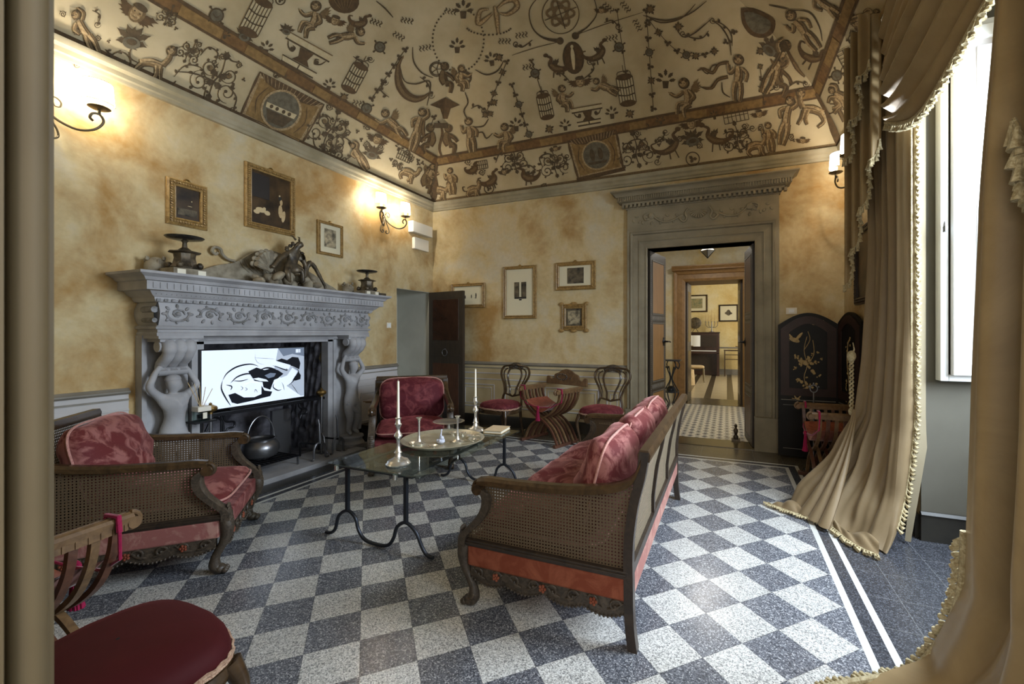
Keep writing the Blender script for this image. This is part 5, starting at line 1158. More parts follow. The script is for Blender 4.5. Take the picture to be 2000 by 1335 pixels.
# ---- balloon back chairs
def balloon_chair(label, loc, rz, group='balloon back chairs with crimson seats', seat='crimson', braid=True):
    A = thing('balloon_back_chair', label, 'chair', loc, rz, group)
    def outline(t, k=1.0, o=0):
        x, y = math.copysign(abs(math.cos(t))**.5, math.cos(t)), math.copysign(abs(math.sin(t))**.5, math.sin(t))
        w = .275 if y < 0 else .275-.06*y
        return (x*(w+o)*k, (y*.24-.012*math.cos(3*x)*(y < 0))*k+(o*y))
    b = MB()
    prof = [(1.0, .43), (1.03, .455), (1.0, .485), (.9, .51), (.65, .53), (.35, .54), (0.02, .543)]
    b.grid(lambda u, v: (lambda q: (outline(2*PI*u, q[0])+(q[1],)))(prof[min(6, int(round(v*6)))]), 40, 6, cu=True); b.build('seat', seat, A)
    b = MB()
    for dz in (0, .010):
        b.tube([outline(2*PI*k/90, 1, .010+.002*math.sin(k*1.6+dz*300))+(.437+dz+.003*math.sin(k*1.6+dz*500),) for k in range(90)], .0062, 5, closed=True)
    b.build('gimp_braid', 'gimp_braid', A)
    b = MB()
    P_ = [outline(2*PI*k/60, 1, .004) for k in range(60)]
    b.sweep([(x, y, 0) for x, y in P_], [(-.018, .428), (.012, .428), (.016, .40), (.008, .375), (-.012, .372), (-.018, .39)], closed=True); b.build('seat_rail', 'walnut', A)
    for sg in (-1, 1):
        b = MB(); b.tube([(sg*x, y, z) for x, y, z in smoothpath([(.235, -.20, .42), (.262, -.225, .34), (.255, -.22, .24), (.232, -.205, .12), (.228, -.205, .05), (.245, -.222, .012)], 5)], [.036, .034, .031, .028, .026, .024, .023, .022, .021, .02, .019, .018, .017, .016, .016, .015, .015, .014, .014, .015, .016, .018, .02, .022, .022, .022], 10); b.build('front_leg', 'walnut', A)
        b = MB(); b.tube([(sg*x, y, z) for x, y, z in smoothpath([(.175, .215, .44), (.18, .225, .25), (.185, .26, .05), (.19, .275, .0)], 4)], [.02, .018, .016], 8); b.build('back_leg', 'walnut', A)
        b = MB(); yb = lambda z: .225+(z-.44)*.20
        b.tube([(sg*x, yb(z), z) for x, z in smoothpath([(.19, .42), (.175, .54), (.155, .62), (.19, .74), (.25, .84), (.265, .92), (.225, .99), (.135, 1.01), (.04, 1.02)], 5)], .019, 8, flat=.8); b.build('back_hoop', 'walnut', A)
        b = MB(); b.tube([(sg*x, yb(z)-.004, z) for x, z in smoothpath([(.02, .575), (.05, .60), (.06, .68), (.105, .78), (.13, .88), (.10, .96), (.05, .98)], 5)], .014, 8); b.build('back_splat', 'walnut', A)
        b = MB(); b.tube([(sg*x, yb(z)-.002, z) for x, z in smoothpath([(.13, .60), (.13, .68), (.165, .77), (.205, .86), (.20, .93), (.15, .97)], 5)], .011, 8); b.build('back_splat', 'walnut', A)
    b = MB()
    for k in range(11):
        t = (k-5)/5; b.ball((t*.115, yb(1.03)-.004, 1.03-.045*t*t), (.026, .016, .028), 8, 5)
        b.ball((t*.08, yb(.99)-.006, .99-.02*abs(t)), (.014, .014, .02), 6, 4)
    b.tube([(x, yb(1.045), 1.045-3.0*x*x) for x in [-.12+.02*k for k in range(13)]], .017, 8); b.build('carved_crest', 'carved_walnut', A)
    b = MB(); b.tube([(-.145, yb(.585), .60), (0, yb(.575), .565), (.145, yb(.585), .60)], .013, 8); b.build('cross_bar', 'walnut', A)
    return A
balloon_chair('balloon back chair with crimson seat, left of the folding chair at the back wall', (-3.0, 5.52, 0), math.radians(-12))
balloon_chair('balloon back chair with crimson seat by the back wall, next to the stone doorcase', (-1.53, 5.62, 0), math.radians(-10))
balloon_chair('chair with plain dark red velvet seat and braid in the left foreground', (-1.765, .745, 0), math.radians(174), seat='seat_velvet')
# ---- savonarola chairs
def savonarola(label, loc, rz, tassel=True, crest=True, group='folding chairs with curved slats'):
    A = thing('savonarola_chair', label, 'chair', loc, rz, group); w = .30
    for i in range(7):
        y = -.20+.40*i/6
        b = MB()
        for sg in ((-1, 1) if i % 1 == 0 else (1,)):
            yy = y+(.014 if sg > 0 else -.014)
            b.sweep([(sg*x, yy, z) for x, z in smoothpath([(.305, .72), (.28, .60), (.20, .47), (.07, .375), (-.06, .32), (-.19, .21), (-.27, .06), (-.28, .03)], 5)], [(-.011, -.014), (.011, -.014), (.011, .014), (-.011, .014)], up=(0, 1, 0)) if sg > 0 else None
        b.build('slat', 'red_walnut' if i % 2 else 'savonarola_wood', A, smooth=False)
        b = MB(); b.sweep([(-x, y-.014, z) for x, z in smoothpath([(.305, .72), (.28, .60), (.20, .47), (.07, .375), (-.06, .32), (-.19, .21), (-.27, .06), (-.28, .03)], 5)], [(-.011, -.014), (.011, -.014), (.011, .014), (-.011, .014)], up=(0, 1, 0)); b.build('slat', 'savonarola_wood' if i % 2 else 'red_walnut', A, smooth=False)
    for sg in (-1, 1):
        b = MB(); x = sg*.31
        b.sweep([(x, .26, .745), (x, -.26, .745)], [(-.026, -.02), (.026, -.02), (.03, .004), (.022, .016), (.018, .010), (0, .018), (-.018, .010), (-.022, .016), (-.03, .004)])
        for k in range(12): b.box(x-.0275, x+.0275, -.235+.038*k, -.235+.038*k+.010, .700, .728)
        b.box(x-.024, x+.024, -.24, .24, .70, .73)
        for k, rr_ in enumerate((.036, .026, .016)): pass
        b.tube([(x, -.262+(.040-.0019*k)*math.sin(.42*k)*-1, .722+(.040-.0019*k)*math.cos(.42*k)) for k in range(19)], .010, 8); b.tube([(x-.028, -.262, .722), (x+.028, -.262, .722)], .024, 14)
        b.build('armrest', 'savonarola_wood', A)
        b = MB(); b.box(sg*.28-.022, sg*.28+.022, -.27, .27, 0, .04); b.build('foot_runner', 'red_walnut', A, bevel=.006, smooth=False)
    if crest:
        b = MB(); top = smoothpath([(-.345, .80), (-.34, .86), (-.30, .87), (-.27, .83), (-.22, .845), (-.20, .90), (-.13, .93), (-.08, .965), (0, .985), (.08, .965), (.13, .93), (.20, .90), (.22, .845), (.27, .83), (.30, .87), (.34, .86), (.345, .80)], 3)
        b.prism([(-.345, .755)]+top+[(.345, .755)], -.014, .014, T(0, .262, 0) @ R('X', math.radians(84)))
        o = b.build('crest_board', 'savonarola_wood', A, smooth=False, bevel=.004)
        b = MB(); yc = .262-.02
        for k in range(14): b.ball((.085*math.cos(k*PI/7), yc-.0-.0, .875+.04*math.sin(k*PI/7)), (.016, .010, .014), 6, 4)
        for sg in (-1, 1): b.tube([(sg*(.14+.018*math.cos(a)*(1-k/12)), yc, .855+.02*math.sin(a)*(1-k/12)) for k, a in enumerate([.6*j for j in range(11)])], .006, 6)
        b.build('carving', 'carved_walnut', o)
    b = MB(); b.grid(lambda u, v: (lerp(-.235, .235, u), lerp(-.22, .22, v), .455+.10*(2*u-1)**2-.022*math.cos((2*u-1)*3)), 16, 8)
    b.grid(lambda u, v: (lerp(-.235, .235, u), lerp(-.22, .22, v), .50+.085*(2*u-1)**2-.01*(2*v-1)**2), 16, 8); b.grid(lambda u, v: (lerp(-.235, .235, u), -.22, lerp(.455+.10*(2*u-1)**2-.022*math.cos((2*u-1)*3), .49+.085*(2*u-1)**2, v)), 16, 2)
    b.build('seat_sling', 'orange_seat', A)
    if tassel:
        for sg in ((-1, 1)):
            b = MB(); b.tube([(sg*.31, -.20, .76), (sg*.35, -.20, .72), (sg*.345, -.205, .60), (sg*.20, -.235, .52), (0, -.245, .50)], .0065, 6); b.tube([(sg*.27, -.20, .71), (sg*.28, -.2, .77), (sg*.345, -.2, .77), (sg*.35, -.2, .71)], .010, 8); b.build('cord', 'magenta_cord', A)
        b = MB()
        for k in range(14): b.tube([(.022*math.cos(k)*.4, -.252+.01*math.sin(k), .49), (.03*math.cos(k*2.4), -.256+.022*math.sin(k*2.4), .32)], [.004, .006], 5)
        b.ball((0, -.252, .50), (.026, .02, .026), 8, 6); b.build('tassel', 'magenta_cord', A)
    return A
savonarola('curved slat folding chair with carved crest board at the middle of the back wall', (-2.27, 5.60, 0), math.radians(-20)).scale = (1.10, 1.0, 1.0)
savonarola('curved slat folding chair with pink cord beside the lacquered screen, half behind the curtain', (.98, 5.02, 0), math.radians(-88))
savonarola('curved slat folding chair in the left foreground, behind the dark velvet seat', (-2.55, .70, 0), math.radians(188))
# ================================================================ coffee table and what stands on it
CTB = thing('coffee_table', 'long low glass topped coffee table on wavy wrought iron legs', 'table', (-2.295, 3.07, 0))
b = MB(); b.box(-.425, .425, -.75, .75, .538, .55); b.build('glass_top', 'table_glass', CTB, smooth=False, bevel=.004)
b = MB()
for x in (-.255, .275): b.box(x-.018, x+.018, -.66, .70, .522, .530)
for y in (-.705, .71): b.box(-.34, .34, y-.012, y+.012, .520, .530)
b.build('frame_bars', 'wrought_iron', CTB, smooth=False)
for y in (-.705, .71):
    b = MB(); b.tube([(x, y, z) for x, z in smoothpath([(-.47, .018), (-.42, .022), (-.375, .06), (-.34, .16), (-.255, .212), (-.18, .17), (-.15, .09), (-.09, .03), (.025, .016), (.12, .03), (.17, .09), (.20, .17), (.275, .212), (.36, .16), (.41, .07), (.45, .025), (.50, .016)], 5)], .0125, 10); b.build('wavy_base', 'wrought_iron', CTB)
    for x in (-.255, .275): b = MB(); b.box(x-.012, x+.012, y-.012, y+.012, .205, .522); b.build('post', 'wrought_iron', CTB, smooth=False)
for x, y in ((-.34, -.725), (.20, -.725), (.30, .2), (.33, .35)):
    b = MB(); b.lathe([(.016, .500), (.016, .536)], 12, T(x, y, 0)); b.lathe([(0, .500), (.016, .500)], 12, T(x, y, 0)); b.build('clamp', 'silver', CTB)
ZT = .5515
def candlestick(x, y, label, s=1):
    A = thing('candlestick', label, 'candlestick', (x, y, ZT), 0, 'silver candlesticks on the glass table')
    b = MB(); b.lathe([(r*s, z*s) for r, z in [(0, 0), (.085, 0), (.088, .008), (.08, .016), (.072, .03), (.066, .034), (.045, .042), (.025, .055), (.02, .075), (.028, .085), (.018, .10), (.012, .14), (.013, .18), (.024, .195), (.03, .205), (.022, .222), (.012, .24), (.014, .265), (.022, .28), (.024, .29), (.018, .30), (.016, .325), (.024, .332), (.02, .336), (.008, .336)]], 24); b.build('stick', 'silver', A)
    b = MB(); b.tube([(0, 0, .33*s), (0, 0, .60*s)], [.0105, .0075], 12); b.tube([(0, 0, .60*s), (0, 0, .612*s)], .001, 4); b.build('candle', 'wax', A)
candlestick(-2.205, 2.50, 'silver candlestick with a cream candle at the near end of the glass table')
candlestick(-2.25, 3.62, 'silver candlestick with cream candle at the far end of the table beside the book')
TR = MB(); TR.lathe([(0, .004), (.30, .004), (.345, .006), (.36, .02), (.385, .026), (.39, .030), (.383, .034), (.355, .028), (.34, .014), (.30, .010), (0, .010)], 60); o = TR.build('tray', 'silver_tray', loc=(-2.30, 3.17, ZT)); o.scale = (.92, .92, 1); tag(o, 'large round pewter tray in the middle of the glass table', 'tray')
ZR = ZT+.012
def trumpet(x, y, label):
    b = MB(); b.lathe([(0, 0), (.05, 0), (.052, .006), (.04, .012), (.02, .022), (.011, .05), (.008, .13), (.009, .19), (.016, .212), (.026, .222), (.024, .224), (.010, .21), (0, .20)], 20); o = b.build('trumpet_vase', 'silver', loc=(x, y, ZR)); tag(o, label, 'vase', 'slender silver trumpets on the tray')
trumpet(-2.41, 2.985, 'slender silver trumpet shaped holder on the left half of the tray')
trumpet(-2.15, 3.17, 'slender silver trumpet shaped holder on the right half of the tray')
b = MB(); b.lathe([(0, 0), (.05, 0), (.05, .006), (.015, .014), (.012, .05), (.05, .060), (.12, .068), (.155, .08), (.15, .082), (.10, .074), (0, .066)], 30); o = b.build('compote', 'silver', loc=(-2.545, 3.60, ZT)); tag(o, 'shallow silver footed dish at the far left corner of the glass table', 'dish')
def salt(x, y, s, label, ang=0):
    b = MB(); b.lathe([(0, 0), (.022, 0), (.022, .004), (.01, .010), (.03, .016), (.042, .028), (.038, .028), (.02, .018), (0, .016)], 18, R('Z', ang) @ SC(s, s*.8, s)); b.tube([(.03*s, 0, .02*s), (.06*s, 0, .03*s), (.085*s, 0, .03*s)], .004*s, 6); o = b.build('small_silver_dish', 'silver', loc=(x, y, ZR)); tag(o, label, 'dish', 'little silver dishes on the tray')
salt(-2.41, 2.90, 1.1, 'small silver spoon dish nearest the left edge of the tray', 2.6)
salt(-2.20, 2.90, 1.1, 'small silver spoon dish at the front rim of the tray', .1)
salt(-2.33, 3.36, 1.0, 'small silver dish, left one of the pair behind the porcelain figurine', .5)
salt(-2.24, 3.38, 1.0, 'small silver dish, right one of the pair behind the porcelain figurine', 2)
salt(-2.10, 3.30, 1.15, 'small silver dish just behind the right trumpet holder', 1.2)
salt(-2.03, 3.22, .9, 'smallest silver dish near the right rim of the tray', 3)
mk('blue_white', (196, 200, 214), .3)
b = MB(); b.ball((0, 0, .022), (.04, .03, .022), 12, 8); b.ball((.01, 0, .05), (.022, .018, .02), 10, 6); b.tube([(0, 0, .06), (.005, .005, .11)], [.008, .004], 8); b.ball((.005, .005, .115), .008, 8, 5); [b.ball((.03*math.cos(k), .024*math.sin(k), .03), .010, 6, 4) for k in range(6)]
o = b.build('figurine', 'blue_white', loc=(-2.245, 3.06, ZR)); tag(o, 'tiny blue and white porcelain figurine in the middle of the tray', 'figurine')
BK = thing('book', 'pale bound book lying on the far right corner of the glass table', 'book', (-2.06, 3.71, ZT), .12)
b = MB(); b.box(-.085, .085, -.115, .115, .004, .024); b.build('pages', 'paper', BK, smooth=False)
b = MB(); b.box(-.09, .09, -.12, .12, .0, .004); b.box(-.09, .09, -.12, .12, .024, .028); b.box(-.092, -.088, -.12, .12, 0, .028); b.build('cover', 'beige_cloth', BK, smooth=False)
# ================================================================ folding screen
SCN = thing('folding_screen', 'black lacquered folding screen with gilt flowers and birds beside the stone doorcase', 'folding screen', (.575, 5.93, 0), 0)
mottle('gilt_inlay', (176, 150, 96), (146, 120, 74), 30, .5)
def spanel(w, X, rise, zt, art):
    b = MB(); n = 16; top = [(w*k/n, zt+rise*math.sin(PI*k/n)) for k in range(n+1)]
    b.prism([(0, .03)]+[(w, .03)]+top[::-1], -.012, .012, X @ R('X', PI/2)); P_ = b.build('panel', 'lacquer', SCN, smooth=False)
    b = MB(); m = .07
    ins = [(m+(w-2*m)*k/n, zt-.07+rise*.9*math.sin(PI*k/n)) for k in range(n+1)]
    path = [(m, .80)]+ins+[(w-m, .80)]
    b.sweep([X @ Vector((x, -.016, z)) for x, z in path], [(-.045, -.004), (.045, -.004), (.045, .006), (-.045, .006)], up=X.to_3x3() @ Vector((0, -1, 0)), closed=True); b.build('red_border', 'lacquer_red', P_, smooth=False)
    b = MB(); b.box(.03, w-.03, -.016, -.012, .70, .708, X); b.box(.05, w-.05, -.0165, -.012, .12, .125, X); b.box(.05, w-.05, -.0165, -.012, .64, .645, X); b.build('moulding_line', 'dado_rail', P_, smooth=False)
    b = MB(); rr = random.Random(art)
    def q(x, z, r, r2, a=0): b.ball(X @ Vector((x, -.018, z)), (r, .004, r2), 8, 5, X.to_3x3().to_4x4() @ R('Y', a))
    if art == 1:
        for x, z, r in [(.27, 1.16, .055), (.33, 1.12, .045), (.37, 1.05, .04), (.30, 1.20, .04), (.24, 1.12, .03), (.40, 1.16, .03), (.42, 1.0, .025), (.19, 1.22, .03), (.18, 1.08, .025), (.20, .94, .035), (.27, .90, .045), (.33, .88, .04), (.40, .90, .03), (.36, 1.25, .02), (.41, 1.27, .02), (.30, .98, .02), (.28, .84, .03), (.44, 1.2, .018)]:
            for k in range(5): q(x+rr.uniform(-1, 1)*r*.7, z+rr.uniform(-1, 1)*r*.6, r*rr.uniform(.3, .6), r*rr.uniform(.2, .45), rr.uniform(0, 3))
        for x, z, s in ((.17, 1.42, 1.2), (.42, 1.60, .7), (.20, .72, .6)):
            q(x, z, .05*s, .022*s, .4); q(x+.04*s, z+.035*s, .05*s, .014*s, -.9); q(x-.03*s, z+.03*s, .04*s, .012*s, .9); q(x-.07*s, z-.0*s, .03*s, .008*s, .2)
        for pts in ([(.30, .84), (.27, .98), (.30, 1.12), (.27, 1.3), (.30, 1.46)], [(.30, 1.12), (.37, 1.25), (.36, 1.42)], [(.27, 1.3), (.33, 1.42), (.31, 1.52)]): b.tube([X @ Vector((x, -.017, z)) for x, z in smoothpath(pts, 4)], .004, 5)
    else:
        for k in range(44): q(w*.5+rr.uniform(-.06, .06), 1.45-.9*k/44, rr.uniform(.008, .02), rr.uniform(.008, .02), rr.uniform(0, 3))
        b.tube([X @ Vector((w*.5+.03*math.sin(z*9), -.017, z)) for z in [.6+.05*k for k in range(17)]], .005, 5)
    b.build('gilt_decoration', 'gilt_inlay', P_)
spanel(.62, Matrix.Identity(4), .14, 1.60, 1)
spanel(.62, T(.625, 0, 0) @ R('Z', math.radians(-83)), .11, 1.62, 2)
# stand with a ring finial in front of the screen
RS = thing('ring_stand', 'thin iron stand with a ring top rising behind the folding chair near the screen', 'stand', (.87, 5.45, 0))
b = MB(); b.tube([(0, 0, .02), (0, 0, .86)], .008, 8); b.lathe([(.10, 0), (.10, .012), (.02, .02)], 16); b.build('pole', 'grey_metal', RS)
b = MB(); b.tube([(.035*math.cos(a), 0, .90+.04*math.sin(a)) for a in [2*PI*k/16 for k in range(16)]], .006, 6, closed=True); b.ball((0, 0, .955), .012, 8, 6); b.ball((-.045, 0, .92), .01, 6, 4); b.ball((.045, 0, .92), .01, 6, 4); b.build('ring', 'grey_metal', RS)
# doorstop
DS = thing('doorstop', 'small dark figure shaped doorstop on the floor of the doorway', 'doorstop', (.115, 6.60, .0))
b = MB(); b.box(-.055, .055, -.05, .05, .005, .03); b.build('base', 'bronze', DS, smooth=False)
b = MB(); b.lathe([(0, .03), (.03, .03), (.035, .06), (.018, .09), (.03, .13), (.028, .16), (.012, .18), (.02, .20), (.018, .225), (0, .24)], 12); b.build('figure', 'bronze', DS)
# ================================================================ curtains
def tassels(b, path, up, step=.028, h=.038, r=.012, down=None):
    """braid with bell tassels hanging along a path; up = direction of the braid side"""
    P = [Vector(p) for p in path]; b.tube(P, .007, 6); L = 0; nxt = 0; k = 0
    for a, c in zip(P, P[1:]):
        seg = (c-a).length
        while nxt <= L+seg and seg > 0:
            p = a.lerp(c, (nxt-L)/seg); d = Vector(down(p) if callable(down) else (down or (0, 0, -1))).normalized()
            d = (d+Vector((.18*math.sin(k*2.1), .18*math.cos(k*1.3), .1*math.sin(k)))).normalized()
            q = d.to_track_quat('Z', 'Y').to_matrix().to_4x4(); k += 1
            b.lathe([(.003, 0), (r*.5, .006), (r*.45, .014), (r*.75, h*.6), (r, h), (0, h*.92)], 7, T(*p) @ q); nxt += step
        L += seg
def m_fold(s, z, n, A): return A*(math.sin(2*PI*n*s)+.35*math.sin(2*PI*n*2.3*s+1+z*.6)+.25*math.sin(2*PI*n*.47*s+2-z*.8))
CL = thing('curtain', 'tall gathered beige silk curtain on the far side of the window, pooling on the floor', 'curtain', (1.1, 4.2, 0), 0, 'window curtains')
off = Vector((-1.1, -4.2, 0))
EL = [(0, (.96, 3.60)), (.12, (1.01, 3.66)), (.35, (1.08, 3.78)), (.8, (1.13, 3.87)), (1.6, (1.165, 3.90)), (3.2, (1.165, 3.93)), (4.0, (1.16, 3.95))]
ET = [(0, (.44, 4.22)), (.15, (.52, 4.33)), (.5, (.84, 4.44)), (.85, (1.02, 4.45)), (1.3, (1.08, 4.50)), (2.2, (1.14, 4.55)), (4.0, (1.18, 4.8))]
def interp2(t, z):
    for (a, p), (c, q) in zip(t, t[1:]):
        if z <= c:
            k = (z-a)/(c-a); k = k*k*(3-2*k)*.3+k*.7; return Vector((lerp(p[0], q[0], k), lerp(p[1], q[1], k)))
    return Vector(t[-1][1])
def cl(u, v):
    z = 3.98*(1-v)**1.0 if v < .93 else 3.98*.07*(1-(v-.93)/.07)
    e, t = interp2(EL, z), interp2(ET, z); p = e.lerp(t, u); d = (t-e).normalized(); nrm = Vector((-d.y, d.x)); 
    amp = .038*min(1, .25+z*1.2)*min(1, 6*u+.15); o = m_fold(u*(1+.05*math.sin(z)), z, 4.5, amp)
    q = p+nrm*(o-.03)
    if z < .25: q += Vector((-.03, -.02))*math.sin(u*17)*(1-z/.25)
    return Vector((q.x, q.y, max(z, .012+.02*abs(math.sin(u*23))*(z < .05))))+off
b = MB(); b.grid(cl, 110, 70)
def outer(v):
    z = 3.98*(1-v); p = cl(0, v); k = min(1, z/.9); return Vector((lerp(p.x+.02, 1.252-1.1, k), lerp(p.y-.03, 3.885-4.2, k), p.z))
b.grid(lambda u, v: (lambda p, q: p.lerp(q, u)+Vector((0, -.018*math.sin(PI*u), 0)))(cl(0, v), outer(v)), 8, 70)
b.build('drape', 'curtain_silk', CL, angle=180)
b = MB()          # cloth lying on the floor
def pool(u, v):
    e, t = interp2(EL, 0), interp2(ET, 0); p = e.lerp(t, u); c = Vector((1.12, 4.15)); out = (p-c).normalized()
    r = .13*v*(.7+.5*math.sin(u*7+1)); q = p+out*(r-.05)
    z = .012+.075*(1-v)**1.5*(.6+.4*math.sin(u*15+v*2))+.028*abs(math.sin(u*21+v*4))*math.sin(PI*min(1, v*1.1))
    return Vector((q.x, q.y, z))+off
b.grid(pool, 90, 12); b.build('floor_pool', 'curtain_silk', CL, angle=180)
b = MB(); path = [outer(1-z/3.98)+Vector((-.006, -.010, 0)) for z in [3.2-.05*k for k in range(62)]]
tassels(b, path, None, .032, .038, .015, lambda p: (.45, -.5, -.6)); b.tube([p+Vector((-.022, .0, 0)) for p in path], .006, 6); b.build('tasselled_edge', 'fringe', CL)
b = MB(); tassels(b, [pool(k/50, 1.0)+Vector((0, 0, .012)) for k in range(51)], None, .022, .045, .011, lambda p: (p.x+.02, p.y-.0, -.06) if 0 else (Vector((p.x, p.y, 0)).normalized()+Vector((0, 0, -.1)))); b.build('floor_tassels', 'fringe', CL)
b = MB(); b.grid(lambda u, v: Vector((lerp(1.245, 1.325, u)-.12*max(0, v-.8)*(3+u*2), 3.90+.03*u-.13*max(0, (v-.75))*4*(.5+.3*u), 3.3*(1-v)+.02))+off, 6, 30); b.build('lining', 'curtain_lining', CL, angle=180)
# gathered tail of cloth caught up by the cord
b = MB()
def gather(u, v):
    z = lerp(.86, .03, v); w = .03+.23*v**1.2; a = lerp(-.5, .5, u)
    x = lerp(1.02, .66, v**1.3)+a*w*.6+.02*math.sin(u*19+v*3)*v; y = lerp(4.42, 4.00, v**1.1)-a*w*1.2+.02*math.cos(u*19)*v
    return Vector((x-.03, y-.06, z))+off
b.grid(gather, 30, 24); b.build('caught_up_fold', 'curtain_silk', CL, angle=180)
b = MB(); b.X = T(-.1, .32, 0)
for ph in (0, PI): b.tube([(.012*math.cos(z*90+ph)+.0, .012*math.sin(z*90+ph)-.03, z) for z in [.82+.006*k for k in range(76)]], .0075, 6)
TBK = b.build('rope_tie', 'fringe', CL)
b = MB(); b.X = T(-.1, .32, 0); b.ball((0, -.03, .82), (.025, .025, .035), 10, 8); b.ball((0, -.03, 1.30), (.035, .03, .05), 10, 8); b.tube([(0, -.03, 1.3), (.02, -.03, 1.36), (.01, -.03, 1.42)], [.018, .006, .003], 6); b.build('knot', 'fringe', TBK)
# ---- near curtain
CR = thing('curtain', 'near beige silk curtain at the right edge, its tasselled hem sweeping over the floor', 'curtain', (1.0, 1.9, 0), 0, 'window curtains')
off2 = Vector((-1.0, -1.9, 0))
E2 = [(0, (.40, 2.12)), (.04, (.58, 2.24)), (.12, (.80, 2.34)), (.5, (.885, 2.26)), (1.2, (.90, 2.25)), (2.0, (.925, 2.25)), (2.9, (.985, 2.26)), (3.98, (1.05, 2.27))]
T2 = [(0, (.62, 1.40)), (.3, (.92, 1.36)), (1.2, (.98, 1.35)), (3.98, (1.12, 1.5))]
def cr(u, v):
    z = 3.98*(1-v)**1.25; e, t = interp2(E2, z), interp2(T2, z); p = e.lerp(t, u); d = (t-e).normalized(); nrm = Vector((-d.y, d.x))
    o = m_fold(u, z, 3.2, .05*min(1, .3+z)*min(1, u*5)); q = p-nrm*o
    return Vector((q.x, q.y, max(z, .014)))+off2
b = MB(); b.grid(cr, 90, 90); b.build('drape', 'swag_silk', CR, angle=180)
b = MB(); hem = [Vector((x, y, z))+off2 for x, y, z in smoothpath([(.30, 2.02, .03), (.40, 2.12, .03), (.58, 2.235, .035), (.72, 2.31, .05), (.80, 2.345, .12), (.862, 2.31, .30), (.882, 2.27, .5), (.887, 2.265, .70)], 6)]
b.tube(hem, .014, 8); tassels(b, hem, None, .022, .05, .013, lambda p: (-.35, .75, -.35) if p.z < .4 else (-.4, .6, -.6)); b.build('tasselled_hem', 'fringe', CR)
def hang(u, v): 
    z = lerp(1.15, .30, v); return Vector((.90+.07*u+.012*math.sin(u*9), 1.98-.32*u-.06*v, z-.35*u*v+.1*(1-v)*u))+off2+Vector((-.035, 0, 0))
b = MB(); tassels(b, [Vector((.93, 2.03-.02*k, 2.25-.03*k*k))+off2 for k in range(4)], None, .02, .09, .022); b.build('tassel', 'fringe', CR)
# ---- swagged pelmet
SW = thing('swag_pelmet', 'deep gathered silk swag with cascading tasselled tails over the window', 'curtain pelmet', (1.1, 3.2, 3.9), 0)
o3 = Vector((-1.1, -3.2, -3.9))
def sw(u, v):
    # u: far pin (Y 4.02) -> near pin (Y 2.25); v: top -> bottom
    Y = lerp(4.02, 2.1, u); sag = lerp(3.10, 3.20, u)-.24*math.sin(PI*u)**.9-.03*math.sin(2*PI*u); top = lerp(3.84, 3.97, min(1, u*3))
    if u < .12: top = lerp(3.78, 3.88, u/.12)
    # folds swoop: lines of equal v droop
    vv = v**.9; z = lerp(top-.30*math.sin(PI*u)*vv*(1-vv), sag, vv)
    bul = .10*math.sin(PI*u)*math.sin(PI*min(1, v*.9+.1)); f = .036*math.sin(v*PI*2*6.5+1.2*math.sin(PI*u)+u*3)*(1-.3*math.sin(PI*u))+.012*math.sin(v*31+u*4)
    return Vector((1.12-bul-f*1.2, Y, z+f*.5))+o3
b = MB(); b.grid(sw, 60, 90); b.build('swag', 'swag_silk', SW, angle=180)
b = MB(); edge = [sw(k/70, 1)+Vector((-.012, 0, 0)) for k in range(71)]; b.tube(edge, .014, 8); tassels(b, edge, None, .026, .055, .015, lambda p: (-.1, 0, -1)); b.build('swag_fringe', 'fringe', SW)
def tailf(u, v, y0=4.02, y1=4.95, zt=3.98, zb0=3.0, zb1=1.95, n=3.5, A=.065):
    ph = u*n*2*PI; Y = lerp(y0, y1, u)+.055*math.sin(ph+1.57); X = 1.13-A*(1-math.cos(ph))/2-.03
    zb = lerp(zb0, zb1, u)-.05*math.sin(ph); return Vector((X, Y, lerp(zt, zb, v)))+o3
b = MB(); b.grid(tailf, 80, 16); b.build('cascade_tail', 'swag_silk', SW, angle=180)
b = MB(); tassels(b, [tailf(k/90, 1)+Vector((-.008, 0, 0)) for k in range(91)], None, .028, .06, .015); b.build('tail_fringe', 'fringe', SW)
tf2 = lambda u, v: tailf(u, v, 4.00, 4.55, 3.98, 3.62, 3.02, 2.5, .08)+Vector((-.075, 0, 0))
b = MB(); b.grid(tf2, 50, 12); b.build('cascade_tail', 'swag_silk', SW, angle=180)
b = MB(); tassels(b, [tf2(k/60, 1)+Vector((-.008, 0, 0)) for k in range(61)], None, .028, .06, .015); b.build('tail_fringe', 'fringe', SW)
b = MB(); b.box(1.09, 1.16, 1.5, 5.0, 3.92, 3.96, T(*o3)); b.build('pelmet_board', 'gilt_wood', SW, smooth=False)
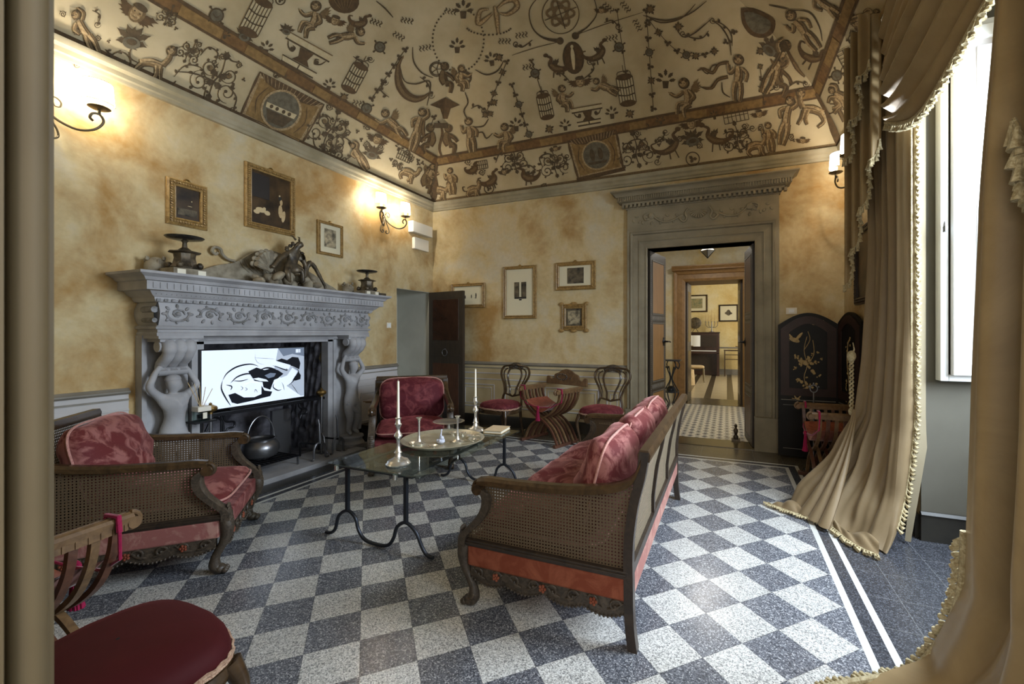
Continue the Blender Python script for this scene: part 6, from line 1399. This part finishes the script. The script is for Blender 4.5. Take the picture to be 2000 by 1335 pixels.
# ================================================================ pictures, sconces, fittings
mottle('oil_dark', (26, 20, 14), (84, 64, 40), 5, .4, detail=6)
mottle('print_grey', (84, 78, 62), (176, 162, 130), 16, .7, detail=8, lo=.4, hi=.6)
mottle('print_dark', (40, 36, 28), (110, 98, 76), 14, .7, detail=7)
mottle('print_green', (104, 112, 84), (160, 146, 104), 14, .7, detail=7)
mk('mount_paper', (214, 206, 176), .8); mk('ink', (46, 42, 36), .7); mk('cream_paint', (206, 184, 140), .6); mk('black_velvet', (36, 30, 26), .6)
def picture(label, wall, a0, a1, z0, z1, fw, art, frame='gilt_wood', ornate=0, ring=True, name='framed_picture', yb=None, dep=.035, group='pictures on the walls'):
    w, h = a1-a0, z1-z0
    if wall == 'A': loc = (XA+.005, (a0+a1)/2, z0); rz = PI/2     # local x -> world y, local -y -> world +x
    elif wall == 'C': loc = (XC-.005, (a0+a1)/2, z0); rz = -PI/2
    else: loc = ((a0+a1)/2, (YB if yb is None else yb)-.005, z0); rz = 0
    A = thing(name, label, 'picture', loc, rz, group)
    b = MB(); P = [(-w/2+fw/2, -dep/2, fw/2), (w/2-fw/2, -dep/2, fw/2), (w/2-fw/2, -dep/2, h-fw/2), (-w/2+fw/2, -dep/2, h-fw/2)]
    f = fw/2; b.sweep(P, [(-f, -dep/2), (f, -dep/2), (f, dep*.1), (f*.6, dep*.5), (f*.2, dep*.15), (-f*.2, dep*.2), (-f*.6, dep*.65), (-f, dep*.4)], up=(0, -1, 0), closed=True)
    if ornate:
        per = [(P[i], P[(i+1) % 4]) for i in range(4)]
        for p, q in per:
            p, q = Vector(p), Vector(q); n = int((q-p).length/.022)
            for k in range(n):
                c = p.lerp(q, k/n); b.ball((c.x, -dep-.002, c.z), (.010, .007, .010) if k % 2 else (.013, .005, .007), 6, 4)
        if ornate > 1:
            for cx, cz in [(-w/2, 0), (w/2, 0), (w/2, h), (-w/2, h), (0, h), (0, 0)]: b.ball((cx, -dep*.6, cz), (.045 if cx else .06, .012, .03), 8, 5)
    b.build('frame', frame, A, angle=30)
    iw, ih = w/2-fw, (fw, h-fw)
    def rect(mb, x0, x1, z0_, z1_, y): mb.box(x0, x1, y, y+.002, z0_, z1_)
    b = MB(); rect(b, -iw, iw, fw, h-fw, -.012); cv = b.build('canvas', art[0], A, smooth=False)
    for mt, shapes in art[1:]:
        b = MB()
        for s_ in shapes:
            if s_[0] == 'r': _, u0, u1, v0, v1 = s_; rect(b, -iw+2*iw*u0, -iw+2*iw*u1, fw+(h-2*fw)*v0, fw+(h-2*fw)*v1, -.0135-.0003*len(mt))
            else: _, u, v, r1, r2, an = s_; b.ball((-iw+2*iw*u, -.0135, fw+(h-2*fw)*v), (r1*w, .0012, r2*w), 10, 5, R('Y', an))
        b.build('painted_subject' if 'print' not in mt else 'print', mt, cv, smooth=False)
    if ring:
        b = MB(); b.tube([(.018*math.cos(a), -.012, h+.006+.016*math.sin(a)) for a in [2*PI*k/12 for k in range(12)]], .004, 6, closed=True); b.ball((0, -.012, h+.004), (.03, .010, .012), 8, 4); b.build('hanging_ring', 'brass', A)
    return A
b_ = lambda u, v, a, c, an=0: ('b', u, v, a, c, an)
picture('small dark landscape painting in a wide gilt frame above the left end of the mantelshelf', 'A', 2.325, 2.66, 2.50, 2.925, .068, ['oil_dark', ('print_dark', [('r', .1, .9, .12, .34)]), ('cream_paint', [b_(.68, .62, .014, .02), b_(.60, .45, .06, .008)])], ornate=1)
picture('large dark painting of a standing woman with sheep in a gilt frame over the fireplace', 'A', 3.02, 3.595, 2.63, 3.32, .062, ['oil_dark', ('black_velvet', [('r', .0, .45, .5, .95)]), ('beige_cloth', [b_(.74, .34, .045, .13), b_(.76, .52, .03, .06), b_(.82, .25, .04, .12, .15)]), ('cream_paint', [b_(.24, .27, .10, .05), b_(.40, .24, .06, .045), b_(.14, .22, .06, .04), b_(.72, .64, .018, .022), b_(.33, .31, .03, .03)]), ('ink', [b_(.73, .60, .035, .05), b_(.38, .30, .015, .02)])], ornate=1)
picture('small framed print with a wide pale mount hanging right of the large painting', 'A', 3.895, 4.28, 2.49, 2.915, .036, ['mount_paper', ('print_grey', [('r', .22, .78, .20, .86)])])
picture('framed drawing half hidden behind the top of the small dark door', 'B', -4.32, -3.67, 1.925, 2.33, .05, ['mount_paper', ('ink', [b_(.62, .45, .012, .05), b_(.78, .5, .018, .06), b_(.40, .42, .015, .045), b_(.77, .36, .03, .01)])])
picture('tall framed etching of two dark columns on a wide cream mount on the back wall', 'B', -3.325, -2.745, 1.73, 2.565, .052, ['mount_paper', ('print_dark', [('r', .30, .48, .40, .72), ('r', .56, .74, .40, .72)]), ('ink', [('r', .30, .74, .36, .40), b_(.52, .34, .05, .02)])])
picture('wide framed small landscape print on the back wall, above the small ornate frame', 'B', -2.425, -1.79, 2.15, 2.575, .062, ['mount_paper', ('print_dark', [('r', .25, .76, .12, .90)]), ('cream_paint', [b_(.52, .62, .07, .04), b_(.45, .45, .03, .03)])])
picture('small square dark print in an ornate openwork frame beneath the wide landscape print', 'B', -2.325, -1.93, 1.54, 1.94, .07, ['print_dark', ('print_grey', [('r', .12, .86, .10, .88)]), ('ink', [b_(.45, .55, .05, .02, .8), b_(.6, .4, .06, .02, .9), b_(.35, .65, .04, .02, 2)])], 'gilt_wood', 2)
picture('dark carved wooden frame on the window wall partly hidden by the far curtain', 'C', 4.95, 5.62, 1.80, 2.6, .07, ['oil_dark'], 'dark_walnut', 1, False)
mk('shade_glow', (255, 250, 240), .6, emit=((255, 246, 228), 5.0))
mk('candle_sleeve', (230, 220, 190), .5, emit=((255, 240, 200), .5))
def sconce(label, loc, rz, pw=11):
    A = thing('wall_sconce', label, 'wall lamp', loc, rz, 'wrought iron wall sconces')
    b = MB(); b.box(-.018, .018, -.012, 0, -.10, .16); b.ball((0, -.02, .03), (.03, .02, .04), 10, 6); b.build('back_plate', 'sconce_iron', A)
    for sg in (-1, 1):
        b = MB()
        b.tube([(sg*x, y, z) for x, y, z in smoothpath([(0, -.02, .03), (.06, -.06, -.06), (.15, -.13, -.115), (.23, -.18, -.09), (.275, -.20, -.02), (.255, -.20, .03), (.215, -.195, .025), (.20, -.19, -.01), (.22, -.19, -.03)], 5)], .009, 8, flat=1)
        b.tube([(.25*sg, -.20, .03), (.25*sg, -.20, .075)], .010, 8); b.build('scroll_arm', 'sconce_iron', A)
        b = MB(); b.lathe([(0, .070), (.05, .072), (.068, .082), (.066, .086), (0, .080)], 20, T(.25*sg, -.20, 0)); b.build('drip_plate', 'sconce_iron', A)
        b = MB(); b.lathe([(.018, .08), (.018, .14), (0, .14)], 12, T(.25*sg, -.20, 0)); b.build('candle_sleeve', 'candle_sleeve', A)
        b = MB(); b.grid(lambda u, v: (.25*sg+lerp(.098, .086, v)*math.cos(PI+PI*u), -.185+lerp(.098, .086, v)*math.sin(PI+PI*u)*.8, lerp(.125, .285, v)), 18, 4); b.build('half_shade', 'shade_glow', A)
        b = MB(); b.tube([(.25*sg+.099*math.cos(PI+PI*k/18), -.185+.099*.8*math.sin(PI+PI*k/18), .125) for k in range(19)], .0022, 5); b.tube([(.25*sg+.087*math.cos(PI+PI*k/18), -.185+.087*.8*math.sin(PI+PI*k/18), .285) for k in range(19)], .0022, 5); b.build('shade_wire', 'sconce_iron', A)
        point_light('sconce_bulb', (.25*sg, -.155, .20), pw, (1.0, .93, .82), .02, A)
    for sg in (-1, 1):
        b = MB(); b.tube([(sg*x, -.03, z) for x, z in smoothpath([(0, .02), (.035, -.05), (.075, -.12), (.085, -.18), (.05, -.205), (.02, -.19), (.03, -.165), (.05, -.17)], 5)], .007, 7)
        b.tube([(sg*x, -.03, z) for x, z in smoothpath([(0, .03), (.03, .09), (.07, .11), (.10, .085), (.095, .05), (.07, .045), (.065, .065)], 5)], .006, 7); b.build('scroll', 'sconce_iron', A)
sconce('lit two armed iron sconce on the left wall, cut by the near jamb', (XA+.005, 1.545, 3.17), PI/2)
sconce('lit two armed iron sconce on the left wall near the corner', (XA+.005, 5.03, 3.19), PI/2)
sconce('lit two armed iron sconce peeping out beside the curtain tails', (XC-.005, 5.36, 3.18), -PI/2)
b = MB(); b.box(XA, XA+.10, 5.58, 6.08, 3.12, 3.30); o = b.build('wall_unit', 'white_box', smooth=False, bevel=.01); tag(o, 'upper and larger of two cream boxes high on the left wall by the corner', 'wall box')
b = MB(); b.box(XA, XA+.06, 5.67, 6.03, 2.87, 3.06); o = b.build('wall_unit', 'white_box', smooth=False, bevel=.008); tag(o, 'lower and smaller of two cream boxes high on the left wall by the corner', 'wall box')
def switch(label, loc, rz, w=.10):
    A = thing('light_switch', label, 'light switch', loc, rz)
    b = MB(); b.box(-w/2, w/2, -.008, 0, -.04, .04); b.build('plate', 'white_box', A, smooth=False, bevel=.002)
    b = MB(); b.box(-w/4, w/4, -.012, -.008, -.022, .022); b.build('rocker', 'white_paint', A, smooth=False)
switch('cream switch plate on the back wall between the stone doorcase and the lacquered screen', (.75, YB, 1.78), 0, .12)
switch('cream switch plate on the left wall beside the small doorway', (XA, 5.15, 1.62), PI/2, .09)
# ================================================================ things in the rooms beyond
def at(px, py, Y):
    a = (px-PX)/FPX; D = Y/(a*ST+CT); return D*(a*CT-ST), EYE-(py-PY)/FPX*D
HL = thing('ceiling_lantern', 'small dark diamond shaped lantern hanging in the hall beyond the great doorway', 'ceiling lamp', (at(1382, 487, 8)[0], 8, 2.93))
b = MB(); b.lathe([(0, -.13), (.115, 0), (0, .13)], 4); b.build('lantern_glass', 'dado_rail', HL, smooth=False)
b = MB(); b.tube([(0, 0, .12), (0, 0, .60)], .008, 6); b.tube([(.05*math.cos(a), 0, .16+.02*math.sin(a)) for a in [2*PI*k/12 for k in range(12)]], .006, 6, closed=True)
for k in range(4):
    a = k*PI/2; b.tube([(0, 0, -.135), (.118*math.cos(a), .118*math.sin(a), 0), (0, 0, .135)], .006, 5)
b.build('iron_frame', 'black_iron', HL)
area_light('hall_ceiling_light', (-.3, 8.0, 3.2), (-.3, 8.0, 0), .5, .5, 26, (1, .95, .86))
area_light('hall_side_light', (1.85, 8.2, 1.9), (-1, 8.2, 1.2), 1.0, 1.8, 30, (.9, .95, 1))  # cool area light from the right side of the hall
area_light('far_room_window_light', (2.9, 13.6, 2.0), (-1, 14.4, 1.0), 2.0, 2.2, 190, (1, .96, .86))
IJ = thing('iron_stand', 'wrought iron plant stand with scrolls standing in the hall beside the left leaf', 'stand', (at(1311, 700, 8.3)[0], 8.3, 0))
b = MB(); b.box(-.17, .17, -.17, .17, .99, 1.01); b.build('top', 'wrought_iron', IJ, smooth=False)
for k in range(4):
    X = R('Z', k*PI/2+.6); b = MB(); b.tube([X @ Vector((x, 0, z)) for x, z in smoothpath([(.12, .99), (.17, .92), (.14, .84), (.10, .88), (.06, .80), (.02, .66), (.10, .50), (.15, .40), (.10, .28), (.06, .20), (.14, .08), (.18, .01)], 5)], .011, 7); b.build('scroll_leg', 'wrought_iron', IJ)
b = MB(); b.tube([(.13*math.cos(a), .13*math.sin(a), .42) for a in [2*PI*k/20 for k in range(20)]], .010, 6, closed=True); b.ball((0, 0, .46), (.09, .09, .07), 12, 8); b.build('ring_and_ball', 'wrought_iron', IJ)
YF = 17.0
def wp(px0, px1, py0, py1, label, art, fr, fw=.05):
    (xa, za), (xb, zb) = at(px0, py1, YF), at(px1, py0, YF)
    picture(label, 'F', xa, xb, za, zb, fw, art, fr, yb=YF, group='pictures in the far room', ring=False)
wp(1326, 1382, 575, 610, 'wide framed greenish print above the piano in the far room', ['mount_paper', ('print_green', [('r', .22, .86, .17, .84)])], 'walnut')
wp(1404, 1442, 594, 628, 'small framed floral print right of the candelabra in the far room', ['mount_paper', ('print_dark', [b_(.5, .52, .12, .16), b_(.42, .5, .13, .08), b_(.58, .48, .13, .07), b_(.5, .62, .08, .10)])], 'dark_walnut')
def far(px, Y): return at(px, 700, Y)[0]
PN = thing('upright_piano', 'dark brown upright piano against the wall of the far room', 'piano', (far(1405, 16.5)-1.05, 16.65, 0))
hw = 1.05
b = MB(); b.box(-hw, hw, -.05, .30, 0, 1.50); b.box(-hw-.02, hw+.02, -.08, .32, 1.50, 1.54); b.build('case', 'piano_wood', PN, smooth=False, bevel=.006)
b = MB(); b.box(-hw, hw, -.36, -.05, .78, .86); b.box(-hw, hw, -.36, -.05, .93, .96) if 0 else None
b.box(-hw, -hw+.08, -.36, -.05, 0, .80); b.box(hw-.08, hw, -.36, -.05, 0, .80); b.build('key_bed', 'piano_wood', PN, smooth=False)
b = MB(); b.box(-hw+.1, hw-.1, -.34, -.12, .86, .885); b.build('keys', 'white_paint', PN, smooth=False)
b = MB(); b.box(-hw+.1, -.05, -.07, -.05, 1.0, 1.42); b.box(.05, hw-.1, -.07, -.05, 1.0, 1.42); b.box(-.8, .8, -.07, -.05, .15, .68); b.build('front_panel', 'dark_walnut', PN, smooth=False)
b = MB(); b.box(-.6, .8, -.16, -.07, 1.00, 1.02); b.build('music_ledge', 'piano_wood', PN, smooth=False)
SM = thing('sheet_music', 'open white sheet music on the piano desk in the far room', 'sheet music', (far(1351, 16.5), 16.515, 1.021))
for sg in (-1, 1): b = MB(); b.grid(lambda u, v: (sg*lerp(.0, .29, u), .01-.03*math.sin(PI*u)+.02*v, lerp(0, .40, v)), 6, 2); b.build('page', 'white_paint', SM)
CB = thing('candelabra', 'branched silver candelabra standing on the piano in the far room', 'candelabra', (far(1390, 16.7), 16.72, 1.541))
b = MB(); b.lathe([(0, 0), (.09, 0), (.09, .01), (.03, .03), (.015, .12), (.02, .2), (.012, .35), (0, .36)], 14); b.build('stem', 'grey_metal', CB)
for k, x in enumerate((-.2, -.1, 0, .1, .2)):
    b = MB(); b.tube([(0, 0, .18), (x*.6, 0, .16), (x, 0, .24), (x, 0, .36)], .010, 6); b.lathe([(0, .35), (.03, .36), (.03, .37), (.012, .38)], 10, T(x, 0, 0)); b.build('branch', 'grey_metal', CB)
    b = MB(); b.tube([(x, 0, .37), (x, 0, .64 if k != 2 else .82)], [.011, .007], 7); b.build('candle', 'beige_cloth', CB)
RP = thing('round_dish', 'dark round dish on a stand leaning on the far wall above the piano', 'dish', (far(1358, 16.8), 16.80, 1.541))
b = MB(); b.lathe([(0, .02), (.14, .02), (.19, .0), (.21, .0), (.21, .02), (.19, .03), (.0, .035)], 28, T(0, .02, .33) @ R('X', PI/2)); b.build('plate', 'bronze', RP)
b = MB(); b.tube([(-.1, .0, .01), (0, .03, .16), (.1, .0, .01)], .012, 6); b.build('easel', 'dark_walnut', RP)
FC = thing('dining_chair', 'light upholstered chair with curved back standing in front of the piano in the far room', 'chair', (far(1359, 14.2), 14.2, 0), math.radians(95))
b = MB(); cushion(b, (0, 0, .46), (.26, .25, .05), .4, wob=0); b.build('seat', 'beige_cloth', FC)
for x in (-.22, .22):
    b = MB(); b.tube([(x, -.22, .43), (x*1.02, -.23, .2), (x, -.24, 0)], [.024, .018], 8); b.build('leg', 'curtain_lining', FC)
    b = MB(); b.tube([(x, y, z) for y, z in smoothpath([(.30, 0), (.24, .22), (.22, .45), (.26, .75), (.34, 1.0), (.42, 1.08)], 4)], [.02, .022, .024, .022, .02], 8); b.build('back_post', 'walnut', FC)
b = MB(); b.sweep([(-.24, .33, .98), (.24, .33, .98)], [(-.015, -.05), (.015, -.05), (.015, .06), (-.015, .06)]); b.sweep([(-.22, .25, .70), (.22, .25, .70)], [(-.01, -.03), (.01, -.03), (.01, .03), (-.01, .03)]); b.build('back_rail', 'walnut', FC)
F2_ = thing('covered_chair', 'pale cloth covered chair at the left edge of the far room', 'chair', (far(1336, 13.2), 13.3, 0), math.radians(100))
b = MB(); b.lathe([(.30, 0), (.29, .2), (.27, .44), (.05, .46), (0, .46)], 14, SC(1, 1, 1)); b.build('skirt', 'beige_cloth', F2_)
b = MB(); cushion(b, (0, .24, .72), (.24, .05, .28), .5, wob=.0); b.build('back', 'curtain_lining', F2_)
HS = thing('console_stand', 'thin legged dark wooden stand by the far wall right of the piano', 'stand', (far(1427, 16.4)+.06, 16.4, 0))
b = MB(); b.box(-.28, .28, -.15, .15, .88, .92); b.box(-.26, .26, -.13, .13, .74, .76); b.box(-.26, .26, -.13, .13, .58, .60); b.build('shelves', 'walnut', HS, smooth=False)
for x in (-.25, .25):
    for y in (-.13, .13): b = MB(); b.box(x-.018, x+.018, y-.018, y+.018, 0, .88); b.build('leg', 'walnut', HS, smooth=False)
mottle('threshold_stone', (92, 80, 54), (74, 64, 44), 4, .2)
struct(ceil.build('ceiling', CEILM, smooth=True, angle=30))
# ---- rooms beyond
H2X0, H2X1 = -2.3, 1.9
mb = MB(); mb.box(H2X0, H2X1, YB+.30, 9.75, -.1, -.001); mb.box(-1.03, .33, YB+.0, YB+.34, -.05, .004); struct(mb.build('floor', 'cement_tiles', smooth=False))
mb = MB(); mb.box(-1.03, .33, YB-.06, YB+.36, .0, .006); mb.box(-1.0, .42, 9.68, 10.6, .0, .006); struct(mb.build('trim_threshold', 'threshold_stone', smooth=False))
mb = MB(); mb.box(H2X0-.1, H2X0, YB+.32, 9.8, 0, 3.9); struct(mb.build('wall_hall_left', 'plaster_far', smooth=False))
mb = MB(); mb.box(H2X1, H2X1+.1, YB+.32, 9.8, 0, 3.9); struct(mb.build('wall_hall_right', 'plaster_far', smooth=False))
mb = MB(); mb.grid(lambda u, v: (lerp(H2X0, H2X1, u), lerp(YB+.32, 9.8, v), 3.3+.45*math.sin(PI*u)), 16, 2); struct(mb.build('ceiling_hall', 'plaster_white'))
F2 = 9.7
mb = MB(); wall_y(mb, F2, F2+.9, H2X0-.1, H2X1+.1, 0, 3.9, [(-.90, .36, 0, 2.68)]); struct(merged(mb).build('wall_hall_back', 'hall_plaster', smooth=False))
mb = MB(); reveal_frame(mb, -.83, .30, 2.60, F2, [(0, -.85), (0, .03), (.05, .05), (.14, .05), (.15, .08), (.2, .10), (.22, .10), (.22, 0)])
mb.sweep([(.55, F2-.1, 2.82), (-1.08, F2-.1, 2.82)], [(-.09, 0), (-.09, .02), (-.13, .07), (-.13, .09), (.1, .09), (.1, 0)])
struct(mb.build('trim_wood_doorcase', 'oak_frame', angle=30))
for nm, x, a in (('door_4', -.82, 86), ('door_5', .29, 94)):
    o = bpy.data.objects.new(nm, None); COL.objects.link(o); o.location = (x, F2+.15, .01); o.rotation_euler = (0, 0, math.radians(a)); struct(o)
    b = MB(); b.box(0, .55, -.03, .03, 0, 2.58); b.build('leaf', 'door_dark', o, smooth=False)
    b = MB(); b.box(.08, .47, -.036, .036, .2, 1.1); b.box(.08, .47, -.036, .036, 1.3, 2.4); b.build('door_panel', 'piano_wood', o, smooth=False)
    b = MB(); b.tube([(.48, -.03, 1.2), (.48, -.08, 1.2), (.40, -.08, 1.2)], .009, 8); b.tube([(.48, .03, 1.2), (.48, .08, 1.2), (.40, .08, 1.2)], .009, 8); b.build('door_handle', 'brass', o)
mb = MB(); mb.box(-3, 3, 10.6, 17.2, -.1, -.001); struct(mb.build('floor', 'far_floor_stripes', smooth=False))
mb = MB(); mb.box(-3.1, 3.1, 17.0, 17.2, 0, 4); struct(mb.build('wall_far', 'plaster_far', smooth=False))
mb = MB(); mb.box(-3.1, -3, 10.6, 17.1, 0, 4); struct(mb.build('wall_far_left', 'plaster_far', smooth=False))
mb = MB(); mb.box(3, 3.1, 10.6, 17.1, 0, 4); struct(mb.build('wall_far_right', 'plaster_far', smooth=False))
mb = MB(); mb.box(-3.1, 3.1, 10.6, 17.1, 4, 4.1); struct(mb.build('ceiling_far', 'plaster_white', smooth=False))
mb = MB(); mb.box(-3, 3, 16.97, 17, 0, .2); mb.box(-3, 3, 16.98, 17, .95, 1.0); struct(mb.build('trim_far_wall', 'dado_rail', smooth=False))
